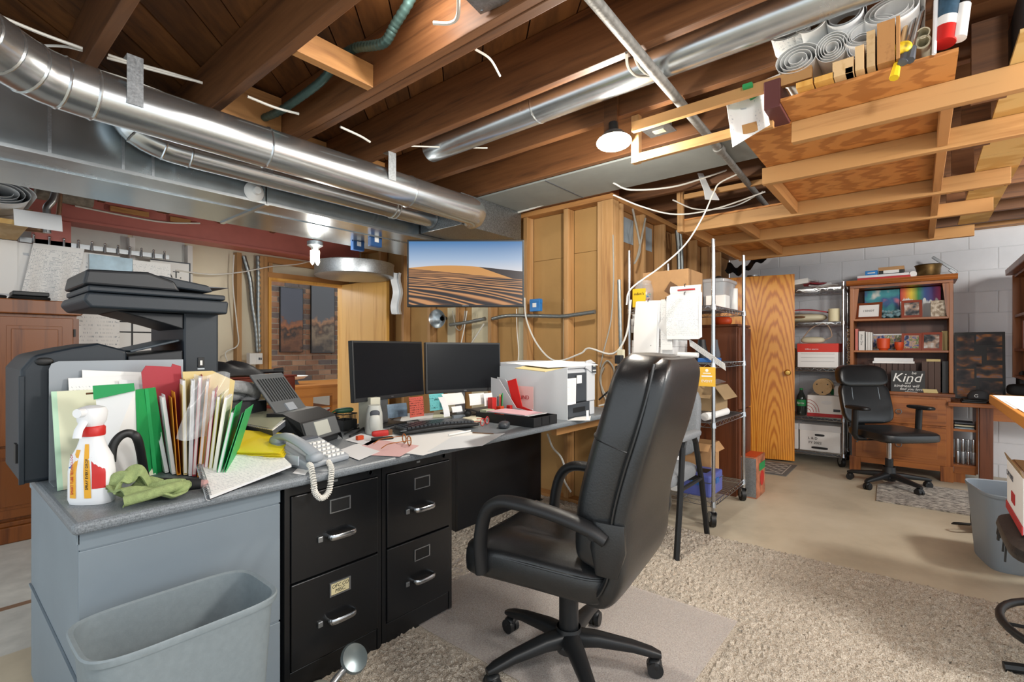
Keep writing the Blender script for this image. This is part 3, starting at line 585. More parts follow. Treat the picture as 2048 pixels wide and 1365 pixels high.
# file cabinets
def file_cab(x0, x1, label, note):
    w_ = x1-x0; t = thing('file_cabinet', label, 'file cabinet', (x0, 1.64, 0), 0, 'black two drawer file cabinets')
    B().box(0, w_, .012, .68, .0, T-.034).build('body', 'cab_black', t, bev=.003)
    B().box(0, .018, 0, .012, 0, T-.034).box(w_-.018, w_, 0, .012, 0, T-.034).box(.018, w_-.018, 0, .012, T-.075, T-.034).build('face_frame', 'cab_black', t)
    B().lathe([(0, 0), (.008, 0), (.009, .004)], 14).build('lock_core', 'steel', t, True, loc=(w_-.05, 0, T-.055), rot=(PI/2, 0, 0)); bx('badge', w_*.46, w_*.46+.018, -.002, 0, T-.06, T-.052, 'steel', t)
    bx('kick_plate', .019, w_-.019, .002, .012, .005, .095, 'cab_black', t, .002)
    for z0, z1, k in ((.102, .395, 1), (.402, .697, 0)):
        d = bx('drawer', .02, w_-.02, -.008, .0115, z0, z1, 'cab_black', t, .003)
        c = w_*.52; zc = z0+(z1-z0)*.70; B().box(c-.042, c+.042, -.012, -.0085, zc-.004, zc).box(c-.042, c+.042, -.012, -.0085, zc+.042, zc+.046).box(c-.042, c-.037, -.012, -.0085, zc, zc+.042).box(c+.037, c+.042, -.012, -.0085, zc, zc+.042).build('label_holder', 'steel', d)
        if note and k:
            bx('label_card', c-.036, c+.036, -.0105, -.0086, zc+.001, zc+.041, M('card', '#cfc49a', .8), d)
            text('OFC.CO', .018, 'ink', d, (c, -.0108, zc+.029), FY, shear=.2); text('MISC.', .018, 'ink', d, (c, -.0108, zc+.012), FY, shear=.2)
        else: bx('label_card', c-.036, c+.036, -.0100, -.0086, zc+.001, zc+.041, 'black', d)
        zh = z0+(z1-z0)*.42
        hb = bez([(c-.052, -.008, zh), (c-.05, -.032, zh), (c-.03, -.042, zh), (c+.03, -.042, zh), (c+.05, -.032, zh), (c+.052, -.008, zh)], 4)
        B().tube(hb, (.004, .01), 10).build('handle', 'chrome', d, True)
        bx('latch', c-.088, c-.07, -.016, -.0085, zh-.012, zh+.008, 'steel', d, .002)
    return t
file_cab(.782, 1.168, 'black two drawer file cabinet with a handwritten card, next to the grey pedestal', True)
file_cab(1.172, 1.55, 'black two drawer file cabinet without cards, beside the knee space', False)
# ------------------------------------------------ executive chair
t = thing('executive_chair', 'high back black leather executive chair in front of the desk', 'office chair', (1.54, 1.0, .019), 8)
def base5(t, a0, r, mat, hub_r=.045, leg_z=(.13, .075), cast=.028, hub=(.05, .17)):
    for k in range(5):
        a = math.radians(a0+72*k); d = Vector((math.cos(a), math.sin(a), 0)); s = Vector((-d.y, d.x, 0)); u = Vector((0, 0, 1))
        B().loft([(d*.02+u*leg_z[0]*.85, s*.036, u*.03), (d*r*.35+u*leg_z[0]*.86, s*.03, u*.024), (d*r*.75+u*leg_z[0]*.75, s*.024, u*.018), (d*r*.97+u*leg_z[1]*1.1, s*.022, u*.015), (d*(r+.022)+u*leg_z[1], s*.014, u*.009)], 16, .6).build('base_leg', mat, t, True)
        p = d*r; c = B()
        for q in (-1, 1): c.cyl(p+s*(q*.004)+u*cast, p+s*(q*.023)+u*cast, cast, n=18)
        c.cyl(p+u*cast*1.2, p+u*(leg_z[1]-.012), .012, n=10); c.sell(p+u*(cast*1.5), (.024, .024, cast*.75), .7, nu=14, nv=8); c.build('caster', 'black_plastic', t, True)
    B().lathe([(0, hub[0]), (.045, hub[0]), (.06, hub[0]+.03), (.05, hub[0]+.07), (hub_r, hub[1])], 20).build('hub', mat, t, True)
base5(t, 12-8, .31, 'black_plastic', hub=(.06, .15))
B().lathe([(.036, .14), (.036, .27), (.028, .275), (.028, .36), (0, .36)], 20).build('gas_column', 'black_plastic', t, True)
bx('mechanism', -.09, .09, -.1, .1, .345, .385, 'black', t, .008)
def seatfn(p):
    x, y, z = p; k = max(0, 1-((x/.2)**2+((y+.02)/.2)**2)); q = z > .42
    if q: z -= .012*math.exp(-(x/.02)**2)*(abs(y) < .2) ; z -= .02*math.exp(-((x)**2+(y-.03)**2)/.002); z += .012*math.sin(PI*min(1, abs(x)/.24))
    if y > .15: z -= (y-.15)**2*.6
    return Vector((x*(1+.04*(y > 0)*y/.25), y, z))
B().sell((0, .03, .435), (.262, .285, .07), .28, .45, 48, 20, seatfn).build('seat', 'leather', t, True)
B().tube([Vector((.258*math.copysign(abs(math.cos(a))**.28, math.cos(a))*1.01, .03+.281*math.copysign(abs(math.sin(a))**.28, math.sin(a)), .468)) for a in [2*PI*k/60 for k in range(60)]], .004, 6, closed=True).build('seat_piping', 'leather', t, True)
def prof(s):     # backrest centre line: s 0 (under seat) .. 1 (top) -> y, z
    P = [(-.10, .372), (-.21, .40), (-.265, .48), (-.275, .58), (-.285, .68), (-.315, .80), (-.355, .93), (-.385, 1.05), (-.40, 1.15)]
    c = bez([(0, a, b_) for a, b_ in P], 6); return c
cl = prof(0); n_ = len(cl); secs = []
for i, p in enumerate(cl):
    tg = (cl[min(i+1, n_-1)]-cl[max(i-1, 0)]).normalized(); nb = Vector((0, -tg.z, tg.y)); s_ = i/(n_-1)
    hw = .17+.1*min(1, s_/.18) - .03*max(0, (s_-.72)/.28)**1.5; th = .035
    dn = n_-1-i
    if dn < 5: hw *= (.78, .90, .95, .98, .995)[dn]; th *= (.45, .8, .92, 1, 1)[dn]
    secs.append((p - nb*(-.0), (hw, 0, 0), nb*th))
B().loft(secs, 36, .35).build('back_shell', 'leather', t, True)
def pad(i0, i1, off, th, name, hwk=1.0):
    secs = []; rng = range(i0, i1+1)
    for i in rng:
        p = cl[min(i, n_-1)]; tg = (cl[min(i+1, n_-1)]-cl[max(i-1, 0)]).normalized(); nb = Vector((0, -tg.z, tg.y)); s_ = i/(n_-1)
        hw = (.262-.04*max(0, (s_-.72)/.28)**1.5)*hwk; q = (i-i0)/(i1-i0); e = (1-abs(2*q-1)**9)
        k = .6+.4*e
        kt = (.78, .9, .95, .98, .995)[n_-1-i] if n_-1-i < 5 else 1
        secs.append((p - nb*(off), (hw*(.93+.07*e)*kt, 0, 0), nb*th*k))
    B().loft(secs, 40, .5).build(name, 'leather', t, True)
pad(12, n_-1, .075, .088, 'back_pad')
sm = []
p = cl[33]; tg = (cl[34]-cl[32]).normalized(); nb = Vector((0, -tg.z, tg.y)); q = p-nb*.075
for k in range(40): a = 2*PI*k/40; cs, sn = math.cos(a), math.sin(a); sm.append(q+Vector((.259*math.copysign(abs(cs)**.5, cs), 0, 0))+nb*(.0895*math.copysign(abs(sn)**.5, sn)))
B().tube(sm, .004, 6, closed=True).build('headrest_seam', 'leather', t, True)
# piping along the left and right seams
for sx in (-1, 1):
    pts = []
    for i in range(8, n_-1):
        p = cl[i]; tg = (cl[i+1]-cl[i-1]).normalized(); nb = Vector((0, -tg.z, tg.y)); s_ = i/(n_-1); pts.append(p - nb*.016+Vector((sx*(.272-.042*max(0, (s_-.72)/.28)**1.5), 0, 0)))
    B().tube(pts, .0045, 6).build('seam_piping', 'leather', t, True)
for sx in (-1, 1):
    a = bez([(sx*.275, .20, .41), (sx*.285, .20, .52), (sx*.29, .175, .62), (sx*.29, .12, .668), (sx*.29, .03, .674), (sx*.288, -.1, .66), (sx*.282, -.2, .635), (sx*.275, -.25, .61)], 6)
    B().tube(a, (.03, .021), 14).build('armrest', M('arm_plastic', '#1b1c1e', .5, bmp=.1, bs=300), t, True)
    B().lathe([(0, .0), (.012, 0), (.012, .006), (0, .008)], 12, Matrix.Translation((sx*.30, -.215, .622)) @ Matrix.Rotation(sx*PI/2, 4, 'Y')).build('arm_bolt', 'black', t, True)
    B().loft([((sx*.268, -.255, .66), (.012, 0, 0), (0, .05, 0)), ((sx*.27, -.255, .58), (.018, 0, 0), (0, .055, 0)), ((sx*.268, -.25, .50), (.012, 0, 0), (0, .035, 0))], 14, .6).build('arm_bracket', 'leather', t, True)
# ------------------------------------------------ guest chair
M('grey_weave', '#7b7f83', .9, var=.2, vs=220, bmp=.5, bs=260)
t = thing('guest_chair', 'grey fabric armchair with black metal legs behind the executive chair', 'chair', (2.95, 1.29, .012), 90)
# local: faces +Y (world -X), width along x
for sx in (-1, 1):
    B().tube([(sx*.25, .25, .018 if False else .0), (sx*.25, .19, .35), (sx*.25, .155, .62), (sx*.25, .13, .655)], (.018, .014), 8).build('leg', 'black_plastic', t)
    B().tube([(sx*.25, -.27, .0), (sx*.25, -.17, .35), (sx*.25, -.06, .62), (sx*.25, -.03, .655)], (.018, .014), 8).build('leg', 'black_plastic', t)
    B().sell((sx*.25, .06, .675), (.032, .17, .02), .5, nu=24, nv=8).build('armrest', 'grey_weave', t, True)
    B().tube([(sx*.25, .18, .38), (sx*.25, -.15, .38)], .012, 8).build('side_rail', 'black_plastic', t)
B().sell((0, .04, .43), (.235, .24, .05), .3, .5, 32, 10).build('seat', 'grey_weave', t, True)
B().sell((0, -.2, .72), (.22, .04, .23), .35, .5, 32, 14, lambda p: Vector((p.x, p.y-.16*(p.z-.5)-.35*p.x*p.x*-1*.4, p.z))).build('backrest', 'grey_weave', t, True)
B().box(-.25, .25, -.17, -.15, .36, .39).build('cross_rail', 'black_plastic', t)
# ------------------------------------------------ swivel task chair at the bookcase
t = thing('task_chair', 'black leather swivel chair with T arms in front of the bookcase', 'office chair', (5.40, .19, 0), 222-90)
base5(t, 20, .29, 'black_plastic', leg_z=(.11, .07))
B().cyl((0, 0, .13), (0, 0, .24), .03, n=16).build('column_cover', 'black_plastic', t, True); B().cyl((0, 0, .24), (0, 0, .40), .018, n=14).build('gas_column', 'chrome', t, True)
B().box(-.1, .1, -.13, .1, .39, .43).build('mechanism', 'black', t, bev=.01); B().tube([(.09, 0, .405), (.26, -.02, .40), (.28, -.02, .385)], .006, 8).build('lever', 'black_plastic', t, True)
B().sell((0, .03, .465), (.25, .26, .05), .35, .5, 36, 12, lambda p: Vector((p.x, p.y, p.z-(.25*(p.y-.12)**2 if p.y > .12 else 0)))).build('seat', 'leather', t, True)
def bk(p):
    k = (p.z-.56)/.5; return Vector((p.x*(1-.12*max(0, k-.6)), p.y-.13*k+.9*p.x*p.x*.5, p.z))
B().sell((0, -.255, .70), (.235, .035, .19), .3, .45, 36, 14, bk).build('backrest', 'leather', t, True)
B().sell((0, -.25, .945), (.235, .055, .105), .35, .6, 36, 14, bk).build('headrest_pad', 'leather', t, True)
for sx in (-1, 1): B().tube([Vector((sx*.13, -.213, .53)), Vector((sx*.13, -.245, .66)), Vector((sx*.125, -.28, .84))], .0025, 6).build('stitching', 'grey_plastic', t, True)
B().box(-.04, .04, -.32, -.2, .40, .44).box(-.035, .035, -.345, -.315, .42, .72).build('back_bracket', 'black', t, bev=.01)
for sx in (-1, 1):
    B().sell((sx*.285, .0, .685), (.04, .125, .017), .5, nu=24, nv=8).build('armrest', 'black_plastic', t, True)
    B().tube([(sx*.20, -.03, .415), (sx*.27, -.03, .42), (sx*.29, -.03, .45), (sx*.29, -.02, .67)], (.022, .03), 10).build('arm_post', 'black_plastic', t, True)
# ------------------------------------------------ waste bins
def bin_(name, label, x0, x1, y0, y1, h, rz, mat):
    cx, cy = (x0+x1)/2, (y0+y1)/2; t = thing(name, label, 'waste bin', (cx, cy, .015 if x0 < 3 else 0), rz); hx, hy = (x1-x0)/2, (y1-y0)/2
    Z = Vector((0, 0, 1)); q = lambda k, z: ((0, 0, z), (hx*k, 0, 0), (0, hy*k, 0))
    B().loft([q(.80, 0), q(.84, .02), q(.97, h-.03), q(.985, h-.012)], 48, .42).v
    bd = B(); n = 48; sp_ = lambda x: math.copysign(abs(x)**.42, x); vs = []
    for k, z in ((.78, 0), (.80, .01), (.95, h-.035), (.96, h-.02), (1.0, h-.018), (1.015, h-.004), (1.0, h), (.955, h-.004), (.94, h-.03), (.785, .02)):
        for i in range(n): a = 2*PI*i/n; vs.append((hx*k*sp_(math.cos(a)), hy*k*sp_(math.sin(a)), z))
    m_ = 10; fs = [(j*n+i, j*n+(i+1) % n, (j+1)*n+(i+1) % n, (j+1)*n+i) for j in range(m_-1) for i in range(n)]
    fs += [tuple(range(n-1, -1, -1)), tuple(range((m_-1)*n, m_*n))]; bd.add(vs, fs); bd.build('bin', mat, t, True); return t
bin_('waste_bin', 'empty grey plastic waste bin in front of the grey pedestal', .215, .625, 1.30, 1.57, .53, 0, M('bin_grey', '#7f8a8f', .5, var=.06, vs=60, bmp=.05, bs=300))
bin_('waste_bin', 'grey plastic waste bin below the drafting table on the right', 3.66, 4.08, -.58, -.24, .42, 12, M('bin_blue', '#8995a0', .5, bmp=.05, bs=300))
# ------------------------------------------------ television
t = thing('television', 'wall television showing desert dunes under a blue sky', 'television', (2.165, 2.166, 1.46), -50.4)
m, nt, N, L, b = newmat('dunes'); tc = N.new('ShaderNodeTexCoord'); sp = N.new('ShaderNodeSeparateXYZ'); L.new(tc.outputs['Generated'], sp.inputs[0])
def mt(op, a, bb=0.0, c=None):
    n = N.new('ShaderNodeMath'); n.operation = op
    for k, qq in enumerate((a, bb, c)):
        if qq is None: continue
        if isinstance(qq, (int, float)): n.inputs[k].default_value = qq
        else: L.new(qq, n.inputs[k])
    return n.outputs[0]
X_, Z_ = sp.outputs['X'], sp.outputs['Z']
sky = ramp(nt, Z_, [(.5, '#e6e4e6'), (.72, '#a9c0dc'), (1.0, '#4c82b8')])
# crest of the big dune
cr = mt('ADD', .565, mt('MULTIPLY', mt('SINE', mt('MULTIPLY', mt('ADD', X_, .08), 3.6)), .055))
cr2 = mt('MAXIMUM', cr, .525)
dune = mt('LESS_THAN', Z_, cr2)
per = mt('DIVIDE', .35, mt('MAXIMUM', mt('SUBTRACT', .78, Z_), .02))
cb = N.new('ShaderNodeCombineXYZ'); L.new(mt('MULTIPLY', mt('SUBTRACT', X_, .45), per), cb.inputs[0]); L.new(mt('ADD', mt('MULTIPLY', per, 4.2), mt('MULTIPLY', X_, 1.2)), cb.inputs[1])
wv = N.new('ShaderNodeTexWave'); wv.bands_direction = 'Y'; wv.inputs['Scale'].default_value = 1.35; wv.inputs['Distortion'].default_value = 9; wv.inputs['Detail'].default_value = 1.5; wv.inputs['Detail Scale'].default_value = 1.3; L.new(cb.outputs[0], wv.inputs[0])
rip = ramp(nt, wv.outputs['Fac'], [(.2, '#241a1a'), (.55, '#7d5334'), (.9, '#d0935c')])
far = mt('GREATER_THAN', Z_, mt('SUBTRACT', mt('ADD', .575, mt('MULTIPLY', X_, -.12)), mt('MULTIPLY', X_, .06)))
xs_ = mt('ADD', X_, mt('MULTIPLY', mt('SUBTRACT', Z_, .52), 1.6)); smooth_ = mt('MULTIPLY', far, mt('LESS_THAN', xs_, .74))
def mixc(f, a, bb):
    n = N.new('ShaderNodeMix'); n.data_type = 'RGBA'; L.new(f, n.inputs[0])
    for k, qq in ((6, a), (7, bb)):
        if isinstance(qq, str): n.inputs[k].default_value = lin(qq)
        else: L.new(qq, n.inputs[k])
    return n.outputs[2]
sand = mixc(smooth_, rip, '#d79a55'); dk = mt('MULTIPLY', far, mt('GREATER_THAN', xs_, .74)); sand = mixc(dk, sand, '#39302f')
img = mixc(dune, sky, sand); b.inputs['Base Color'].default_value = (0, 0, 0, 1); L.new(img, b.inputs['Emission Color']); b.inputs['Emission Strength'].default_value = .62; b.inputs['Roughness'].default_value = .25
B().box(-.365, .365, .0, .035, 0, .42).build('bezel', 'black_plastic', t, bev=.004); B().box(-.353, .353, -.002, .0, .014, .408).build('screen', 'dunes', t)
text('SAMSUNG', .009, 'steel', t, (0, -.0015, .007), FY)
B().box(-.2, .2, .036, .06, .08, .3).build('rear_housing', 'black_plastic', t, bev=.01)
bx('mount_plate', -.06, .06, .061, .075, .1, .25, 'black', t)
ri = Matrix.Rotation(math.radians(50.4), 3, 'Z'); q_ = ri @ (Vector((3.2, 2.91, 1.63))-Vector((2.165, 2.166, 1.46))); B().tube([(0, .076, .17), (.02, .3, .17), q_], .016, 8).build('mount_arm', 'black', t)
# monitors
def monitor(a, c, z0, h, label, tilt, stand):
    a, c = Vector(a), Vector(c); wd = (c-a).length; mid = (a+c)/2; rz = math.degrees(math.atan2(c.y-a.y, c.x-a.x))
    t = thing('monitor', label, 'monitor', (mid.x, mid.y, T), rz)
    mm = Matrix.Translation((0, 0, z0-T)) @ Matrix.Rotation(-tilt, 4, 'X')
    B().box(-wd/2, wd/2, 0, .03, 0, h, mm).build('bezel', 'black_plastic', t, bev=.003)
    B().box(-wd/2+.01, wd/2-.01, -.0015, 0, .022, h-.011, mm).build('screen', M('screen_off', '#0b0d11', .3, spec=.15), t)
    B().box(-.16, .16, .03, .055, .05, h-.06, mm).build('rear_housing', 'black_plastic', t, bev=.01)
    tx = text('DELL', .009, 'steel', t, (0, -.0005, z0-T+.011), (PI/2-tilt, 0, 0))
    B().box(-.03, .03, .06, .09, .01, z0-T+h*.6).build('stand_post', 'steel', t, bev=.004); B().box(-.1, .1, -.02, .17, 0, .012).build('stand_foot', 'black_plastic', t, bev=.006)
    return t
monitor((1.40, 2.19), (1.935, 2.285), .925, .318, 'left black monitor, nearer to the document scanner', .06, 0)
monitor((1.95, 2.285), (2.455, 2.125), .925, .315, 'right black monitor, beside the desk printer', .04, 0)
# ------------------------------------------------ multifunction printer on the left
M('mfp', '#18222b', .5, bmp=.04, bs=300); M('mfp2', '#10151b', .45)
t = thing('multifunction_printer', 'large dark blue black multifunction printer with raised scanner', 'printer', (.2, 2.16, T))
prf = [(0, .0), (.0, .36), (.03, .405), (.12, .43), (.19, .445), (.27, .42), (.27, .0)]
B().prism(prf, 0, .42, 'y').build('body', 'mfp', t, bev=.012, seg=3)
B().prism([(.272, 0), (.272, .40), (.44, .42), (.44, 0)], .0, .42, 'y').build('output_bay', 'mfp2', t, bev=.004)
B().prism([(.28, .421), (.432, .462), (.438, .455), (.285, .412)], .02, .3, 'y').build('output_tray', M('mfp_tray', '#3a444c', .4), t, bev=.003)
B().sell((.055, -.003, .385), (.022, .006, .013), .9, nu=20, nv=8).build('badge', 'black', t, True)
B().box(-.004, .01, -.004, .0, .0, .34).build('paper_door', 'mfp', t, bev=.002); bx('door_handle', -.006, .0, .05, .1, .06, .12, 'black', t)
B().box(.443, .565, .0, .42, .0, .575).build('column', 'mfp', t, bev=.008); bx('usb_port', .49, .512, -.004, -.0005, .355, .392, 'black', t, .001); bx('usb_symbol', .497, .505, -.0055, -.0042, .362, .38, 'white', t); bx('port_label', .489, .513, -.003, -.0005, .345, .350, 'steel', t)
# scanner head
B().prism([(-.10, .585), (-.08, .56), (.33, .56), (.335, .61), (-.09, .61)], -.09, .32, 'y', Matrix.Translation((.235, 0, 0))).build('scanner_bed', 'mfp', t, bev=.008, seg=3)
B().box(.15, .565, -.07, .30, .614, .635).build('scanner_lid', 'mfp', t, bev=.006)
B().prism([(.14, .637), (.15, .69), (.32, .70), (.40, .675), (.42, .637)], -.05, .28, 'y').build('document_feeder', 'mfp2', t, bev=.01, seg=3)
B().prism([(.30, .66), (.36, .695), (.52, .672), (.535, .65), (.52, .645)], -.03, .24, 'y').build('feeder_tray', 'mfp', t, bev=.006)
B().prism([(.50, .665), (.60, .672), (.60, .674), (.50, .67)], .0, .2, 'y').build('loose_sheet', 'ink_grey', t)
B().prism([(.24, .559), (.442, .559), (.442, .50), (.38, .52)], .0, .3, 'y').build('scanner_arm', 'mfp2', t, bev=.004)
# ------------------------------------------------ armoire at far left
t = thing('armoire', 'brown wooden armoire with raised panel doors at the far left', 'cabinet', (-.45, 4.32, 0))
bx('carcass', 0, 1.12, .02, .56, .04, 1.42, 'cabinet_wood', t); bx('side_panel', 1.12, 1.135, .04, .54, .1, 1.40, 'cabinet_wood', t)
B().prism([(-.0, 1.42), (1.14, 1.42), (1.15, 1.45), (1.19, 1.485), (1.19, 1.51), (-.05, 1.51), (-.05, 1.485), (-.01, 1.45)], -.03, .58, 'y').build('cornice', 'cabinet_wood', t, bev=.006)
B().box(-.02, 1.15, -.02, .57, 0, .10).build('plinth', 'cabinet_wood', t, bev=.008); B().box(-.01, 1.14, -.01, .56, .1, .13).build('plinth_moulding', 'cabinet_wood', t, bev=.006)
def pdoor(x0, x1, z0, z1, nm):
    d = bx(nm, x0, x1, -.002, .019, z0, z1, 'cabinet_wood', t, .003); k = .055
    B().box(x0+k, x1-k, -.006, -.0025, z0+k, z1-k).build('raised_panel', 'cabinet_wood', d, bev=.003)
    B().box(x0+k+.02, x1-k-.02, -.012, -.0065, z0+k+.02, z1-k-.02).build('raised_panel', 'cabinet_wood', d, bev=.005)
    return d
for x0, x1 in ((.02, .37), (.375, .73), (.735, 1.10)): pdoor(x0, x1, .60, 1.40, 'door'); 
for x0, x1 in ((.02, .55), (.56, 1.10)): pdoor(x0, x1, .15, .585, 'drawer_front')
bx('hinge', 1.101, 1.112, -.006, .004, 1.28, 1.33, 'black', t); bx('hinge', 1.101, 1.112, -.006, .004, .68, .73, 'black', t)
for k, (x, w_, h_, mt_, lab) in enumerate(((-.2, .22, .03, 'black_plastic', 'flat black case on the armoire, left'), (.05, .3, .025, 'cable_black', 'folded dark cloth on the armoire top'), (.36, .19, .025, 'black', 'lower black box at the armoire top right corner'))):
    tag(B().sell((x+w_/2, 4.45, 1.512+h_/2), (w_/2, .1, h_/2), .3, .4, 24, 8).build('black_case', mt_, smooth=True), lab, 'case')
tag(bx('black_case', .37, .54, 4.36, 4.54, 1.538, 1.565, 'black_plastic', None, .005), 'upper black box at the armoire top right corner', 'case')
# ------------------------------------------------ hanging plans behind the armoire
t = thing('plan_hanger_rail', 'grey rail with spring clips holding drawings on the back wall', 'rail', (0, 4.93, 1.985))
bx('rail', -.5, 1.36, 0, .012, -.02, .015, 'steel', t)
clips = [PY(px, 490+px*.11, 4.92).x for px in (5, 36, 68, 99, 128, 157, 184, 210, 236, 260, 283, 307, 329)]
for x in clips: B().cyl((x, -.012, .03), (x, -.012, -.03), .007, .009, n=10).sell((x, -.012, .036), (.009, .009, .009), 1, nu=10, nv=6).build('clip', 'chrome', t, True)
def hang(x0, x1, z0, z1, mat, label, y=4.905, sk=0, amp=.012, name='drawing_sheet'):
    tag(B().grid(lambda u, v: (x0+(x1-x0)*u+sk*(1-v), y-amp*math.sin(u*11+v*2)*(1-v)-.001, z0+(z1-z0)*v), 14, 8, .0015).build(name, mat, smooth=True), label, 'paper')
hang(-.5, .44, 1.35, 1.96, 'plan', 'leftmost large white plan sheet clipped above the armoire', 4.90)
hang(.0, .72, 1.34, 1.955, 'plan', 'second large white plan sheet with dotted line behind the curled one', 4.912)
hang(.52, .80, 1.50, 1.96, 'print', 'curled printed sheet hanging askew from the clips', 4.885, -.08, .03)
hang(.62, 1.02, 1.05, 1.94, 'print_sparse', 'long white sheet reaching down behind the printer', 4.918)
hang(.83, 1.10, 1.60, 1.93, M('blue_paper', '#b9d3e2', .7, var=.25, vs=6), 'pale blue printed sheet hanging from the clips', 4.90)
hang(1.10, 1.36, 1.62, 1.92, 'print_sparse', 'rightmost white sheet hanging from the clips', 4.895)
t = thing('lettered_board', 'white board with black border and letters behind the scanner', 'sign', PY(355, 560, 5.06))
bx('board', -.2, .10, 0, .012, -.16, .16, 'white', t); B().box(.09, .10, -.003, 0, -.16, .16).box(-.2, .09, -.003, 0, .15, .16).build('border', 'ink_grey', t); text('AT.', .085, 'ink', t, (-.03, -.002, .04), FY); bx('underline', -.12, .05, -.002, 0, -.02, -.012, 'ink', t)
t = thing('grid_board', 'white board with black grid lines behind the printer', 'board', (0, 5.04, 0))
p0, p1 = PY(120, 700, 5.04), PY(318, 645, 5.04); bx('board', p0.x, p1.x, 0, .012, .72, p1.z, 'white', t)
for k in range(6): x = p1.x-.003-k*.185; bx('grid_line', x-.006, x+.006, -.003, 0, .72, p1.z, 'ink', t)
for z in (p1.z-.005, p1.z-.09, p1.z-.32): bx('grid_line', p0.x, p1.x, -.0045, -.003, z-.005, z+.005, 'ink', t)
# rolled drawings on a ledge at the top left
t = thing('wall_ledge', 'plywood ledge holding the rolled drawings at the top left', 'shelf'); p = PY(20, 430, 4.3); bx('ledge', -.6, p.x+.08, 4.28, 4.9, p.z-.06, p.z-.03, 'plywood_pale', t); bx('bracket', -.3, -.26, 4.3, 4.9, p.z-.2, p.z-.061, 'stud', t)
def spiral(c, ax, r0, r1, turns, length, mat, label, name='paper_roll', sq=1.0, n=26):
    c = Vector(c); ax = Vector(ax).normalized(); u_ = ax.orthogonal().normalized(); 
    if abs(ax.z) < .9: u_ = ax.cross(Vector((0, 0, 1))).normalized()
    v_ = ax.cross(u_)
    K = int(turns*n)
    fn = lambda s, q: c+ax*(length*q)+(u_*math.cos(2*PI*turns*s)+v_*(math.sin(2*PI*turns*s)*sq))*(r0+(r1-r0)*s)
    return tag(B().grid(fn, K, 1, .0012).build(name, mat, smooth=True), label, 'paper roll')
p = PY(18, 395, 4.28); spiral((p.x-.05, 4.15, p.z), (0, 1, 0), .06, .16, 4, .6, 'paper2', 'large flattened roll of drawings at the top left', sq=.5)
tag(B().grid(lambda u, v: (p.x+.02+.22*u, 4.25+.05*v, p.z-.17+.11*v+.03*u*math.sin(v*3)), 8, 6, .002).build('drawing_sheet', 'paper2', smooth=True), 'folded drawing sheet sticking out below the flattened roll', 'paper')
# ================================================================ THINGS ON THE DESK
Zt = T+.0005
M('plate_grey', '#8f9499', .35, .3)
bd = B().prism([(.262, Zt), (.632, Zt), (.632, 1.16), (.285, 1.16), (.268, 1.152), (.262, 1.135)], 2.128, 2.133, 'y')
t = thing('desk_divider', 'grey steel desk divider plate behind the folders', 'divider'); bd.build('plate', 'plate_grey', t); bx('foot', .262, .632, 2.04, 2.128, Zt, Zt+.003, 'plate_grey', t)
def leaf(px0, py0, px1, py1, ln, ang, th, mat, label, dy=0, name='paper_folder', papers=None, cat='folder', tab=None, z0=Zt+.004):
    b0 = PZ(px0, py0, z0); t0 = PY(px1, py1, b0.y+dy); d = Vector((math.cos(math.radians(ang)), math.sin(math.radians(ang)), 0))
    t = thing(name, label, cat, b0); up = t0-b0
    nrm = up.cross(d).normalized()*th
    def slab(o, a, c, g0, g1, k0, k1):   # along d from a..c, up from g0..g1, thickness k0..k1
        pts = [d*x+up*g+nrm*k for k in (k0, k1) for x, g in ((a, g0), (c, g0), (c, g1), (a, g1))]
        return o.add(pts, [(3, 2, 1, 0), (4, 5, 6, 7), (0, 1, 5, 4), (1, 2, 6, 5), (2, 3, 7, 6), (3, 0, 4, 7)])
    tk = .0015/th
    slab(B(), 0, ln, 0, 1, 0, tk).build('cover', mat, t); slab(B(), 0, ln, 0, .94, 1-tk, 1).build('cover', mat, t); slab(B(), 0, ln, 0, .012, 0, 1).build('spine', mat, t)
    if papers: slab(B(), .004, ln-.004, .015, papers[1], .12, .88).build('papers', papers[0], t)
    if tab: slab(B(), ln*.1, ln*.45, 1, 1.05, 0, tk).build('tab', mat, t)
    return t
M('pale_green', '#b8dcc0', .6); M('cream_folder', '#d9dcc0', .65); M('manila', '#d8c48a', .7); M('bright_green', '#1f9a52', .55); M('bright_green2', '#2aa85e', .5); M('folder_red', '#a8303c', .6); M('folder_olive', '#a8a23a', .6); M('amber', '#e0920f', .6); M('sheet_yellow', '#e8d21e', .55)
M('poly', '#dfe4e8', .2, alpha=.16)
# flat leaning folder, facing the camera
t = thing('paper_folder', 'pale green and cream folder leaning flat against the divider plate', 'folder')
B().quad((.262, 1.98, Zt), (.275, 1.98, Zt), (.275, 2.09, 1.065), (.262, 2.09, 1.065), .003).build('spine', 'pale_green', t); B().quad((.275, 1.98, Zt), (.50, 1.98, Zt), (.50, 2.09, 1.065), (.275, 2.09, 1.065), .003).build('cover', 'cream_folder', t); B().quad((.268, 1.985, Zt), (.51, 1.985, Zt), (.51, 2.10, 1.06), (.268, 2.10, 1.06), -.004).build('cover_back', 'pale_green', t)
t = thing('document', 'white letter sticking up behind the pale green folder', 'paper'); B().quad((.305, 2.035, Zt+.01), (.50, 2.035, Zt+.01), (.50, 2.108, 1.105), (.305, 2.108, 1.105), .001).build('sheet', 'print_sparse', t)
tag(B().quad((.34, 2.07, Zt+.02), (.52, 2.07, Zt+.02), (.52, 2.116, 1.115), (.34, 2.116, 1.13), .001).build('document', 'paper', None), 'hindmost blank white sheet in front of the divider plate', 'paper')
tag(B().quad((.43, 2.02, Zt+.01), (.575, 2.02, Zt+.01), (.575, 2.085, 1.085), (.43, 2.085, 1.095), .001).build('document', 'paper2'), 'grey white sheet behind the open green folder', 'paper')
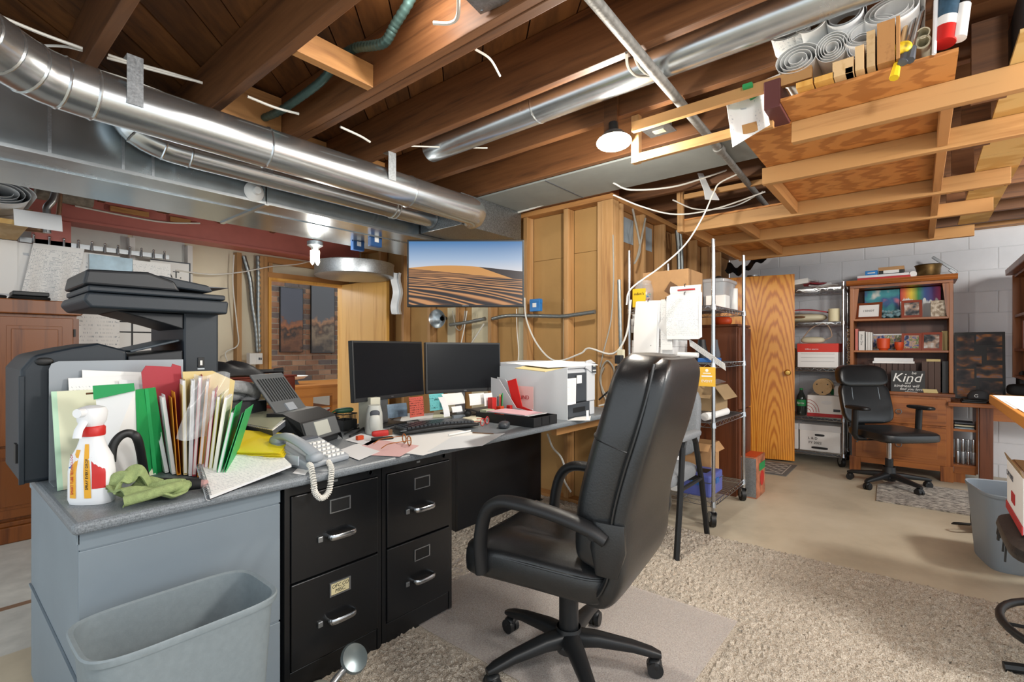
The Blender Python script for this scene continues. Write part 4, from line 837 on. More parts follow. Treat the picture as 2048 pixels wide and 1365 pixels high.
# open green hanging folder with a white sheet in it
t = thing('hanging_folder', 'open green hanging folder with a white sheet, nearest to the spray bottle', 'folder')
a0, a1 = PZ(278, 958, Zt), PY(270, 780, 1.86); b1 = PY(190, 775, 1.93); b0 = PY(204, 950, 1.90)
B().quad(b0+Vector((0, .01, 0)), a0+Vector((0, .01, 0)), a1, b1, .001).build('white_sheet', 'paper', t)
B().quad(PY(188, 800, 1.92), PY(270, 782, 1.855), PY(268, 767, 1.86), PY(186, 772, 1.93), .002).build('hanging_flap', 'bright_green', t)
c0, c1 = PZ(335, 940, Zt), PY(310, 775, 1.93)
B().quad(a0, c0, c1, a1, .002).build('side_panel', 'bright_green', t); md = (a0+c0)/2; B().quad(md+Vector((-.004, -.008, 0)), md+Vector((.008, -.006, 0)), (a1+c1)/2+Vector((.006, -.004, 0)), (a1+c1)/2+Vector((-.004, -.006, 0)), .002).build('side_fold', 'bright_green2', t)
B().tube([PY(172, 788, 1.94), PY(190, 787, 1.935)], (.003, .006), 8).build('hanger_tip', M('brown_plastic', '#6b4a2c', .5), t)
t = thing('paper_folder', 'wide dark red folder standing tall behind the folder row', 'folder'); P_ = [PY(a, c, 2.02) for a, c in ((300, 930), (372, 930), (362, 733), (345, 728), (343, 734), (292, 732), (283, 745))]
B().add([p+Vector((0, d, 0)) for d in (0, .004) for p in P_], [tuple(range(7)), tuple(range(13, 6, -1))]+[(k, (k+1) % 7, 7+(k+1) % 7, 7+k) for k in range(7)]).build('cover', 'folder_red', t)
t = thing('paper_folder', 'manila folder in clear plastic at the back of the folder row', 'folder'); P_ = [PY(a, c, 1.98) for a, c in ((385, 930), (450, 930), (470, 762), (425, 742), (365, 744))]
B().add([p+Vector((0, d, 0)) for d in (0, .004) for p in P_], [tuple(range(5)), tuple(range(9, 4, -1))]+[(k, (k+1) % 5, 5+(k+1) % 5, 5+k) for k in range(5)]).build('cover', 'manila', t)
for k, (p0, q0, p1, q1, mt_, lab, pp) in enumerate((
    (338, 945, 308, 790, 'paper', 'thick white stapled bundle right of the green hanging folder', ('paper2', .98)),
    (352, 948, 330, 790, 'paper2', 'white stapled bundle with bent corner in the folder row', ('paper', .97)),
    (362, 950, 350, 785, 'amber', 'orange yellow envelope in the folder row', None),
    (375, 950, 372, 760, 'manila', 'manila folder full of white papers in the folder row', ('paper', .99)),
    (385, 952, 390, 760, 'paper', 'bundle of loose white sheets leaning right in the folder row', ('paper2', .99)),
    (392, 953, 405, 752, 'folder_red', 'thin red folder with white pages leaning right', ('paper', .98)),
    (402, 955, 420, 760, 'amber', 'amber folder wrapped in clear plastic', ('paper2', .98)),
    (414, 957, 432, 778, 'folder_red', 'bright red folder bent at the bottom', ('paper', .97)),
    (422, 958, 442, 790, 'folder_olive', 'olive yellow folder beside the last green ones', ('paper', .97)),
    (430, 960, 455, 800, 'cream_folder', 'cream folder with white sheets before the last green ones', ('paper', 1.02)),
    (438, 962, 472, 812, 'bright_green', 'green folder leaning right, second from the notebook', ('paper2', .9)),
    (446, 962, 492, 820, 'bright_green2', 'rightmost green folder leaning over the notebook', None))):
    leaf(p0, q0, p1, q1, .17, 84-k*2.2, .011 if k not in (11,) else .008, mt_, lab, .02, papers=pp)
tag(B().grid(lambda u, v: PY(388+u*72-30*v+6*math.sin(v*5), 748+v*130+5*math.sin(u*6), 1.76+.05*u+.012*math.sin(u*9+v*7)), 12, 14, .001).build('plastic_sleeve', 'poly', smooth=True), 'clear plastic sleeve wrapped over the folders', 'plastic sleeve')
# spray bottle
t = thing('spray_bottle', 'white spray bottle with red and yellow label at the desk corner', 'bottle', (.305, 1.765, Zt), -48)
Z = lambda w_, d_, z: ((0, 0, z), (w_, 0, 0), (0, d_, 0))
M('bottle_white', '#e6e8ea', .35); M('label_yellow', '#e2a51c', .45); M('label_red', '#c0221e', .45)
B().loft([Z(.052, .03, 0), Z(.056, .033, .012), Z(.055, .033, .09), Z(.05, .03, .125), Z(.034, .024, .155), Z(.027, .022, .175), Z(.026, .022, .19)], 28, .75).build('bottle', 'bottle_white', t, True)
B().loft([Z(.029, .026, .185), Z(.03, .027, .19), Z(.03, .027, .208), Z(.027, .024, .212)], 24, .9).build('collar', 'label_red', t, True)
B().loft([Z(.022, .022, .211), Z(.028, .03, .225), Z(.03, .034, .25), Z(.026, .028, .262), Z(.012, .012, .268)], 20, .7).build('sprayer_head', 'bottle_white', t, True)
B().tube([(0, -.02, .235), (0, -.045, .205), (0, -.05, .185)], (.012, .006), 8).build('trigger', 'bottle_white', t, True); B().cyl((0, -.03, .252), (0, -.05, .252), .012, n=12).build('nozzle', 'bottle_white', t, True)
def band(x0, x1, w_, z0, z1, mat, name, sl=0): 
    def fn(u, v):
        z = z0+(z1-z0)*v; k = .055 if z < .09 else .055-(z-.09)*.32; kd = .033 if z < .09 else .033-(z-.09)*.13
        x = max(-.98, min(.98, (x0+(x1-x0)*u+sl*v)))
        return (x*k*1.01, -kd*1.03*(1-abs(x)**2.6)**(1/2.6)-.0007, z)
    B().grid(fn, 10, 14, .0006).build(name, mat, t, True)
band(-.62, -.30, .02, .02, .15, 'label_yellow', 'label_stripe'); band(.12, .42, .02, .02, .165, 'label_yellow', 'label_stripe', -.1); band(.45, .92, .02, .045, .13, 'label_red', 'label_patch'); band(-.9, -.6, .02, .10, .118, 'blue', 'label_patch')
text('SMART TUBE TECHNOLOGY', .0085, 'ink_red', t, (-.0255, -.0345, .085), (PI/2, -PI/2, 0)); text('SPRAY EVERY DROP', .0095, 'ink', t, (.014, -.0358, .085), (PI/2, -PI/2, 0))
# green cloth
M('cloth_green', '#8f9f6a', .95, var=.15, vs=60, bmp=.6, bs=250)
t = thing('cleaning_cloth', 'crumpled olive green cloth on the desk corner', 'cloth', (.395, 1.665, Zt))
B().grid(lambda u, v: (-.055+.15*u+.015*math.sin(v*5), -.055+.11*v+.012*math.sin(u*6), .010+.035*abs(math.sin(u*4.2+v*2.1))*(.4+.6*v)+.012*math.sin(v*9+u*3)**2), 26, 22, .006).build('fold', 'cloth_green', t, True)
B().grid(lambda u, v: (-.06+.085*u+.012*math.sin(v*6), .02+.05*v, .03+.065*math.sin(PI*u)**.7*(.5+.5*math.sin(PI*v)) + .01*math.sin(u*11)), 20, 16, .006).build('fold', 'cloth_green', t, True)
B().tube(bez([(-.05, -.045, .02), (.0, -.055, .028), (.06, -.045, .034), (.1, -.02, .028), (.105, .01, .018)], 6), .014, 10).build('rolled_edge', 'cloth_green', t, True)
M('cloth_pink', '#a3848c', .95, var=.2, vs=80)
tag(B().sell((.33, 1.87, Zt+.024), (.035, .03, .022), .8, nu=18, nv=10).build('cleaning_cloth', 'cloth_pink', smooth=True), 'small balled pink cloth behind the spray bottle', 'cloth')
# umbrella
t = thing('umbrella', 'folded black umbrella with curved handle in front of the folders', 'umbrella')
h0 = PY(222, 920, 1.80); B().tube(bez([PY(222, 925, 1.80), PY(226, 893, 1.80), PY(242, 872, 1.80), PY(262, 868, 1.80), PY(277, 885, 1.80), PZ(290, 955, Zt+.02)], 6), (.012, .008), 12).build('handle', 'black_plastic', t, True)
B().tube([PZ(285, 968, Zt+.024), PZ(345, 972, Zt+.024), PZ(402, 968, Zt+.02)], [.02, .022, .015], 14).build('canopy', M('umbrella_black', '#0e0f11', .7), t, True); B().cyl(PZ(402, 968, Zt+.02), PZ(412, 968, Zt+.02), .012, n=12).build('tip', M('rose', '#b78f8c', .6), t, True)
# spiral notebook
t = thing('spiral_notebook', 'open spiral notebook with handwriting leaning on the folders', 'notebook')
n0, n1, n2, n3 = PZ(434, 1000, T+.004), PZ(583, 930, T+.03), PZ(542, 884, T+.075), PZ(400, 930, T+.045)
n0 = Vector((n0.x, max(n0.y, 1.56), n0.z))
def patch(name, a, b_, c, d, mat, parent, th, sag=0, nn=8, off=0):
    o = Vector((0, 0, off)); f_ = lambda u, v: (a*(1-u)+b_*u)*(1-v)+(d*(1-u)+c*u)*v+o+Vector((0, 0, -sag*math.sin(PI*v)*1.0))
    return B().grid(f_, nn, nn, th).build(name, mat, parent, True)
patch('page', n0, n1, n2, n3, 'handwriting', t, .002, .004); patch('page_block', n0, n1, n2, n3, 'paper2', t, .006, .004, off=-.0025); patch('back_cover', n0, n1, n2, n3, 'cable_black', t, .002, .004, off=-.009)
K = 22; bd = B()
for k in range(K):
    p = n0.lerp(n3, (k+.5)/K)+Vector((-.002, 0, -.005)); bd.tube([p+Vector((.009*math.cos(a), .003*math.sin(a), .009*math.sin(a))) for a in [2*PI*i/8 for i in range(8)]], .0011, 5, closed=True)
bd.build('spiral_wire', 'steel', t, True)
# yellow pad and clear folder
t = thing('yellow_envelopes', 'stack of bright yellow folders behind the notebook', 'folder')
a, b_, c, d = PZ(470, 905, T+.065), PZ(560, 905, T+.065), PZ(587, 868, T+.085), PZ(478, 860, T+.10)
for k in range(4): patch('folder', a+Vector((k*.004, 0, 0)), b_+Vector((k*.005, 0, 0)), c, d, 'sheet_yellow', t, .0025, 0, 3, -.006*k)
patch('support', a, b_, c, d, 'cable_black', t, .002, 0, 3, -.03)
t = thing('clear_folder', 'clear plastic folder of papers lying on the yellow stack', 'folder')
a, b_, c, d = PZ(488, 850, T+.11), PZ(545, 860, T+.11), PZ(590, 826, T+.14), PZ(500, 816, T+.15)
patch('papers', a, b_, c, d, 'print_flat', t, .004, 0, 4); patch('cover', a, b_, c, d, M('clear_cover', '#c9cdb0', .25, alpha=.6), t, .001, -.006, 6, .006); patch('support', a, b_, c, d, 'ink_grey', t, .02, 0, 3, -.005)
# telephone
ph = PZ(612, 920, T); t = thing('desk_telephone', 'grey corded desk telephone at the front of the desk', 'telephone', (ph.x-.01, ph.y-.045, Zt), 12)
M('phone_grey', '#9aa1a8', .45); M('phone_dark', '#6d757e', .4)
B().prism([(-.105, 0), (.105, 0), (.105, .075), (.06, .075), (-.105, .02)], -.095, .10, 'x').build('body', 'phone_grey', t, bev=.008, seg=3)
bd = B()
for i in range(5):
    for j in range(4):
        x, y = .012+j*.021, -.085+i*.026; z = .02+(y+.105)*.333; bd.box(x-.007, x+.007, y-.008, y+.008, z-.004, z+.006)
bd.build('keys', 'white', t)
B().box(.005, .085, .05, .095, .072, .080).build('display', 'ink_grey', t, bev=.002)
B().tube(bez([(-.062, .10, .093), (-.062, .04, .10), (-.062, -.04, .078), (-.062, -.105, .048)], 5), (.024, .014), 14).build('handset', 'phone_grey', t, True)
B().sell((-.062, .095, .083), (.027, .027, .018), .7, nu=20, nv=10).build('earpiece', 'phone_grey', t, True); B().sell((-.062, -.10, .04), (.027, .027, .018), .7, nu=20, nv=10).build('mouthpiece', 'phone_grey', t, True)
B().box(-.099, -.094, -.06, .09, .012, .045).build('side_window', M('phone_silver', '#c3c9d0', .3), t)
t2 = thing('telephone_cord', 'coiled white telephone cord hanging over the desk edge', 'cord')
pth = bez([PZ(618, 930, T+.02), PY(622, 935, 1.60), PY(627, 962, 1.555), PY(630, 985, 1.55), PY(643, 997, 1.55), PY(657, 985, 1.55), PY(662, 958, 1.555), PY(662, 935, 1.60), PZ(655, 922, T+.012)], 40)
hp = []; 
for i, p in enumerate(pth):
    tg = (pth[min(i+1, len(pth)-1)]-pth[max(i-1, 0)]).normalized(); u_ = tg.cross(Vector((0, 1, .3))).normalized(); v_ = tg.cross(u_); a = i*.95
    hp.append(p+(u_*math.cos(a)+v_*math.sin(a))*.0085)
B().tube(hp, .0026, 5).build('coil', 'cable_white', t2, True)
# document scanner
t = thing('document_scanner', 'black sheet fed document scanner with raised paper tray', 'scanner', (1.10, 2.12, Zt), 30)
M('scan_black', '#26282a', .45); M('scan_grey', '#5d6163', .5)
B().prism([(-.09, 0), (.08, 0), (.085, .06), (-.09, .06)], -.14, .14, 'x').build('base', 'scan_black', t, bev=.01, seg=3)
B().prism([(-.10, .03), (-.07, .115), (.01, .15), (.085, .15), (.09, .062), (-.09, .062)], -.14, .14, 'x').build('front_cover', 'scan_black', t, bev=.012, seg=3)
sc_m = Matrix.Translation((0, -.088, .06)) @ Matrix.Rotation(math.radians(-20), 4, 'X')
tl = math.atan2(.085, .03)
mm = Matrix.Translation((0, -.0875, .0715)) @ Matrix.Rotation(tl, 4, 'X')
B().box(-.055, .055, -.028, .034, .002, .0045, mm).build('display', M('lcd', '#b9bdb4', .3), t); B().box(-.13, .13, -.04, .04, -.001, .002, mm).build('control_panel', 'scan_grey', t)
mt2 = Matrix.Translation((0, .06, .145)) @ Matrix.Rotation(math.radians(-38), 4, 'X')
tr = B().box(-.11, .11, -.004, .006, 0, .21, mt2).build('paper_tray', 'scan_grey', t, bev=.004)
bd = B()
for k in range(-5, 6): bd.box(k*.018-.003, k*.018+.003, -.0065, -.004, .06, .18, mt2)
bd.build('tray_ribs', 'scan_black', tr); bd = B().box(-.03, .03, -.012, -.004, .0, .04, mt2); bd.build('paper_guide', 'phone_grey', t)
# grey sweater and dark items behind
M('knit', '#a9aaab', .95, var=.12, vs=80, bmp=.5, bs=220)
t = thing('knit_scarf', 'rolled grey knit scarf behind the folders', 'scarf', PY(462, 800, 2.33))
B().sell((0, .02, .03), (.075, .05, .04), .8, nu=24, nv=12).build('fold', 'knit', t, True); B().tube(bez([(-.08, .0, .03), (-.03, -.04, .06), (.05, -.05, .05), (.09, -.02, .02), (.06, .0, -.02)], 6), .028, 12).build('fold', 'knit', t, True)
tag(bx('storage_box', t.location.x-.09, t.location.x+.12, t.location.y-.08, t.location.y+.1, Zt, t.location.z-.005, 'black_plastic', None, .004), 'dark box under the grey knit scarf', 'box')
# mesh cup with green stapler, misc
p = PZ(697, 862, T); t = thing('pencil_cup', 'black wire mesh pencil cup beside the document scanner', 'cup', (p.x, p.y+.04, Zt), 10)
bd = B().box(-.045, .045, -.045, .045, 0, .004)
for s in (-1, 1):
    bd.box(s*.045-.001, s*.045+.001, -.045, .045, .004, .055).box(-.045, .045, s*.045-.001, s*.045+.001, .004, .055)
    for k in range(11):
        q = -.045+.009*k
        bd.box(q-.001, q+.001, s*.045-.001, s*.045+.001, .055, .085).box(s*.045-.001, s*.045+.001, q-.001, q+.001, .055, .085)
bd.build('mesh_body', 'black_plastic', t); B().tube([(-.045, -.045, .086), (.045, -.045, .086), (.045, .045, .086), (-.045, .045, .086)], .003, 6, closed=True).build('rim', 'black_plastic', t)
tag(B().sell((p.x-.005, p.y+.03, Zt+.104), (.05, .022, .014), .7, nu=24, nv=10).build('sponge', M('dark_green', '#1d4a35', .5), smooth=True), 'dark green rounded case resting on the mesh pencil cup', 'case')
p2 = PZ(650, 838, T+.06); t = thing('cable_bundle', 'tangle of dark cords and pens behind the document scanner', 'cables', (p2.x+.02, p2.y+.02, Zt))
for k in range(5): B().tube(bez([(random.uniform(-.09, .09), random.uniform(-.04, .06), random.uniform(.004, .1)) for _ in range(5)], 6), .004, 6).build('cord', ('cable_black', 'cable_grey', 'red', 'cable_black', 'green')[k], t, True)
# desk speaker
p = PZ(752, 868, T); t = thing('desk_speaker', 'small grey white desktop speaker left of the keyboard', 'speaker', (p.x+.01, p.y+.03, Zt), -30)
M('spk', '#b9bcb6', .4)
B().loft([Z(.045, .05, 0), Z(.042, .05, .03), Z(.04, .045, .10), Z(.03, .035, .14)], 24, .6).build('body', 'spk', t, True); B().sell((.0, -.035, .055), (.03, .03, .05), .8, nu=20, nv=12).build('grille', M('spk2', '#cfd2cc', .4), t, True); B().sell((.0, -.03, .10), (.026, .026, .02), .8, nu=20, nv=10).build('smoke_cap', 'ink_grey', t, True)
tag(bx('small_box', p.x+.03, p.x+.09, p.y+.09, p.y+.2, Zt, Zt+.17, M('box_pale', '#c5c3b2', .7), None, .002), 'pale striped box standing behind the small speaker', 'box')
# photo card, notes
def stand(px0, py0, px1, py1, y, mat, label, name='sticky_note', cat='note', lean=.01, words=None, ink='ink', th=.001):
    a, c = PY(px0, py1, y), PY(px1, py0, y); t = thing(name, label, cat, (a.x, y, a.z)); w_, h_ = c.x-a.x, c.z-a.z
    B().grid(lambda u, v: (w_*u, lean*v*v, h_*v), 2, 6, th).build('sheet', mat, t)
    for k, (s, fx, fz, sz) in enumerate(words or ()): text(s, h_*sz, ink, t, (w_*fx, -.0035+lean*fz*fz, h_*fz), FY, shear=.15)
    return t
printed('note_red', '#c65a4a', '#6a2a22', 9, 'Z', 3, .5); printed('note_teal', '#6cc3c6', '#3f7f88', 7, 'Z', 3, .6); M('photo', '#6a7f92', .4, var=.6, vs=14)
stand(776, 806, 815, 838, 2.20, 'photo', 'small glossy photo propped under the left monitor', 'photo_print', 'photo')
stand(820, 793, 848, 836, 2.13, 'note_red', 'red note with handwriting and a white figure under the left monitor')
stand(860, 787, 889, 823, 2.16, 'note_teal', 'teal note with handwriting under the right monitor', words=(('PMO', .45, .66, .16), ('(V.)', .3, .18, .14)))
stand(890, 786, 930, 812, 2.12, 'paper', 'white note leaning between the teal note and the cream note', lean=.03); stand(905, 812, 925, 826, 2.08, 'paper2', 'small folded white slip below the right monitor'); stand(940, 786, 970, 812, 2.08, 'print_sparse', 'white handwritten note under the right monitor, left one'); stand(969, 786, 986, 813, 2.05, 'print_sparse', 'white handwritten note under the right monitor, right one')
stand(888, 795, 900, 835, 2.02, 'paper2', 'narrow folded card standing behind the keyboard', lean=.05, name='folded_card', cat='card')
# keyboard
t = thing('keyboard', 'black ergonomic keyboard on loose papers', 'keyboard', (1.72, 1.93, Zt+.004), -13)
def kb(p): return Vector((p.x, p.y+.25*p.x*p.x, p.z+.012*math.cos(p.x*7)))
B().sell((0, 0, .012), (.235, .09, .011), .3, .5, 40, 10, kb).build('case', 'black_plastic', t, True)
bd = B()
for r in range(5):
    for c_ in range(19):
        x = -.2+c_*.0217; y = -.045+r*.024; q = kb(Vector((x, y, .02))); bd.box(q.x-.0085, q.x+.0085, q.y-.0095, q.y+.0095, q.z-.002, q.z+.011)
k_ = bd.build('keys', M('key_grey', '#34383d', .4), t); k_['kind'] = 'stuff'
for k in (-1, 0): q = kb(Vector((-.2+.0*k, -.066, .018))); B().box(q.x-.02+.05*(k+1)-.01, q.x+.02+.05*(k+1)-.02, q.y-.006, q.y+.006, q.z+.001, q.z+.004).build('palm_key', 'steel', t)
# mouse
p = PZ(1014, 857, T); t = thing('computer_mouse', 'dark grey computer mouse beside the black tray', 'mouse', (p.x, p.y+.02, Zt), -60)
B().sell((0, 0, .016), (.03, .05, .019), .75, nu=24, nv=12, fn=lambda q: Vector((q.x, q.y, max(q.z, 0)))).build('shell', M('mouse_grey', '#3c4045', .35), t, True); B().cyl((-.004, .03, .031), (.004, .03, .031), .008, n=12).build('wheel', 'black', t, True)
# loose papers
def flat(px, label, mat='paper', z=0, name='loose_paper', cat='paper', th=.0008):
    tag(B().prism([tuple(PZ(a, c, T).xy) for a, c in px], Zt+z, Zt+z+th).build(name, mat), label, cat)
M('pink_paper', '#e2b9b8', .75); M('lined', '#dfe3e6', .7)
flat([(700, 893), (846, 912), (985, 872), (850, 850)], 'large white sheet under the keyboard front', 'paper', .0002)
flat([(690, 910), (800, 915), (838, 893), (748, 880)], 'pink paper lying in front of the glasses', 'pink_paper', .0014)
flat([(672, 905), (718, 923), (760, 905), (712, 890)], 'white square sheet beside the telephone', 'paper2', .0026)
flat([(690, 882), (735, 893), (762, 880), (722, 868)], 'pale sheet behind the telephone keypad', 'lined', .0014)
flat([(855, 905), (965, 893), (1010, 868), (905, 875)], 'white lined pad in front of the keyboard', 'lined', .0016)
flat([(930, 845), (985, 845), (985, 830), (930, 830)], 'cream paper pile behind the mouse', M('cream_paper', '#d9d3b8', .7), .0015)
flat([(840, 843), (950, 832), (905, 822), (820, 832)], 'white sheets lying behind the keyboard', 'paper', .0014); flat([(1135, 842), (1180, 842), (1182, 833), (1150, 836)], 'white slip in front of the desk printer', 'paper', .0006)
flat([(585, 948), (610, 952), (618, 940), (595, 938)], 'pale slip under the telephone cord', 'paper2', .0004)
tag(bx('folded_receipt', *(lambda a: (a.x-.006, a.x+.02, a.y, a.y+.002, Zt, Zt+.055))(PZ(1174, 840, T)), 'paper'), 'small upright white slip in front of the desk printer', 'paper')
flat([(865, 838), (905, 836), (900, 822), (868, 824)], 'yellow topped slip behind the keyboard', 'cream_folder', .0028)
flat([(800, 845), (842, 840), (835, 826), (805, 830)], 'white sheet sticking out behind the left keyboard corner', 'paper', .0026)
flat([(905, 838), (940, 836), (930, 822), (902, 824)], 'grey sheet below the small folded slip', 'paper2', .004)
flat([(735, 868), (790, 876), (800, 864), (750, 858)], 'white sheet under the red stapler', 'paper', .0003)
flat([(1045, 838), (1070, 846), (1085, 838), (1060, 832)], 'white card beside the black tray', 'paper', .0004) if False else None
for k, (pp, lab) in enumerate((([(715, 858), (735, 850), (757, 846)], 'thin black cord behind the small speaker'), ([(905, 822), (925, 818), (950, 822), (968, 830)], 'black cord looping under the right monitor'), ([(780, 845), (790, 832), (806, 826)], 'black cord behind the glossy photo'))):
    cable([PZ(a, c, T+.005) for a, c in pp], .004, 'cable_black', lab)
tag(bx('tissue_pile', 1.985, 2.07, 1.93, 2.02, Zt+.0025, Zt+.03, 'cream_paper', None, .008), 'crumpled cream tissue pile left of the black tray', 'tissue')
# pens, lighter, gadgets
def pen(a, c, mat, label, r=.0045): tag(B().tube([PZ(*a, T+r+.004), PZ(*c, T+r+.004)], [r, r*.8], 8).build('pen', mat, smooth=True), label, 'pen')
pen((690, 868), (718, 850), 'cable_black', 'black pen nearest to the telephone'); pen((700, 873), (733, 853), 'cable_black', 'black pen with grip beside the orange block', .006)
pen((897, 871), (941, 862), 'white', 'white pen lying in front of the keyboard'); pen((945, 866), (987, 868), 'brown_plastic', 'brown pencil on the white pad', .003)
p = PZ(722, 882, T); tag(bx('eraser_block', p.x-.016, p.x+.016, p.y, p.y+.02, Zt+.003, Zt+.022, 'orange', None, .002), 'small orange block beside the pens', 'block')
p = PZ(770, 882, T); t = thing('stapler', 'small red and black stapler in front of the speaker', 'stapler', (p.x, p.y+.02, Zt+.002), -20); B().box(-.05, .05, -.013, .013, 0, .012).build('base', 'black', t, bev=.003); B().sell((-.005, 0, .03), (.045, .012, .014), .5, nu=18, nv=8).build('arm', 'red', t, True); bx('cap', .025, .045, -.012, .012, .02, .045, 'brown_plastic', t, .003)
def glasses(p, rz, mat, label):
    t = thing('eyeglasses', label, 'glasses', p, rz)
    for s in (-1, 1):
        B().tube([(s*.034+.025*math.cos(a), 0, .022+.02*math.sin(a)) for a in [2*PI*k/20 for k in range(20)]], .0025, 6, closed=True).build('rim', mat, t, True)
        B().lathe([(0, 0), (.023, 0)], 20, Matrix.Translation((s*.034, 0, .022)) @ Matrix.Rotation(PI/2, 4, 'X')).build('lens', M('lens', '#cfd6da', .05, alpha=.25), t)
        B().tube(bez([(s*.06, 0, .028), (s*.062, .05, .026), (s*.062, .1, .022), (s*.06, .13, .006)], 4), .002, 6).build('temple', mat, t, True)
    B().tube([(-.009, 0, .026), (0, -.002, .029), (.009, 0, .026)], .002, 6).build('bridge', mat, t, True)
M('tortoise', '#9a5a1c', .35, var=.5, vs=60)
p = PZ(822, 893, T); glasses((p.x, p.y+.03, Zt+.003), 70, 'tortoise', 'amber tortoiseshell glasses on the pink paper'); p = PZ(975, 853, T); glasses((p.x, p.y+.02, Zt+.003), 20, 'red', 'red framed glasses left of the mouse')
p = PZ(935, 838, T); t = thing('webcam', 'small dark webcam lying on a grey clip under the right monitor', 'webcam', (p.x, p.y+.05, Zt), -20); B().box(-.06, .02, -.012, .012, 0, .02).build('clip', 'phone_dark', t, bev=.003); B().sell((.04, 0, .025), (.024, .022, .024), .9, nu=18, nv=10).build('head', 'black_plastic', t, True); B().lathe([(0, 0), (.012, 0), (.013, .003)], 16, Matrix.Translation((.04, -.021, .025)) @ Matrix.Rotation(PI/2, 4, 'X')).build('lens', 'black', t, True)
# black tray with things
t = thing('desk_tray', 'black plastic tray at the desk edge holding papers', 'tray', (2.1, 1.585, Zt))
B().box(0, .22, 0, .43, 0, .004).box(0, .004, 0, .43, .004, .052).box(.216, .22, 0, .43, .004, .052).box(.004, .216, 0, .004, .004, .052).box(.004, .216, .426, .43, .004, .052).build('tray', 'black_plastic', t, bev=.0015)
B().box(.072, .075, -.002, 0, .006, .05).box(.145, .148, -.002, 0, .006, .05).build('ribs', 'black', t)
tag(bx('envelope', 2.12, 2.30, 1.64, 1.95, Zt+.054, Zt+.058, 'paper'), 'white envelope lying across the black tray', 'envelope'); tag(bx('envelope', 2.115, 2.28, 1.66, 1.94, Zt+.0585, Zt+.061, M('pinkish', '#e6b8c0', .7)), 'pink striped envelope on top of the black tray', 'envelope')
tag(bx('receipt_box', 2.125, 2.2, 1.955, 2.005, Zt+.0045, Zt+.062, M('sage', '#b9c2a4', .7)), 'pale green box at the back end of the black tray', 'box')
p = PX(1006, 815, 2.24); t = thing('pen_holder', 'bright red pen holder full of pens beside the desk printer', 'cup', (2.25, 2.02, Zt)); B().box(-.02, .02, -.02, .02, 0, .125).build('holder', 'red', t, bev=.003)
B().box(.028, .062, -.045, -.01, 0, .07).build('side_cup', 'orange', t, bev=.003); B().box(.07, .095, -.085, -.055, 0, .075).build('small_cup', 'red', t, bev=.003)
for k, (x, y, mt_) in enumerate(((.038, -.03, 'red'), (.045, -.022, 'yellow'), (.05, -.035, 'green'), (.034, -.018, 'black'), (.055, -.025, 'brown_plastic'))): tag(B().tube([(2.25+x, 2.02+y, Zt+.03), (2.25+x+random.uniform(-.01, .01), 2.02+y, Zt+.13+.01*(k % 3))], .0038, 8).build('pen', mt_, smooth=True), ('red', 'yellow', 'green', 'black', 'brown')[k]+' pen standing in the red pen holder', 'pen')
# desk printer
t = thing('desk_printer', 'white and dark grey laser printer at the right end of the desk', 'printer', (2.46, 1.635, Zt))
M('pr_white', '#c9ccd0', .5); M('pr_dark', '#3a3f45', .5)
bx('body', .0, .36, .01, .52, .09, .30, 'pr_white', t, .008); bx('paper_cassette', .005, .30, -.004, .50, .0, .088, 'pr_dark', t, .006); bx('front_cover', .01, .26, -.004, .0095, .095, .275, 'pr_dark', t, .004); bx('side_strip', .265, .36, -.008, .0095, .09, .30, 'pr_white', t, .004); bx('cassette_end', .305, .36, -.004, .5, .0, .088, 'pr_white', t, .004)
B().prism([(.0, .302), (.0, .335), (.25, .345), (.36, .325), (.36, .302)], .0, .52, 'y').build('top_cover', 'pr_white', t, bev=.008); B().prism([(.245, .30), (.25, .348), (.30, .355), (.365, .33), (.365, .26), (.33, .262)], -.014, -.001, 'y').build('control_arch', 'pr_white', t, bev=.003)
bx('control_panel', .305, .36, -.018, -.0145, .27, .33, 'pr_dark', t, .003); bx('display', .318, .345, -.0195, -.0182, .31, .324, 'lcd', t)
for k in range(3): B().cyl((.318+.014*k, -.018, .285), (.318+.014*k, -.021, .285), .004, n=10).build('button', 'white', t)
text('LaserPrinter', .010, 'steel', t, (.2, -.005, .11), FY) if False else None
bx('handle_recess', .10, .24, -.006, -.0045, .03, .06, 'black', t)
tag(B().quad((2.452, 2.13, Zt), (2.452, 1.60, Zt), (2.452, 1.60, 1.085), (2.452, 2.13, 1.085), .004).build('acrylic_sheet', M('panel_white', '#d5dadd', .35)), 'tall translucent white panel leaning on the left side of the desk printer', 'panel')
t = thing('letter_tray', 'white plastic file holder with a red flyer before the desk printer', 'file holder', (2.35, 1.80, Zt))
B().prism([(.0, 0), (.29, 0), (.29, .24), (.22, .23), (.08, .06), (.0, .05)], .0, .004, 'x', Matrix.Translation((.0, .03, 0))).build('side', 'pr_white', t); B().prism([(.0, 0), (.29, 0), (.29, .24), (.22, .23), (.08, .06), (.0, .05)], .06, .064, 'x', Matrix.Translation((.0, .03, 0))).build('side', 'pr_white', t); bx('base', .0, .064, .03, .32, 0, .003, 'pr_white', t)
B().prism([(-.02, .004), (.1, .004), (.17, .22), (.1, .24), (.05, .07), (-.03, .05)], .02, .024, 'x', Matrix.Translation((.0, .03, 0))).build('flyer', M('flyer_red', '#d8201c', .5), t)
B().quad((.070, .20, .03), (.070, .03, .03), (.070, .03, .19), (.070, .20, .19), .001).build('flyer_pink', M('pale_red', '#f0c6c2', .7), t); text('UND', .035, 'ink_red', t, (.067, .10, .12), FX)
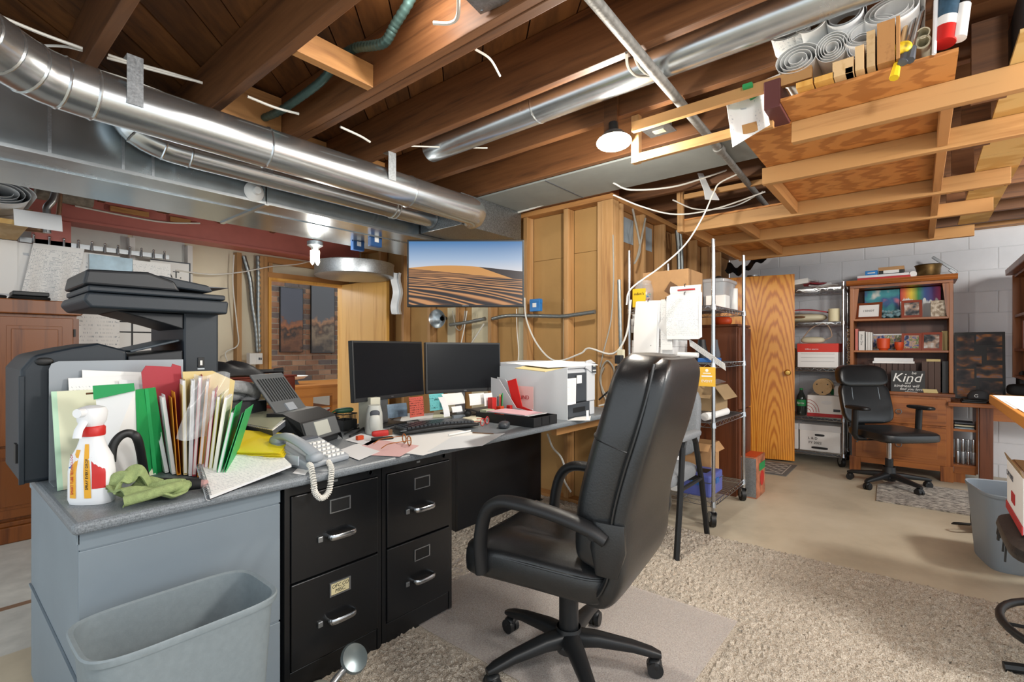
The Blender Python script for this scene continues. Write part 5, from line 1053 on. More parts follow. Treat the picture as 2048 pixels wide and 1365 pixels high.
for k, (px, mt_, lab) in enumerate((([(1012, 730), (1095, 740), (1196, 734), (1120, 724)], 'paper', 'topmost white sheet on the desk printer'), ([(1030, 738), (1090, 745), (1150, 732), (1080, 726)], 'manila', 'cream folder under the sheets on the desk printer'))):
    tag(B().prism([tuple(PZ(a, c, T+.352).xy) for a, c in px], T+.3525+.006*(1-k), T+.3545+.006*(1-k)).build('loose_paper', mt_), lab, 'paper')
tag(B().grid(lambda u, v: (2.475+.11*u, 1.622-.004*math.sin(u*5+v), .86+.16*v), 6, 6, .001).build('loose_paper', 'print', smooth=True), 'crumpled printed receipt taped to the front of the desk printer', 'paper'); tag(bx('loose_paper', 2.585, 2.64, 1.617, 1.62, .985, 1.035, 'paper2'), 'small white slip taped to the front of the desk printer', 'paper')
# power strip on the corner post
t = thing('power_strip', 'beige power strip with black adapters on the corner post', 'power strip', PX(1242, 722, 3.17)); bx('body', -.015, .015, -.025, .025, -.12, .08, M('beige', '#cfc8ac', .5), t, .005); bx('adapter', -.06, -.016, -.03, .02, -.02, .04, 'black_plastic', t, .005); bx('adapter', -.055, -.016, -.028, .02, -.09, -.035, 'black_plastic', t, .005)
# ================================================================ RACKS AND RIGHT SIDE
def wire_rack(label, x0, x1, y0, y1, ztop, levels, wheels=True, z0=.11, foot=None):
    t = thing('wire_rack', label, 'shelf rack', (x0, y0, 0)); W_, D_ = x1-x0, y1-y0
    for x in (0, W_):
        for y in (0, D_):
            bd = B().cyl((x, y, z0), (x, y, ztop), .0125, n=14)
            for k in range(int((ztop-z0)/.05)): bd.cyl((x, y, z0+.05*k), (x, y, z0+.05*k+.004), .0135, n=12)
            bd.cyl((x, y, ztop), (x, y, ztop+.008), .0135, n=12)
            for z in levels: bd.cyl((x, y, z-.03), (x, y, z+.006), .02, .016, n=12)
            bd.build('post', 'chrome', t, True)
            if wheels:
                c = bd = B(); a = .6; d = Vector((math.cos(a), math.sin(a), 0)); s = Vector((-d.y, d.x, 0)); p = Vector((x, y, 0))+d*.03
                w_ = B().cyl(p-s*.015+Vector((0, 0, .05)), p+s*.015+Vector((0, 0, .05)), .05, n=22).build('caster', 'black', t, True)
                B().cyl(p-s*.018+Vector((0, 0, .05)), p+s*.018+Vector((0, 0, .05)), .02, n=14).prism([(-.02, .05), (.02, .05), (.012, .1), (-.035, .105), (-.045, .1)], -.022, -.018, 'y', Matrix.Translation(p) @ Matrix.Rotation(a, 4, 'Z')).prism([(-.02, .05), (.02, .05), (.012, .1), (-.035, .105), (-.045, .1)], .018, .022, 'y', Matrix.Translation(p) @ Matrix.Rotation(a, 4, 'Z')).build('fork', 'zinc', w_)
    for z in levels:
        bd = B(); r = .0035
        for zz in (z-.03, z):
            for y in (0, D_): bd.tube([(0, y, zz), (W_, y, zz)], r, 6)
            for x in (0, W_): bd.tube([(x, 0, zz), (x, D_, zz)], r, 6)
        for y in (0, D_):
            n = int(W_/.035); bd.tube([(W_*k/n, y, z-.03+.03*(k % 2)) for k in range(n+1)], .002, 4)
        for x in (0, W_):
            n = int(D_/.035); bd.tube([(x, D_*k/n, z-.03+.03*(k % 2)) for k in range(n+1)], .002, 4)
        n = int(W_/.026)
        for k in range(1, n): bd.tube([(W_*k/n, 0, z), (W_*k/n, D_, z)], .002, 4)
        for k in (1, 2): bd.tube([(0, D_*k/3, z-.005), (W_, D_*k/3, z-.005)], .003, 5)
        bd.build('shelf', 'chrome', t)
    return t
wire_rack('chrome wire rack on casters along the return wall', 3.38, 4.12, 1.05, 1.66, 1.925, (.17, .70, 1.10, 1.49))
wire_rack('chrome wire rack between the orange door and the bookcase', 5.93, 6.33, .575, 1.35, 1.87, (.13, .49, 1.0, 1.475, 1.83))
def carton(name, label, x0, x1, y0, y1, z0, z1, mat='cardboard', flaps=None, lid=None, rz=0, cat='box', bev=.003):
    t = thing(name, label, cat, ((x0+x1)/2, (y0+y1)/2, z0), rz); a, c, h = (x1-x0)/2, (y1-y0)/2, z1-z0
    if flaps is None:
        bx('body', -a, a, -c, c, 0, h, mat, t, bev)
    else:
        B().box(-a, a, -c, c, 0, .004).box(-a, -a+.004, -c, c, .004, h).box(a-.004, a, -c, c, .004, h).box(-a+.004, a-.004, -c, -c+.004, .004, h).box(-a+.004, a-.004, c-.004, c, .004, h).build('body', mat, t)
        for s in (-1, 1):
            B().quad((s*a, -c, h), (s*a, c, h), (s*(a+flaps), c, h-flaps*.8), (s*(a+flaps), -c, h-flaps*.8), .003).build('flap', mat, t)
            B().quad((-a, s*c, h), (a, s*c, h), (a, s*(c+flaps*.7), h-flaps*.9), (-a, s*(c+flaps*.7), h-flaps*.9), .003).build('flap', mat, t)
    if lid: B().box(-a-.004, a+.004, -c-.004, c+.004, h-lid[1], h+.003).build('lid', lid[0], t, bev=.002)
    return t
# --- top shelf of the near rack (z 1.49)
z1 = 1.496
t = carton('carton', 'large cardboard carton on the top shelf of the near rack', 3.44, 3.74, 1.24, 1.58, z1, z1+.27); text('EPSON', .045, 'ink_grey', t, (-.152, -.02, .05), FX) if False else None
B().box(-.156, -.151, -.06, .05, .12, .2, Matrix.Rotation(.6, 4, 'X') @ Matrix.Translation((0, .02, -.02))).build('shipping_label', 'brown_plastic', t); B().box(-.158, -.1565, -.045, -.01, .14, .175, Matrix.Rotation(.6, 4, 'X') @ Matrix.Translation((0, .02, -.02))).build('label_square', 'cardboard', t)
text('FEDEX', .035, 'amber', t, (-.153, -.05, .035), FX) if False else text('DIVISO', .03, 'amber', t, (-.153, -.06, .025), FX) if False else None
t = thing('candy_jar', 'clear plastic jar of candy with a yellow label on the near rack', 'jar', (3.415, 1.56, z1))
t.location = (3.42, 1.56, z1); t.scale = (1.2, 1.2, 1.15)
M('jar_clear', '#dfe6ea', .08, alpha=.28); B().loft([((0, 0, 0), (.05, 0, 0), (0, .055, 0)), ((0, 0, .12), (.05, 0, 0), (0, .055, 0)), ((0, 0, .15), (.04, 0, 0), (0, .045, 0)), ((0, 0, .155), (.04, 0, 0), (0, .045, 0))], 24, .6).build('jar', 'jar_clear', t, True)
B().lathe([(.043, .152), (.045, .155), (.045, .175), (.04, .18), (0, .18)], 24).build('lid', 'jar_clear', t, True)
B().quad((-.0535, .05, .008), (-.0535, -.035, .008), (-.0535, -.035, .125), (-.0535, .05, .125), .001).build('label', 'yellow', t); text("m&m's", .024, M('candy_brown', '#3a1d12', .5) and 'candy_brown', t, (-.0555, .008, .092), FX)
bd = B(); rc = random.Random(3)
cand = {}
for k in range(70):
    c_ = ('yellow', 'red', 'blue', 'green', 'orange')[k % 5]; cand.setdefault(c_, B()).sell((rc.uniform(-.04, .04), rc.uniform(-.045, .045), rc.uniform(.008, .105)), (.008, .008, .005), 1, nu=8, nv=5)
for c_, bd in cand.items(): o = bd.build('candies', c_, t, True); o['kind'] = 'stuff'
t = thing('storage_tub', 'translucent plastic tub with lid on the top shelf of the near rack', 'tub', (3.80, 1.28, z1+.0))
M('tub_clear', '#b9bec2', .2, alpha=.6); q_ = lambda k, z: ((0, 0, z), (.15*k, 0, 0), (0, .19*k, 0))
t.location = (3.72, 1.13, z1); t.rotation_euler = (0, 0, 0); q_ = lambda k, z: ((0, 0, z), (.14*k, 0, 0), (0, .07*k, 0))
t.location = (3.93, 1.30, z1); q_ = lambda k, z: ((0, 0, z), (.17*k, 0, 0), (0, .22*k, 0))
B().loft([q_(.86, 0), q_(.97, .2)], 40, .3).build('tub', 'tub_clear', t, True); B().loft([q_(1.0, .2), q_(1.02, .205), q_(1.02, .222), q_(.95, .23)], 40, .3).build('lid', 'tub_clear', t, True); bx('contents', -.12, .12, -.16, .16, .005, .12, M('contents_pink', '#a98f8c', .8, var=.3), t)
carton('small_carton', 'white glossy small box behind the near rack front post', 3.75, 3.86, 1.08, 1.22, z1, z1+.1, 'white'); 
tag(B().tube([(4.03, 1.10, z1), (4.03, 1.10, z1+.17)], .03, 14).build('glue_bottle', 'white', smooth=True), 'white bottle at the far end of the near rack top shelf', 'bottle')
tag(B().tube(bez([(4.0, 1.2, z1+.01), (4.0, 1.2, z1+.2), (4.05, 1.22, z1+.26)], 5), .03, 12).build('spray_can', 'black_plastic', smooth=True), 'black sprayer at the far end of the near rack top shelf', 'sprayer')
# sheets clipped to the rack's left end
def clipped(px0, py0, px1, py1, x, mat, label, rot=0, dz=.0, n=1):
    a, c = PX(px0, py1, x), PX(px1, py0, x)
    t = thing('clipped_papers', label, 'paper', ((a.x), (a.y+c.y)/2, c.z)); w_, h_ = abs(a.y-c.y)/2, c.z-a.z
    for k in range(n): B().grid(lambda u, v: (-.004*k-.012*math.sin(PI*v)*(1 if k == n-1 else .3), (w_-2*w_*u)+.006*k, -h_*(1-v)-.004*k), 6, 8, .001).build('sheet', mat if k == n-1 else 'paper2', t, True)
    B().tube([(-.01*n*.4-.012, 0, -.01), (-.012, .004, .008), (.004, 0, .012)], .0025, 6).build('clip', 'black', t)
    t.rotation_euler = (rot, 0, 0); return t
clipped(1276, 600, 1322, 705, 3.355, 'paper', 'blank white papers clipped to the left end of the near rack', .05, n=3)
clipped(1322, 598, 1345, 700, 3.362, 'print_sparse', 'printed papers behind the blank ones on the near rack', 0)
t = clipped(1340, 585, 1404, 676, 3.345, 'print', 'thick printed papers clipped beside the front post of the near rack', 0, n=4)
t = clipped(1341, 569, 1403, 590, 3.352, 'paper', 'white sheet with a red line above the printed papers on the near rack', 0); bx('red_line', -.02, -.0175, -.07, .05, -.035, -.025, 'ink_red', t)
clipped(1330, 640, 1362, 672, 3.350, 'paper', 'white sheet turned on its corner between the clipped papers', .75); clipped(1290, 690, 1320, 712, 3.358, 'paper2', 'small white sheet sticking out below the blank papers', .6)
# second shelf: stack of white boxes
z2 = 1.106
rb = random.Random(5)
for k in range(7):
    h = .052; y0 = 1.335+rb.uniform(-.01, .01)
    t = carton('paper_box', ('lowest', 'second lowest', 'third lowest', 'middle', 'third highest', 'second highest', 'topmost')[k]+' white paper box in the stack on the near rack', 3.42, 3.70, y0, y0+.32, z2+k*.0535, z2+k*.0535+h, 'paper'); t['group'] = 'white paper boxes on the near rack'
    bx('red_print', -.143, -.1405, -.02+rb.uniform(-.03, .03), .1, .02, .03, 'ink_red', t)
for k, (w_, mt_, lab) in enumerate(((.05, 'black_plastic', 'dark vase shaped jar on the second shelf of the near rack'), (.04, 'ink_grey', 'small dark ball jar on the second shelf of the near rack'))):
    tag(B().lathe([(0, 0), (w_*.8, 0), (w_, .05), (w_*.6, .12), (w_*.5, .16), (0, .16)], 18, c=(3.60+.1*k, 1.20-.06*k, z2)).build('jar', mt_, smooth=True), lab, 'jar')
tag(B().box(3.42, 3.66, 1.08, 1.17, z2, z2+.03).build('blue_binder', 'blue', bev=.006), 'blue binder lying on the second shelf of the near rack', 'binder')
tag(B().grid(lambda u, v: PX(1378+u*72, 678+u*50+v*14, 3.36) + Vector((.02*v, 0, 0)), 8, 3, .002).build('long_flyer', 'print_flat', smooth=True), 'long folded flyer sticking out of the near rack second shelf', 'paper')
tag(B().tube([(3.41, 1.16, z2+.05), (3.41, 1.3, z2+.055)], .018, 12).build('paper_roll', 'paper', smooth=True), 'small white roll beside the blue binder', 'paper roll')
# dark brown cabinet side behind the rack
t = thing('brown_cabinet', 'tall dark brown cabinet standing behind the near rack', 'cabinet', (4.2, 1.12, 0)); bx('carcass', 0, .36, 0, .55, .06, 1.38, 'dark_wood', t, .004); bx('plinth', .01, .35, .01, .55, 0, .06, 'dark_wood', t); bx('top', -.01, .37, -.01, .56, 1.381, 1.40, 'dark_wood', t, .003)
for z0_, z1_ in ((.08, .70), (.71, 1.37)): d = bx('door', .01, .35, -.018, -.001, z0_, z1_, 'dark_wood', t, .003); bx('inset_panel', .06, .30, -.023, -.019, z0_+.06, z1_-.06, 'dark_wood', d, .004)
tag(B().sell((4.42, 1.3, 1.44), (.05, .08, .04), .7, nu=16, nv=8).build('hand_tool', 'orange', smooth=True), 'orange tool lying on the brown cabinet', 'tool')
# third shelf
z3 = .706
t = carton('carton', 'open cardboard carton on the third shelf of the near rack', 3.50, 3.80, 1.08, 1.42, z3+.06, z3+.235, 'cardboard2', flaps=.1); text('Sonoma', .03, 'ink', t, (-.1515, -.01, .13), FX); text('AUTHENTIC', .016, 'ink', t, (-.1515, -.03, .095), FX); text('18', .02, 'ink', t, (-.1515, .02, .07), FX)
tag(B().grid(lambda u, v: (3.5+.3*u, 1.09+.3*v, z3+.25+.02*math.sin(u*8)*math.sin(v*7)), 10, 10, .002).build('plastic_wrap', 'poly', smooth=True), 'clear plastic wrap on top of the open carton', 'plastic wrap')
for k, (dy, lab) in enumerate(((0, 'front clear tube of papers under the open carton'), (.12, 'rear clear tube of papers under the open carton'))): tag(B().cyl((3.42, 1.12+dy, z3+.028), (3.84, 1.10+dy, z3+.028), .027, n=18).build('paper_tube', ('paper', 'paper2')[k], smooth=True), lab, 'tube')
tag(B().tube(bez([(3.40, 1.18, 1.07), (3.40, 1.16, 1.0), (3.40, 1.12, .98), (3.40, 1.09, 1.0)], 6), .005, 8).build('wire_hook', 'chrome', smooth=True), 'wire hook hanging from the second shelf of the near rack', 'hook')
# yellow card hanging on the post
t = thing('event_card', 'yellow printed card hanging on the front post of the near rack', 'card', PX(1414, 754, 3.36)); bx('card', -.002, .001, -.055, .055, -.065, .065, M('card_yellow', '#e3b23a', .6), t, .001); text('EVENT', .024, 'white', t, (-.0035, 0, -.03), FX); bx('print_line', -.0035, -.0022, -.035, .035, -.002, .008, 'white', t); bx('print_line', -.0035, -.0022, -.025, .025, .02, .026, 'white', t); B().lathe([(0, 0), (.012, 0)], 5, Matrix.Translation((-.0032, 0, .042)) @ Matrix.Rotation(PI/2, 4, 'Y')).build('star', 'white', t)
# bottom shelf
z4 = .176
t = carton('tool_case', 'purple blue plastic tool case on the bottom shelf of the near rack', 3.44, 3.72, 1.09, 1.29, z4, z4+.15, M('violet', '#5560a8', .45), bev=.012); bx('lid_line', -.143, .143, -.103, .103, .1, .105, 'ink_grey', t); bx('latch', -.03, .03, -.108, -.1, .08, .115, 'blue', t); bx('top_label', -.06, .06, -.05, .05, .151, .153, 'black', t); bx('latch', -.146, -.14, -.03, .03, .08, .115, 'blue', t)
carton('carton', 'tall open cardboard carton at the back of the bottom shelf', 3.80, 4.0, 1.2, 1.45, z4, z4+.30, 'cardboard', flaps=.06); carton('paper_box', 'white upright box between tool case and carton', 3.46, 3.62, 1.33, 1.52, z4, z4+.28, 'paper'); 
tag(B().sell((3.42+.06, 1.58, z4+.06), (.08, .06, .06), .7, nu=18, nv=8).build('bundle', 'black_plastic', smooth=True), 'black bundle at the left end of the bottom rack shelf', 'bundle')
# printed box on the floor beside the rack
t = carton('drink_carton', 'colourful printed drink carton on the floor beyond the near rack', 4.25, 4.52, .985, 1.105, 0, .33, M('carton_art', '#a9684a', .5, var=.7, vs=10)); bx('end_panel', -.139, -.1355, -.055, .055, .01, .32, 'zinc', t); B().lathe([(0, 0), (.06, 0), (.06, .002), (0, .002)], 24, Matrix.Translation((.03, -.0605, .14)) @ Matrix.Rotation(PI/2, 4, 'X')).build('round_logo', 'label_red', t); bx('green_band', -.06, .12, -.063, -.0605, .21, .27, 'green', t); bx('top_print', -.12, .12, -.05, .05, .331, .333, 'orange', t)
# --- orange veneer door (open)
t = struct(thing('door_2', None, None)); t.location = (5.72, 1.70, .02); t.rotation_euler = (0, 0, math.atan2(1.02-1.70, 5.86-5.72))
bx('door_leaf', 0, .72, -.018, .018, 0, 1.965, 'door_veneer', t, .002); B().lathe([(0, 0), (.03, 0), (.028, .006), (.011, .012), (.011, .03), (.026, .045), (.03, .058), (.022, .07), (0, .072)], 20).build('door_knob', 'brass', t, True, loc=(.655, -.018, .93), rot=(PI/2, 0, 0)); 
t2 = tag(B().cyl((5.80, 1.38, 1.986), (5.80, 1.38, 2.0), .06, n=20).build('metal_ring', 'steel', smooth=True), 'flat metal ring on top of the orange door', 'ring')
t = thing('door_mat', 'grey doormat with white lattice pattern before the orange door', 'mat', (5.18, .95, 0)); bx('mat', 0, .55, 0, .62, .001, .008, M('mat_grey', '#6d6c6a', .95, bmp=.3), t)
bd = B()
for k in range(-6, 12):
    for s in (1, -1):
        a, c = (.06+k*.12, .06), (.06+k*.12+s*.5, .56); 
        pts = [(x, y) for x, y in (((a[0]+(c[0]-a[0])*q/20), .06+.5*q/20) for q in range(21)) if .05 <= x <= .5]
        if len(pts) > 2: bd.tube([(x, y, .0085) for x, y in pts], (.008, .001), 4)
bd.build('lattice', M('mat_white', '#b9b6ae', .95), t)
B().box(.04, .51, .04, .05, .008, .0092).box(.04, .51, .57, .58, .008, .0092).box(.04, .05, .05, .57, .008, .0092).box(.5, .51, .05, .57, .008, .0092).build('border', 'mat_white', t)
# --- far rack contents
zs = (.136, .496, 1.006, 1.481, 1.836)
def bankers(label, y0, y1, z0, h, lidmat, body='paper', lid=.06, words=(), x0=5.94, x1=6.28, hole=True):
    t = carton('file_box', label, x0, x1, y0, y1, z0, z0+h, body, lid=(lidmat, lid)); a = (x1-x0)/2
    if hole: B().sell((-a-.001, 0, h*.62), (.003, .045, .012), .6, nu=18, nv=6).build('hand_hole', 'black', t, True)
    for s, fy, fz, sz, mt_ in words: text(s, sz, mt_, t, (-a-.006, fy, fz), FX)
    return t
t = bankers('white file box marked L and D FY 2022 on the bottom of the far rack', .60, .96, zs[0], .27, 'paper2', words=(('L & D', .06, .16-.03, .035, 'ink'), ('FY 2022', .04, .085, .035, 'ink'))); B().sell((-.172, .0, .035), (.003, .075, .012), .5, nu=18, nv=6).build('black_label', 'black', t, True)
bankers('white file box half hidden behind the orange door', .975, 1.32, zs[0], .27, 'paper2')
t = carton('paper_carton', 'white copy paper carton with red base and curved lines on the far rack', 5.94, 6.25, .59, .89, zs[1], zs[1]+.22, 'paper'); bx('red_base', -.158, -.1555, -.152, .152, 0, .035, 'ink_red', t)
for k in range(4): B().tube([(-.157, .15-(.03+.025*k)*math.sin(a), .045+(.03+.033*k)*math.cos(a)+.0) for a in [q*PI/16 for q in range(9)]], .0025, 5).build('curved_line', 'ink_red', t)
bx('barcode', -.158, -.156, -.14, -.08, .06, .085, 'ink_grey', t); B().sell((-.156, -.02, .15), (.002, .05, .02), 1, nu=20, nv=6).build('oval_mark', 'paper2', t, True)
t = thing('rope_spool', 'round wooden spool end lying on the white paper carton', 'spool', (6.05, .76, zs[1]+.222)); B().cyl((-.08, 0, .085), (-.06, 0, .085), .085, n=28).build('flange', 'stick', t, True); B().cyl((.06, 0, .085), (.08, 0, .085), .085, n=28).build('flange', 'stick', t, True); B().cyl((-.06, 0, .085), (.06, 0, .085), .07, n=24).build('winding', 'paper2', t, True)
for a in (.5, 2.6, 4.7): B().cyl((-.083, .055*math.cos(a), .085+.055*math.sin(a)), (-.08, .055*math.cos(a), .085+.055*math.sin(a)), .007, n=10).build('hole', 'black', t)
t = thing('soda_bottle', 'clear soda bottle with green label on the far rack', 'bottle', (5.965, .95, zs[1])); B().lathe([(0, 0), (.04, .0), (.045, .01), (.045, .17), (.04, .2), (.018, .25), (.014, .27), (0, .27)], 24).build('bottle', M('bottle_dark', '#2b3430', .1, alpha=.75), t, True); B().lathe([(.0458, .10), (.0458, .165)], 24).build('label', 'green', t, True); B().lathe([(.015, .268), (.016, .27), (.016, .285), (0, .287)], 16).build('cap', 'green', t, True); text('Sprite', .028, 'white', t, (-.0475, 0, .132), FX, shear=.2)
tag(B().lathe([(0, 0), (.032, 0), (.033, .08), (.02, .1), (0, .1)], 16, c=(6.0, .63, zs[1]+.222)).build('small_bottle', 'paper2', smooth=True), 'small white bottle on the copy paper carton', 'bottle'); carton('small_carton', 'green and red small box beside the wooden spool', 6.1, 6.16, .65, .70, zs[1]+.222, zs[1]+.28, 'green'); carton('small_carton', 'white and red packet beside the soda bottle', 5.95, 6.02, 1.02, 1.12, zs[1], zs[1]+.24, 'label_red')
t = bankers('white file box with bright red lid on the far rack', .62, .98, zs[2], .245, M('lid_red', '#d3301f', .5), lid=.085, hole=False, words=(('Office source', .05, .19, .022, 'white'),)); 
for z in (.06, .1, .14): bx('print_line', -.1725, -.1705, -.15, .15, z, z+.002, 'ink_grey', t)
t = thing('power_tool', 'cream coloured tool with looped cord on the red lidded box', 'tool', (6.0, .85, zs[2]+.25)); B().sell((0, 0, .035), (.05, .11, .035), .7, nu=20, nv=10).build('body', 'beige', t, True); B().tube(bez([(0, -.1, .03), (0, -.17, .08), (0, -.12, .2), (0, .0, .17), (0, .09, .06)], 6), .006, 6).build('cord', M('cord_tan', '#a98e78', .6), t, True)
carton('small_carton', 'brown small box behind the orange door edge', 5.95, 6.1, 1.02, 1.14, zs[2], zs[2]+.2, 'cardboard')
t = thing('serving_tray', 'pale oval tray under red cloth on the far rack', 'tray', (6.08, .95, zs[3])); B().sell((0, 0, .05), (.12, .22, .045), .8, nu=28, nv=10).build('tray', 'beige', t, True); B().sell((-.115, .02, .055), (.02, .06, .014), .8, nu=18, nv=8).build('handle_hole', 'brown_plastic', t, True)
tag(B().grid(lambda u, v: (5.98+.2*u, .72+.5*v, zs[3]+.105+.05*math.sin(PI*v)*(.6+.4*u)), 8, 12, .01).build('red_cloth', 'folder_red', smooth=True), 'folded dark red cloth on the oval tray', 'cloth'); tag(B().lathe([(0, 0), (.05, 0), (.05, .13), (0, .13)], 20, c=(5.99, .66, zs[3])).build('candle', M('ivory', '#e2d9b4', .6), smooth=True), 'thick ivory pillar candle on the far rack', 'candle')
tag(B().quad((5.94, 1.33, zs[4]+.003), (5.94, .88, zs[4]+.06), (6.28, .88, zs[4]+.06), (6.28, 1.33, zs[4]+.003), .05).build('tray_box', 'white'), 'white box lid tilted on top of the far rack', 'lid')
for k in range(4): tag(B().grid(lambda u, v: (5.95+.25*u, .62+.06*k+.2*v, zs[4]+.012+.02*k+.015*math.sin(6*u+k*2+v*4)), 6, 6, .003).build('loose_paper', ('paper', 'paper2', 'folder_red', 'print_flat')[k], smooth=True), ('lowest crumpled', 'second crumpled', 'red crumpled', 'topmost crumpled printed')[k]+' sheet in the pile on the far rack top', 'paper')
bd = B(); tag(bd.grid(lambda u, v: (6.30+.03*math.sin(u*8), .3+.0*u+.24*v, 1.0), 2, 2).build('tmp', 'paper'), 'tmp', 'tmp') if False else None
# hanging bead string between rack and bookcase
bd = B(); rb = random.Random(9)
for k in range(60): bd.sell((5.92+rb.uniform(0, .02), .535+rb.uniform(-.008, .008), .93+k*.008), (.009, .009, .005), 1, nu=6, nv=4)
tag(bd.build('bead_strands', M('beads', '#7a6048', .5, var=.6, vs=60), smooth=True), 'brown bead strands hanging between far rack and bookcase', 'beads', kind='stuff')
# --- bookcase hutch
bkx = 5.93; bt = thing('bookcase', 'brown wooden bookcase with drawers against the block wall', 'bookcase', (bkx, -.25, 0))
Wd = .77; wz, wh = 'bookcase_wood', 'bookcase_wood_h'
for y in (0, Wd-.03): bx('side_panel', 0, .40, y, y+.03, .80, 1.80, wz, bt, .003)
bx('back_panel', .385, .40, .03, Wd-.03, .80, 1.80, 'dark_wood', bt)
for z in (1.165, 1.475): bx('shelf', .01, .384, .0305, Wd-.0305, z, z+.02, wh, bt, .002)
bx('worktop', -.06, .42, -.01, Wd+.01, .765, .795, wh, bt, .004); bx('top_board', 0, .40, 0, Wd, 1.80, 1.825, wh, bt); B().prism([(-.035, 1.826), (-.02, 1.85), (-.035, 1.875), (.42, 1.875), (.42, 1.826)], -.03, Wd+.03, 'y', Matrix.Identity(4)).build('cornice', wh, bt, bev=.004)
for s in (0, 1): B().prism([(.03 if not s else Wd-.03, 1.795), (.075 if not s else Wd-.075, 1.795), (.045 if not s else Wd-.045, 1.5), (.03 if not s else Wd-.03, 1.48)], .002, .02, 'x').build('corner_bracket', wz, bt)
bx('base_carcass', -.03, .40, .02, Wd-.02, .10, .764, wz, bt); 
for y0, y1, z0_, z1_ in ((.05, Wd-.05, .50, .74), (.05, Wd-.05, .14, .48)):
    d = bx('drawer', -.05, -.031, y0, y1, z0_, z1_, wh, bt, .003); bx('inset_panel', -.054, -.0505, y0+.06, y1-.06, z0_+.05, z1_-.05, wh, d, .003)
    B().tube([(-.062, (y0+y1)/2+.022*math.cos(a), (z0_+z1_)/2-.01+.022*math.sin(a)) for a in [2*PI*k/16 for k in range(16)]], .0035, 6, closed=True).build('ring_pull', 'steel', d, True)
for y in (.0, Wd-.09): B().prism([(y, 0), (y+.09, 0), (y+.09, .14), (y, .14)], -.04, .0, 'x').build('foot', wz, bt, bev=.003)
bx('base_rail', -.045, -.031, .09, Wd-.09, .09, .14, wh, bt)
def at(py, z, dx=0): return (bkx+dx, py, z)
# items on the bookcase; Y falls to the right in the photograph
def frame(label, y, z, w_, h_, art, mat='frame_brown', lean=.18, rz=0, x=5.99, words=None, bw=.02):
    t = thing('framed_photo', label, 'photo frame', (x, y, z), rz-90); mm = Matrix.Rotation(-lean, 4, 'X')
    B().box(-w_/2, w_/2, 0, .012, 0, bw, mm).box(-w_/2, w_/2, 0, .012, h_-bw, h_, mm).box(-w_/2, -w_/2+bw, 0, .012, bw, h_-bw, mm).box(w_/2-bw, w_/2, 0, .012, bw, h_-bw, mm).build('frame', mat, t)
    B().box(-w_/2+bw, w_/2-bw, .006, .009, bw, h_-bw, mm).build('picture', art, t)
    if words: 
        tx = text(words, .027, 'ink', t, tuple(mm @ Vector((0, .005, h_*.5))), (PI/2-lean, 0, 0))
    return t
def art(name, cols, vs=9, seedax=(1, 1, 1)):
    m, nt, N, L, b = newmat(name); f = noise(nt, coords(nt, seedax), vs, 2, .5); n = len(cols)
    o = ramp(nt, f, [(.28+.44*k/(n-1), c) for k, c in enumerate(cols)]); L.new(o, b.inputs['Base Color']); b.inputs['Roughness'].default_value = .5; return m
M('frame_brown', '#7a3b1c', .35); M('frame_red', '#93391c', .35)
art('art_sea', ['#c96a78', '#1d4d86', '#1d7f88', '#2f8f9a', '#d7d0c4'], 7); art('photo_people', ['#20242a', '#3f5f9a', '#caa890', '#4e7a3a', '#e0ddd0'], 28); art('photo_couple', ['#15181c', '#4a4e55', '#b89c88', '#dcdcda'], 18); art('sunset', ['#15161c', '#2c2a30', '#5a4640', '#b8783a', '#7d7f96'], 9, (1, .4, 1.6)); art('shells', ['#6e5a44', '#a8967c', '#d9cdb8', '#f0e8da'], 40)
m, nt, N, L, b = newmat('rainbow'); tc = N.new('ShaderNodeTexCoord'); sp = N.new('ShaderNodeSeparateXYZ'); L.new(tc.outputs['Generated'], sp.inputs[0])
rb_ = ramp(nt, sp.outputs['Y'], [(0, '#d0306a'), (.2, '#4a2a86'), (.38, '#1f4f9a'), (.55, '#1f8a3a'), (.72, '#e8c81e'), (.88, '#e06a1a'), (1, '#b81f26')])
f = noise(nt, coords(nt, (1, 1, .3)), 14, 3); ad = N.new('ShaderNodeMath'); ad.operation = 'ADD'; L.new(sp.outputs['Z'], ad.inputs[0]); L.new(f, ad.inputs[1])
st = ramp(nt, ad.outputs[0], [(.95, (0, 0, 0, 1)), (1.02, (1, 1, 1, 1))]); mx = N.new('ShaderNodeMix'); mx.data_type = 'RGBA'; L.new(st, mx.inputs[0]); mx.inputs[6].default_value = lin('#e8ecec'); L.new(rb_, mx.inputs[7]); L.new(mx.outputs[2], b.inputs['Base Color'])
zA, zB, zC = 1.4955, 1.1855, .7955
t = thing('canvas_painting', 'canvas painting of teal sea with pink blotches on the top bookcase shelf', 'painting', (6.15, .28, zA)); bx('canvas', 0, .02, -.145, .135, 0, .292, 'art_sea', t)
t = thing('canvas_painting', 'canvas painting of melting rainbow colours on the top bookcase shelf', 'painting', (6.15, -.02, zA)); bx('canvas', 0, .02, -.15, .15, 0, .298, 'rainbow', t)
frame('brown frame with lettering on the top bookcase shelf', .375, zA, .215, .165, 'paper', words='I KNOT', rz=-12, bw=.022)
frame('brown frame with a couple photo on the top bookcase shelf', .04, zA, .155, .17, 'photo_couple', 'frame_red', rz=4, bw=.022)
t = thing('flower_cluster', 'pale blue flower cluster on the top bookcase shelf', 'flowers', (5.99, .205, zA)); rb = random.Random(4)
bd = B()
for k in range(26): bd.sell((rb.uniform(-.03, .03), rb.uniform(-.075, .075), .014+rb.uniform(0, .06)), (.022, .022, .014), 1.6, nu=10, nv=6)
bd.build('petals', M('pale_blue', '#8fb3bd', .8), t, True)
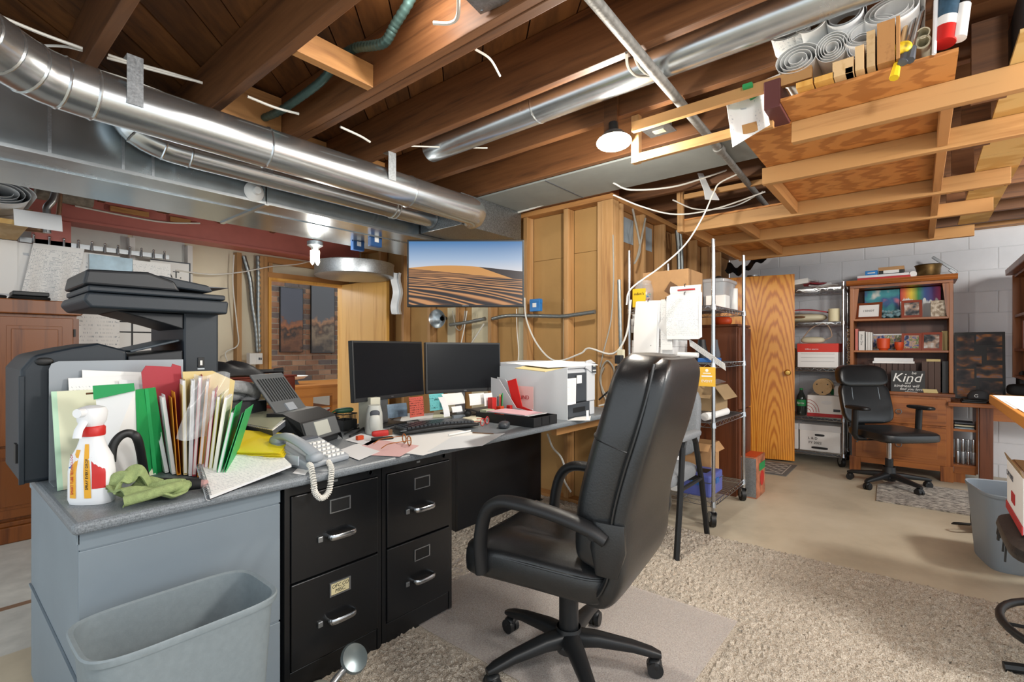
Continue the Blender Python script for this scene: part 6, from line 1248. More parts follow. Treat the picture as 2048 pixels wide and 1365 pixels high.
tag(bx('shell_jar', 5.97, 6.06, -.205, -.095, zA, zA+.15, 'shells', None, .004), 'square glass jar filled with shells on the top bookcase shelf', 'jar')
def book(label, y, w_, h_, z, mat, x=6.0, d=.2, words=None, wm='ink', name='book', lean=0, group=None, sz=.02):
    t = thing(name, label, 'book', (x, y, z), 0, group); t.rotation_euler = (lean, 0, 0)
    B().box(0, d, 0, .0015, 0, h_).box(0, d, w_-.0015, w_, 0, h_).box(0, .0015, .0015, w_-.0015, 0, h_).build('cover', mat, t); bx('pages', .0018, d-.004, .0018, w_-.0018, .003, h_-.004, 'paper2', t)
    if words: text(words, sz, wm, t, (-.0008, w_/2, h_*.55), (PI/2, PI/2, -PI/2))
    return t
M('book_pink', '#c9766a', .7); M('book_white', '#dadad6', .6); M('book_brown', '#43281c', .5)
book('pink red book at the left end of the middle bookcase shelf', .46, .022, .215, zB, 'book_pink'); book('white binder with lettering on its spine on the middle bookcase shelf', .405, .048, .19, zB, 'book_white', words='Arise One', sz=.026)
for k in range(3): book(('left', 'middle', 'right')[k]+' of three thin white books on the middle bookcase shelf', .38-.018*k, .015, .182-.003*k, zB, 'book_white')
frame('wide white frame with three photos at the back of the middle shelf', .19, zB, .34, .165, 'photo_people', 'paper2', x=6.14, bw=.012)
for k, y in enumerate((.255, .135)):
    s = 1.28-.4*k; t = thing('candle_glass', ('larger', 'smaller')[k]+' orange candle glass on the middle bookcase shelf', 'candle', (6.0, y, zB)); B().lathe([(0, 0), (.028*s, 0), (.03*s, .012), (.038*s, .02), (.042*s, .085*s), (.04*s, .09*s), (.036*s, .085*s), (0, .08*s)], 22).build('glass', 'orange', t, True)
frame('red brown frame with a family photo on the middle bookcase shelf', .045, zB, .15, .165, 'photo_people', 'frame_red', x=5.99, rz=-6); frame('red brown frame with a portrait photo on the middle bookcase shelf', -.10, zB, .15, .17, 'photo_couple', 'frame_red', x=5.99, rz=-6)
book('leaf patterned tan book leaning at the right end of the middle shelf', -.215, .04, .18, zB, 'manila', x=6.06)
for k in range(8): book(('leftmost', 'second', 'third', 'fourth', 'fifth', 'sixth', 'seventh', 'last')[k]+' of eight matching dark brown volumes on the bookcase worktop', .325-.045*k, .041, .262, zC, 'book_brown', group='matching dark brown volumes', sz=.012) if k < 8 else 0
for k in range(3): book(('left', 'middle', 'right')[k]+' of three taller brown volumes on the bookcase worktop', -.075-.045*k, .042, .285, zC, 'book_brown', words='BOOK', wm='brass', sz=.012) if False else book(('left', 'middle', 'right')[k]+' of three taller brown volumes on the bookcase worktop', -.075-.045*k, .042, .285, zC, M('book_brown2', '#4d3020', .5))
book('black binder at the right end of the bookcase worktop', -.218, .042, .29, zC, 'black_plastic')
tag(bx('paper_stack', 5.98, 6.18, .02, .34, zC+.263, zC+.284, 'paper', None, .002), 'white papers lying on the matching brown volumes', 'papers'); tag(bx('paper_stack', 5.985, 6.17, .03, .33, zC+.2845, zC+.315, 'paper2', None, .002), 'grey album lying on top of the white papers', 'album'); book('orange paperback lying on the taller volumes', -.165, .10, .022, zC+.286, 'manila', d=.16)
t = thing('wood_sign', 'black sign with white brush lettering leaning on the brown volumes', 'sign', (5.895, .07, zC), -90); mm = Matrix.Rotation(-.12, 4, 'X'); B().box(-.125, .125, 0, .015, 0, .2, mm).build('panel', 'black', t)
for s, fx, fz, sz in (('Kind', -.01, .13, .115), ('be', .045, .178, .036), ('and', .0, .084, .03), ('kindness will', -.01, .056, .036), ('find you love', .025, .026, .032)): text(s, sz, 'white', t, tuple(mm @ Vector((fx, -.001, fz))), (PI/2-.12, 0, 0), shear=.25)
for k in range(3): book(('lowest', 'middle', 'topmost')[k]+' thin cream booklet before the tall volumes', -.145+.004*k, .10, .011, zC+.0115*k, 'manila', x=5.89, d=.08)
tag(bx('loose_paper', 5.885, 5.95, .0, .09, zC, zC+.003, 'paper'), 'white slip in front of the black lettered sign', 'paper')
# on top of the bookcase
zT = 1.8755
tag(bx('flat_box', 5.93, 6.25, .05, .46, zT, zT+.022, 'label_red', None, .002), 'flat red game box on top of the bookcase', 'box'); tag(B().quad((5.94, .46, zT+.024), (5.94, .06, zT+.024), (6.24, .06, zT+.024), (6.24, .46, zT+.024), .022).build('flat_box', 'paper2'), 'crumpled white parcel on top of the red game box', 'parcel')
tag(B().cyl((5.94, .03, zT+.028), (6.2, .03, zT+.028), .027, n=18).build('paper_roll', 'paper', smooth=True), 'rolled white print on top of the bookcase', 'paper roll')
t = carton('shoe_box', 'black box with brown lid on top of the bookcase', 5.98, 6.2, .10, .29, zT+.047, zT+.115, 'black_plastic', lid=('cardboard', .03)); bx('label', -.113, -.1105, -.06, .06, .01, .04, 'paper', t)
t = carton('small_carton', 'small bright blue box on top of the bookcase', 5.98, 6.12, .30, .40, zT+.047, zT+.095, M('bright_blue', '#2a86cf', .5)); bx('print', -.073, -.0705, -.03, .03, .02, .03, 'white', t)
t = thing('brass_pot', 'hammered brass pot on top of the bookcase', 'pot', (6.08, -.08, zT)); B().lathe([(0, 0), (.075, 0), (.085, .02), (.09, .07), (.1, .11), (.105, .112), (.1, .118), (.085, .07), (.08, .02), (0, .01)], 32).build('pot', M('old_brass', '#6e5632', .4, .8, var=.35, vs=14), t, True)
tag(B().box(-.01, .01, -.12, .12, -.012, .012, Matrix.Translation((6.2, -.20, 2.0)) @ Matrix.Rotation(.75, 4, 'X')).box(-.012, .012, -.12, -.06, -.03, .0, Matrix.Translation((6.2, -.20, 2.0)) @ Matrix.Rotation(.75, 4, 'X')).build('metal_bracket', 'steel', bev=.003), 'grey metal bracket leaning behind the brass pot', 'bracket')
# --- collage frame
t = thing('collage_frame', 'black collage frame with sunset photos leaning on the wall', 'photo frame', (6.19, -.44, .735), -90); mm = Matrix.Rotation(-.08, 4, 'X')
B().box(-.17, .17, .0, .015, 0, .62, mm).build('frame', 'black_plastic', t, bev=.002)
for (x, z, w_, h_) in ((-.155, .45, .12, .14), (-.02, .5, .17, .1), (.05, .36, .1, .12), (-.155, .30, .17, .11), (-.155, .14, .12, .14), (-.02, .20, .17, .12), (.0, .04, .15, .13), (-.155, .02, .13, .1)): B().box(x, x+w_, -.003, -.0005, z, z+h_, mm).build('photo', 'sunset', t)
# --- side desk at the block wall
t = thing('side_desk', 'dark wooden desk with open shelves beside the bookcase', 'desk', (5.84, -1.29, 0))
bx('top', -.02, .5, 0, 1.08, .69, .725, 'bookcase_wood_h', t, .004); bx('front_leg', 0, .09, .79, .875, 0, .69, 'dark_wood', t, .003); bx('shelf_side', .10, .48, 1.04, 1.065, .09, .69, wz, t); bx('shelf_side', .10, .48, .876, .89, .09, .69, wz, t)
for z in (.14, .46): bx('shelf', .10, .48, .891, 1.039, z, z+.02, wh, t)
bx('apron', .02, .04, .1, .80, .58, .69, wh, t); bx('plinth', .10, .12, .89, 1.035, .08, .139, wh, t); bx('shelf_foot', .10, .2, .96, 1.06, 0, .079, wz, t); bx('rear_leg', .4, .48, .0, .08, 0, .69, wz, t)
for r in range(2):
    for c_ in range(4): tag(B().lathe([(0, 0), (.015, 0), (.0168, .006), (.0168, .104), (.015, .11), (0, .11)], 18, c=(6.0, -.282-.035*c_, .162+r*.1125)).build('metal_can', ('chrome', 'zinc')[(r+c_) % 2], smooth=True), ('lower', 'upper')[r]+' row silver can, '+('leftmost', 'second from left', 'third from left', 'rightmost')[c_]+' in the side desk shelf', 'can', 'silver cans in the side desk shelf')
for k in range(3): tag(B().grid(lambda u, v: (5.98+.2*u, -.39+.13*v, .484+.022*k+.008*math.sin(u*5+k)), 4, 4, .012).build('folded_cloth', ('blue_paper', 'beige', 'ink_grey')[k], smooth=True), ('pale blue', 'beige', 'dark grey')[k]+' folded cloth on the upper shelf of the side desk', 'cloth')
tag(B().box(5.86, 6.05, -.46, -.30, .7255, .74).box(5.87, 6.06, -.47, -.31, .7405, .752).build('laptop_case', 'black_plastic', bev=.004), 'black folded case on the side desk', 'case')
t = thing('baseball_cap', 'grey cap lying on the side desk', 'cap', (6.02, -.42, .7525)); B().lathe([(.075, 0), (.074, .03), (.055, .065), (.02, .08), (0, .082)], 22).build('crown', M('cap_grey', '#4a4b4e', .9), t, True); B().grid(lambda u, v: (-.06-.06*v*math.sin(PI*u), -.065+.13*u, .004+.006*math.sin(PI*u)), 10, 4, .003).build('visor', 'cap_grey', t, True); text('G', .04, 'white', t, (-.078, .02, .03), FX)
t = carton('open_box', 'yellow topped open box on the side desk', 5.95, 6.2, -.92, -.52, .7255, .80, 'cardboard', flaps=.06)
for k in range(4): tag(bx('loose_paper', 5.85-.005*k, 6.0, -.75-.01*k, -.50, .7255+.006*k, .731+.006*k, ('blue_paper', 'paper', 'paper2', 'print_flat')[k]), ('bottom pale blue', 'second white', 'third grey white', 'top printed')[k]+' document in the stack at the side desk corner', 'paper') if False else tag(bx('document', 5.835, 5.94, -.74+.01*k, -.50, .7255+.007*k, .732+.007*k, ('blue_paper', 'paper', 'paper2', 'print_flat')[k]), ('bottom pale blue', 'second white', 'third grey white', 'top printed')[k]+' document in the stack at the side desk corner', 'paper')
# wine bottle
t = thing('wine_bottle', 'dark wine bottle with gold cap at the right edge', 'bottle', (6.1, -.70, .802)); B().lathe([(0, 0), (.037, 0), (.038, .01), (.038, .19), (.015, .24), (.014, .30), (0, .30)], 22).build('bottle', 'black', t, True); B().lathe([(.0155, .24), (.0155, .305), (0, .306)], 16).build('cap', 'brass', t, True)
tag(B().sell((5.98, -.68, .85), (.06, .09, .05), .6, nu=18, nv=8).build('black_bag', 'umbrella_black', smooth=True), 'black bag beside the wine bottle', 'bag')
# --- hutch at the right edge
t = thing('wall_hutch', 'brown hutch bookcase cut off at the right edge', 'bookcase', (4.9, -1.0, 0)); X1 = 1.2
bx('side_panel', X1-.03, X1, 0, .36, .95, 1.84, wz, t); bx('back_panel', 0, X1, 0, .012, .95, 1.84, wz, t); bx('side_panel', 0, .03, 0, .36, .95, 1.84, wz, t)
for z in (.95, 1.18, 1.47, 1.82): bx('shelf', .03, X1-.03, .013, .35, z, z+.022, wz, t)
B().prism([(-.02, 1.845), (-.05, 1.9), (X1+.05, 1.9), (X1+.02, 1.845)], -.0, .4, 'y').build('cornice', wz, t, bev=.005)
bx('support_post', X1-.06, X1-.02, .02, .1, .726, .949, wz, t)
for k in range(4): book(('first', 'second', 'third', 'fourth')[k]+' pale binder from the left on the hutch shelf at the right edge', -.0, .05, .24, 1.2025, ('book_pink', 'book_white', 'blue_paper', 'folder_red')[k], x=0).location = (6.07-.055*k, -.90, 1.2025)
for o in C.objects:
    if o.name.startswith('book') and o.location.z > 1.2 and abs(o.location.y+.9) < 1e-4: o.rotation_euler = (0, 0, PI/2)
# --- woven mat
m, nt, N, L, b = newmat('woven'); f = noise(nt, coords(nt, (1, .35, 1), rnd=False), 70, 3, .7); L.new(ramp(nt, f, [(.35, '#4a4744'), (.48, '#8f8a83'), (.62, '#c9c3b8')]), b.inputs['Base Color']); b.inputs['Roughness'].default_value = .95; bump(nt, f, b, .5, .006)
tag(B().prism([(4.80, -.48), (5.60, -.55), (5.60, .18), (5.35, .27), (4.80, .25)], .001, .010).build('woven_rug', 'woven'), 'small grey woven rug under the swivel chair', 'rug')
# --- drafting table at the right edge
t = thing('drafting_table', 'tall drafting table with worn wooden edge at the right', 'table', (2.35, -.30, 0)); bx('top', 0, 1.35, -.9, 0, .905, .95, wood('honey', '#b06a22', '#d08a3a', 'X', 10, .4, .03), t, .003)
for x in (.05, 1.22): bx('leg', x, x+.07, -.85, -.78, 0, .904, 'honey', t); bx('leg', x, x+.07, -.34, -.27, 0, .904, 'honey', t) if x > 1 else None
bx('stretcher', .12, 1.22, -.84, -.80, .3, .36, 'honey', t)
def dt(x0, x1, y0, y1, k, mat, label, name='drawing_sheet', cat='paper', th=.001): tag(bx(name, x0, x1, y0, y1, .9505+.0015*k, .9505+.0015*k+th, mat), label, cat)
dt(2.9, 3.66, -.8, -.31, 0, 'paper', 'large white drawing on the drafting table'); dt(2.7, 3.3, -.75, -.32, 1, 'plan', 'second drawing overlapping on the drafting table'); dt(2.75, 2.95, -.5, -.37, 2, 'pinkish', 'pink slip on the drafting table drawings')
tag(B().cyl((3.45, -.42, .98), (3.1, -.80, .98), .024, n=18).build('paper_roll', 'paper', smooth=True), 'white roll lying on the drafting table', 'paper roll')
t = carton('open_box', 'low open brown box at the back of the drafting table', 3.4, 3.62, -.78, -.5, .954, .99, 'cardboard', flaps=.03)
# --- stool with carton at the right edge
t = thing('worn_stool', 'black chair seat with torn leather at the right edge', 'chair', (2.60, -.54, 0))
B().sell((.0, .03, .50), (.29, .27, .045), .4, .6, 32, 12).build('seat', M('worn_leather', '#2a2624', .45, var=.4, vs=20, bmp=.2, bs=120), t, True)
bd = B(); rb = random.Random(2)
for k in range(26): a = .1+1.6*k/26; cx_, cy_ = .283*math.copysign(abs(math.cos(a))**.4, math.cos(a)), .03+.263*abs(math.sin(a))**.4; bd.tube([(cx_, cy_, .485), (cx_*1.01, cy_*1.01, .46-rb.uniform(.0, .035))], .004, 4)
bd.build('torn_edge', 'black', t); B().cyl((0, 0, .05), (0, 0, .46), .025, n=14).build('column', 'black_plastic', t, True)
B().tube([(.30*math.cos(a), .30*math.sin(a), .19) for a in [2*PI*k/40 for k in range(40)]], .014, 10, closed=True).build('foot_ring', 'black_plastic', t, True)
for k in range(5): a = 2*PI*k/5+.5; B().tube([(0, 0, .07), (.3*math.cos(a), .3*math.sin(a), .03)], .018, 8).build('base_leg', 'black_plastic', t, True); B().tube([(.02*math.cos(a), .02*math.sin(a), .19), (.3*math.cos(a), .3*math.sin(a), .19)], .007, 6).build('ring_spoke', 'black_plastic', t)
t = carton('paper_carton', 'open white carton with red edge standing on the worn seat', 2.46, 2.86, -.62, -.285, .546, .745, 'paper', flaps=None); bx('red_edge', -.202, .202, .168, .171, .0, .03, 'ink_red', t); bx('red_mark', -.02, .06, .168, .1705, .06, .1, 'ink_red', t); text('COPY PAPER', .03, 'ink_grey', t, (.1, .170, .15), (PI/2, 0, PI)); bx('inside', -.19, .19, -.15, .15, .2, .202, 'cardboard2', t); B().quad((-.2, .168, .2), (.2, .168, .2), (.2, .176, .225), (-.2, .176, .225), .003).build('flap', 'cardboard2', t)
# bags below the drafting table
tag(B().sell((3.95, -.16, .07), (.09, .05, .07), .6, nu=20, nv=10).build('black_bag', 'umbrella_black', smooth=True) if False else B().sell((4.45, -.33, .075), (.10, .06, .072), .6, nu=20, nv=10).tube(bez([(4.36, -.30, .06), (4.30, -.22, .07), (4.34, -.18, .05), (4.42, -.27, .04)], 5), (.012, .004), 6).build('black_bag', 'umbrella_black', smooth=True), 'small black bag with strap on the floor behind the grey bin', 'bag')
tag(B().sell((4.75, -.62, .22), (.12, .1, .21), .6, nu=20, nv=12).build('blue_bag', M('royal_blue', '#1f4f9e', .6), smooth=True), 'blue bag standing under the drafting table', 'bag')
t = thing('tool_bag', 'black case with clear front and blue yellow badge at the right edge', 'case', (4.3, -.72, .32)); bx('case', -.12, .14, -.13, .13, 0, .2, 'black_plastic', t, .03); B().tube(bez([(-.124, -.08, .06), (-.13, -.08, .17), (-.13, .08, .17), (-.124, .08, .06)], 6), .007, 8).build('handle', 'steel', t, True); B().lathe([(0, 0), (.04, 0), (.04, .003)], 20, Matrix.Translation((-.122, 0, .08)) @ Matrix.Rotation(-PI/2, 4, 'Y')).build('badge', 'yellow', t)
carton('carton', 'carton under the black case at the right edge', 4.16, 4.46, -.86, -.58, 0, .318, 'paper'); tag(B().sell((4.12, -.62, .35), (.06, .08, .03), .7, nu=16, nv=8).build('red_packet', M('coral', '#d86a50', .6), smooth=True), 'coral red packet beside the black case', 'packet')
# power tool head on the floor in front of the file cabinet
t = thing('grip_flashlight', 'small metal clamp tool with round head on the rug by the file cabinet', 'tool', (.84, 1.50, .02)); M('tool_grey', '#7f8178', .5)
B().sell((-.02, 0, .045), (.055, .05, .045), .8, nu=20, nv=10).build('body', 'tool_grey', t, True); B().tube(bez([(.03, 0, .06), (.07, .01, .075), (.105, .02, .075)], 5), .012, 10).build('arm', 'steel', t, True); B().cyl((.05, -.01, .02), (.06, -.012, .06), .008, n=10).build('valve', 'brass', t, True)
B().lathe([(0, -.006), (.045, -.006), (.05, 0), (.045, .01), (.02, .014), (0, .014)], 26, Matrix.Translation((.13, .02, .095)) @ Matrix.Rotation(.9, 4, 'X')).build('round_head', M('gauge', '#6f7a7c', .25, .5), t, True)
# ================================================================ HANGING LUMBER SHELF
t = thing('lumber_shelf', 'plywood storage shelf on battens hanging below the ceiling at right', 'shelf')
zb, zp = 2.05, 2.136
bx('plywood_sheet', 2.08, 2.309, -.10, .40, zp, zp+.012, 'plywood', t); bx('plywood_sheet', 2.31, 3.55, -.10, .60, zp, zp+.012, 'plywood', t); bx('plywood_sheet', 2.32, 3.55, .10, .62, zp+.0125, zp+.02, 'plywood', t) if False else None
bx('plywood_sheet', 3.56, 5.08, -.10, 1.33, zp, zp+.012, 'plywood', t); bx('plywood_sheet', 2.08, 3.3, -.9, -.235, zp, zp+.012, 'plywood_pale', t); bx('plywood_sheet', 3.31, 5.0, -.40, -.235, zp, zp+.012, 'plywood_pale', t)
wood('batten', '#9c6e3e', '#b88a54', 'Y', 12, .6, .1)
for x, y0, y1 in ((2.29, -.9, .40), (2.78, -.9, .62), (3.56, -.37, 1.35), (4.20, -.36, 1.34), (5.04, -.33, 1.33)): bx('batten', x, x+.038, y0, y1, zb, zp-.001, 'batten', t, .002)
for x0, x1, y in ((2.83, 3.555, .585), (3.60, 4.195, .95), (4.245, 5.035, .95), (3.60, 4.195, 1.30), (4.245, 5.035, 1.30), (2.335, 2.775, -.10), (2.83, 3.555, -.10), (3.60, 4.195, -.10), (4.245, 5.035, -.10)): bx('cross_rail', x0, x1, y, y+.036, zb+.012, zp-.002, 'studx', t, .002)
for x in (2.33, 2.83, 3.61, 4.25): bx('hanger', x, x+.04, -.235, -.145, zb+.01, 2.329, 'joist', t)
bx('hanger', 3.52, 3.557, 1.31, 1.35, zb, 2.56, 'stud', t, .002); bx('hanger', 3.50, 3.519, 1.32, 1.345, 2.26, 2.5, 'stud', t)
bx('end_block', 2.09, 2.28, .402, .46, zp-.01, zp+.10, M('maroon', '#5a2c2a', .6), t, .003)
# sticks of the old hanging frame
def stick(x0, x1, y0, y1, z0, z1, label, mat='batten', name='wood_stick'): tag(bx(name, x0, x1, y0, y1, z0, z1, mat, None, .002), label, 'stick')
stick(2.20, 2.225, .45, 1.03, 2.10, 2.14, 'level stick joining the short upright below the clamp lamp'); stick(2.20, 2.235, 1.031, 1.07, 2.10, 2.329, 'short upright stick just below the clamp lamp', 'stud'); stick(2.10, 2.125, .30, 1.02, 2.205, 2.25, 'upper level stick crossing behind the water pipe'); stick(3.53, 3.556, .66, 1.30, 2.33, 2.329+.03, 'upper level stick on the far hanger of the lumber shelf') if False else stick(3.53, 3.556, .40, 1.305, 2.285, 2.32, 'upper level stick on the far hanger of the lumber shelf')
# paddle
tag(B().prism([(-.05, 0), (.05, 0), (.045, .07), (.02, .09), (.02, .26), (-.02, .26), (-.03, .09)], 0, .006, 'z', Matrix.Translation(PD(1424, 400, 3.2)) @ Matrix.Rotation(-.7, 4, 'Z') @ Matrix.Rotation(1.0, 4, 'X')).build('paint_paddle', 'paper2'), 'white plastic paddle hanging from the white cord', 'paddle')
# rolls on the shelf, ends towards the camera; all on the plywood front edge
zr = zp+.0125
def roll(px, py, r, ln, turns, label, tilt=0, mat='paper', sq=1, ang=0, r0=.25, x=2.09):
    r *= 1.0; ln = .26 if py < 70 else ln; tilt -= .38 if py < 70 else 0
    p = PX(px, py, x); ax = Vector((math.cos(ang), math.sin(ang), tilt+.05)); spiral(p, ax, r*r0, r, turns, ln, mat, label, sq=sq)
roll(1593, 118, .078, .5, 4, 'flattened roll of plans at the left end of the lumber shelf', sq=.7); roll(1663, 95, .055, .5, 5, 'tight white roll of plans in the middle of the lumber shelf'); roll(1578, 62, .07, .5, 2.2, 'wide grey roll with fine print above the flattened roll', mat='print_sparse', sq=.6, r0=.7); roll(1622, 42, .055, .5, 2, 'loose white roll high at the left of the lumber shelf', r0=.8); roll(1690, 25, .062, .5, 2, 'printed plan roll standing highest on the lumber shelf', mat='paper2', r0=.75); roll(1738, 62, .08, .55, 3, 'wide white roll behind the wooden sticks', r0=.6, sq=.8); roll(1722, 92, .045, .5, 2, 'thin grey roll between the tight roll and the sticks', mat='paper2', r0=.7); roll(1785, 18, .085, .5, 3, 'thick white roll at the top of the lumber shelf', sq=.7, r0=.5)
p = PX(1500, 235, 2.14); t = thing('plan_sheet', 'curved plan sheet hanging off the left end of the lumber shelf', 'paper'); B().grid(lambda u, v: PX(1453+75*u+12*v, 210-(25*u)+(85-20*u)*v, 2.16+.05*math.sin(PI*u)), 10, 8, .001).build('sheet', 'plan', t, True)
tag(B().quad(PX(1512, 170, 2.15), PX(1560, 150, 2.15), PX(1620, 140, 2.2), PX(1540, 190, 2.2), .012).build('folded_plan', 'print_flat'), 'folded plan lying under the flattened roll', 'paper'); tag(bx('green_strip', 2.08, 2.4, .50, .535, zr+.085, zr+.10, 'green'), 'green strip below the left roll on the lumber shelf', 'strip')
def lum(px0, px1, pyt, pyb, ln, label, mat='stick', x=2.035, nm='lumber_offcut'):
    a, c = PX(px0, pyb, x), PX(px1, pyt, x); tag(bx(nm, x, x+ln, min(a.y, c.y), max(a.y, c.y), zr, max(c.z, zr+.02), mat, None, .001), label, 'wood')
lum(1665, 1707, 112, 155, .4, 'wide pale offcut beside the tight roll'); lum(1710, 1728, 88, 150, .5, 'narrow green edged offcut beside the wide one'); lum(1733, 1750, 58, 143, .5, 'tall square stick left of the dark plank'); lum(1754, 1790, 35, 130, .6, 'tall brown plank with notched top', 'studx'); lum(1792, 1800, 30, 122, .6, 'thin brown strip right of the notched plank', 'studx'); lum(1592, 1625, 178, 190, .4, 'left grooved moulding strip at the shelf edge', 'oak'); lum(1628, 1668, 155, 172, .4, 'right grooved moulding strip at the shelf edge', 'oak'); lum(1690, 1706, 140, 157, .3, 'short block stub at the shelf edge')
for k, (a, c, lab) in enumerate((((1518, 8), (1556, 90), 'leftmost round dowel leaning at the shelf end'), ((1568, -20), (1570, 85), 'upright square stick at the shelf left end'), ((1584, 40), (1585, 80), 'short stick beside the upright one'))): tag(B().tube([PX(*a, 2.3), PX(*c, 2.18)], .012, 10).build('dowel', 'stick', smooth=True), lab, 'stick')
# brushes, tubes, cans
for k, (a, c, lab) in enumerate((((1795, 125), (1822, 5), 'paint smeared brush, leftmost on the lumber shelf'), ((1812, 100), (1838, 0), 'second long handled brush on the lumber shelf'), ((1826, 95), (1852, -5), 'third long handled brush on the lumber shelf'))):
    t = thing('paint_brush', lab, 'brush'); p, q = PX(*a, 2.07), PX(*c, 2.16); B().tube([p, p.lerp(q, .4), q], [.004, .007, .005], 8).build('handle', ('stick', 'chrome', 'chrome')[k], t, True); B().tube([p, p.lerp(q, -.25)], [.01, .014], 8).build('bristles', ('yellow', 'ink_grey', 'ink_grey')[k], t, True)
tag(B().sell(PX(1802, 98, 2.06), (.02, .03, .022), .9, nu=16, nv=8).build('paint_rag', art('paint_rag_m', ['#3a2418', '#d8b81e', '#e2cf3a', '#7a4a22'], 30), smooth=True), 'yellow paint stained rag over the shelf edge', 'rag')
for k in range(2): spiral(PX(1846, 84-18*k, 2.09), (1, 0, 0), .016, .022-.003*k, 3, .25, 'beige', ('lower', 'upper')[k]+' small cream roll beside the brushes')
tag(B().tube([PX(1868, 108, 2.06), PX(1872, 0, 2.1)], .006, 8).build('paint_stirrer', 'paper2', smooth=True), 'white paint splashed stick before the caulk tube', 'stick')
t = thing('caulk_tube', 'caulk tube with red label and blue smears on the lumber shelf', 'tube'); p, q = PX(1888, 88, 2.09), PX(1902, -20, 2.12); ax = (q-p); B().cyl(p, p+ax*.28, .03, n=20).build('label_end', 'label_red', t, True); B().cyl(p+ax*.28, p+ax*.45, .0302, n=20).build('white_band', 'white', t, True); B().cyl(p+ax*.45, q, .03, n=20).build('tube', M('smear_blue', '#2d4a5e', .5, var=.5, vs=30), t, True)
t = thing('caulk_tube', 'white tube with black cap at the right end of the lumber shelf', 'tube'); p, q = PX(1917, 78, 2.09), PX(1926, 12, 2.11); B().cyl(p, q, .02, n=18).build('tube', 'white', t, True); B().cyl(q, q+(q-p)*.3, .018, n=18).build('cap', 'black_plastic', t, True)
t = thing('dark_case', 'dark case lying on the pale plywood at the top right corner', 'case'); bx('case', 2.1, 2.6, -.75, -.245, 2.15, 2.322, M('navy_case', '#23272e', .6), t, .01); bx('edge_trim', 2.095, 2.1, -.74, -.255, 2.23, 2.24, 'black', t)
# joist-side boards and clear corrugated panels at the far right
m = M('corrugated', '#b7c0c4', .15, alpha=.55)
for k in range(5):
    x0 = 3.35+.02*k
    tag(B().grid(lambda u, v: (x0+.9*v, -.62-.34*u-.03*k, 1.98+.028*k+.012*math.sin(u*24)+.30*(1-v)*0), 36, 2, .0015).build('corrugated_panel', m, smooth=True), ('lowest', 'second', 'third', 'fourth', 'topmost')[k]+' clear corrugated panel in the stack at the right edge', 'panel', 'clear corrugated panels at the right edge')
for x in (3.5, 4.05): tag(B().box(x, x+.04, -1.2, -.50, 1.945, 1.964).build('support_batten', 'batten'), ('near', 'far')[x > 4]+' batten carrying the clear corrugated panels', 'batten')
tag(B().tube(bez([PX(1995, 335, 3.6), PX(2008, 320, 3.6), PX(2018, 345, 3.7), PX(2010, 370, 3.8)], 6), .006, 6).build('cable', 'cable_black', smooth=True), 'black cable loop above the corrugated panels', 'cable')
# black ruffled plastic above the orange door
tag(B().grid(lambda u, v: (5.75+.1*v, 1.66-.42*u, 2.08+.10*v-.06*math.sin(u*5)-.02*math.sin(u*23+v*3)), 24, 6, .003).build('black_sheeting', 'black_plastic', smooth=True), 'black plastic sheeting ruffled above the orange door', 'plastic sheet')
# ================================================================ BACK ROOM THINGS
t = thing('radio_stand', 'low cabinet carrying the wooden radio', 'cabinet', (1.2, 3.55, 0)); bx('body', 0, .66, 0, .4, 0, .74, 'desk_wood', t, .003); bx('top', -.01, .67, -.01, .41, .7405, .765, 'desk_wood', t, .003); bx('door', .02, .32, -.02, -.001, .05, .72, 'desk_wood', t, .003); bx('door', .34, .64, -.02, -.001, .05, .72, 'desk_wood', t, .003)
t = thing('table_radio', 'dark red wooden vintage radio behind the desk', 'radio', (1.28, 3.6, .7655))
bx('case', 0, .52, 0, .28, 0, .225, 'radio_wood', t, .008); bx('top_lid', -.01, .53, -.01, .29, .2255, .24, 'radio_wood', t, .004)
bx('dial_panel', .15, .33, -.006, -.0005, .03, .2, M('olive_gold', '#8a7d52', .45), t, .002); 
for z in (.15, .115, .08): bx('dial_strip', .17, .31, -.008, -.0065, z, z+.018, M('dial_dark', '#5a5138', .4), t)
for x in (.18, .26, .30): B().cyl((x, -.006, .05), (x, -.018, .05), .009, n=14).build('knob', 'brown_plastic', t, True)
for x0 in (.02, .37):
    for k in range(6): bx('grille_slot', x0+.02*k, x0+.02*k+.008, -.003, -.0005, .05+.008*(abs(2.5-k)), .17-.008*abs(2.5-k), 'black', t)
bx('name_plate', .22, .26, -.004, -.0005, .206, .216, 'brass', t)
zr_ = .7655+.2405
tag(B().grid(lambda u, v: (1.15+.42*u+.02*math.sin(v*9), 3.56+.24*v, zr_+.012+.09*math.sin(PI*min(1, u*1.02))**.6*math.sin(PI*v)**.5+.018*math.sin(u*17+v*6)*math.sin(v*PI)), 26, 14, .006).build('black_jacket', M('jacket', '#121317', .5), smooth=True), 'crumpled black jacket thrown over the wooden radio', 'jacket')
t = thing('flashlight', 'black flashlight lying on the wooden radio', 'flashlight', (1.70, 3.66, zr_+.028)); B().tube([(-.13, .04, 0), (-.03, .01, 0)], .016, 14).build('barrel', 'black_plastic', t, True); B().cyl((-.03, .01, 0), (.03, -.01, 0), .02, .028, n=20).build('head', 'black_plastic', t, True); B().lathe([(0, .001), (.024, .001)], 20, Matrix.Translation((.031, -.01, 0)) @ Matrix.Rotation(PI/2, 4, 'Y')).build('lens', 'lens', t)
p = PY(597, 752, 5.95)
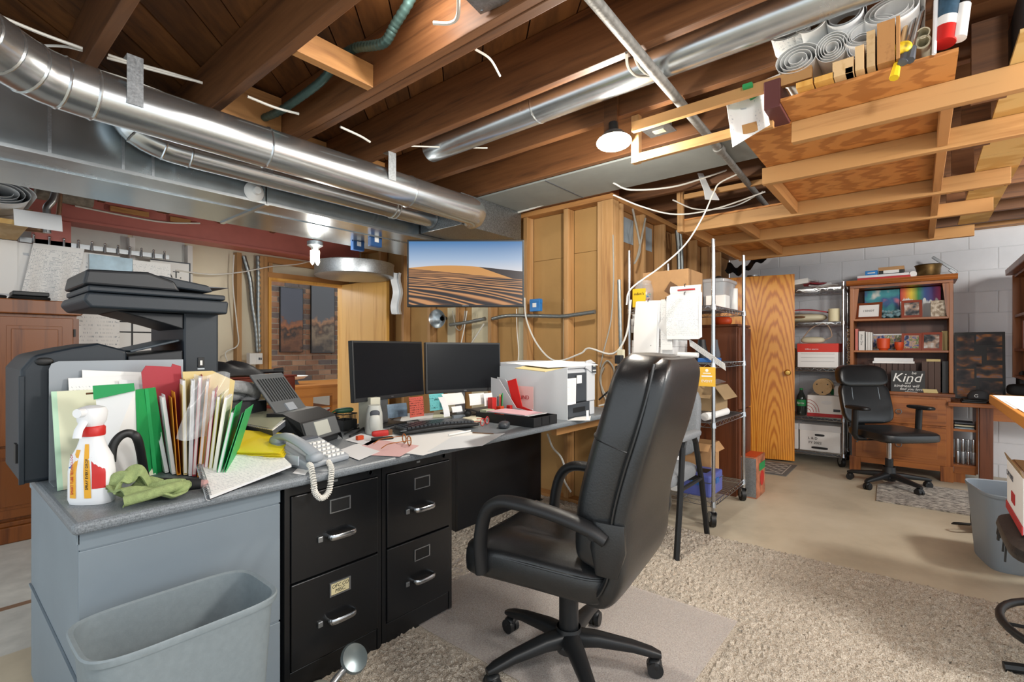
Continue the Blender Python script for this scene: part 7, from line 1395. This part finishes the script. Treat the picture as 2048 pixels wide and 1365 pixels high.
tb = thing('side_table', 'orange brown wooden table beyond the doorway', 'table', (2.75, 5.75, 0)); bx('top', 0, 1.5, 0, .95, .715, .745, 'desk_wood', tb, .003); bx('side_panel', .02, .06, .03, .92, 0, .714, 'desk_wood', tb); bx('front_leg', .62, .70, .02, .09, 0, .714, 'desk_wood', tb); bx('apron', .06, .62, .02, .05, .60, .714, 'desk_wood', tb); bx('end_panel', 1.4, 1.44, .03, .92, 0, .714, 'desk_wood', tb); bx('front_board', .06, .36, .021, .04, .0, .599, 'desk_wood', tb); bx('shelf', .36, .62, .06, .8, .45, .47, 'desk_wood', tb)
t = thing('fan_dish', 'white ribbed dish on a stand on the table beyond the doorway', 'dish', (3.05, 6.1, .7455)); B().lathe([(0, 0), (.05, 0), (.03, .03), (.02, .06)], 20).build('foot', 'ink_grey', t, True); B().lathe([(.02, .06), (.1, .075), (.15, .11), (.145, .112), (.09, .085), (0, .075)], 28).build('dish', 'white', t, True)
# posters: generic abstract stand-ins on the brick wall
def poster(name, stops, sc):
    m, nt, N, L, b = newmat(name); tc = N.new('ShaderNodeTexCoord'); sp = N.new('ShaderNodeSeparateXYZ'); L.new(tc.outputs['Generated'], sp.inputs[0])
    n = noise(nt, coords(nt, (1, 1, 1), False), sc, 3); ad = N.new('ShaderNodeMath'); ad.operation = 'MULTIPLY_ADD'; ad.inputs[1].default_value = .9; L.new(n, ad.inputs[0]); L.new(sp.outputs['Z'], ad.inputs[2])
    L.new(ramp(nt, ad.outputs[0], stops), b.inputs['Base Color']); b.inputs['Roughness'].default_value = .5
poster('poster_a', [(.45, '#4a3024'), (.62, '#6a4630'), (.75, '#2c2624'), (.85, '#8a5636'), (.98, '#5e4640'), (1.0, '#4a4c56')], 5); poster('poster_b', [(.5, '#3a3432'), (.7, '#7a6a58'), (.8, '#4a3c34'), (.92, '#9a7356'), (1.0, '#55565a')], 4)
for (a, c, mt_, lab) in (((560, 578), (606, 705), 'poster_a', 'left dark framed poster with warm abstract colours on the brick wall'), ((622, 575), (669, 707), 'poster_b', 'right dark framed poster with grey brown abstract colours on the brick wall')):
    p, q = PY(a[0], c[1], 7.17), PY(c[0], a[1], 7.17); t = thing('poster', lab, 'poster', (p.x, 7.165, p.z)); w_, h_ = q.x-p.x, q.z-p.z; bx('backing', 0, w_, 0, .03, 0, h_, 'black', t); bx('print', .008, w_-.008, -.002, 0, .008, h_-.008, mt_, t)
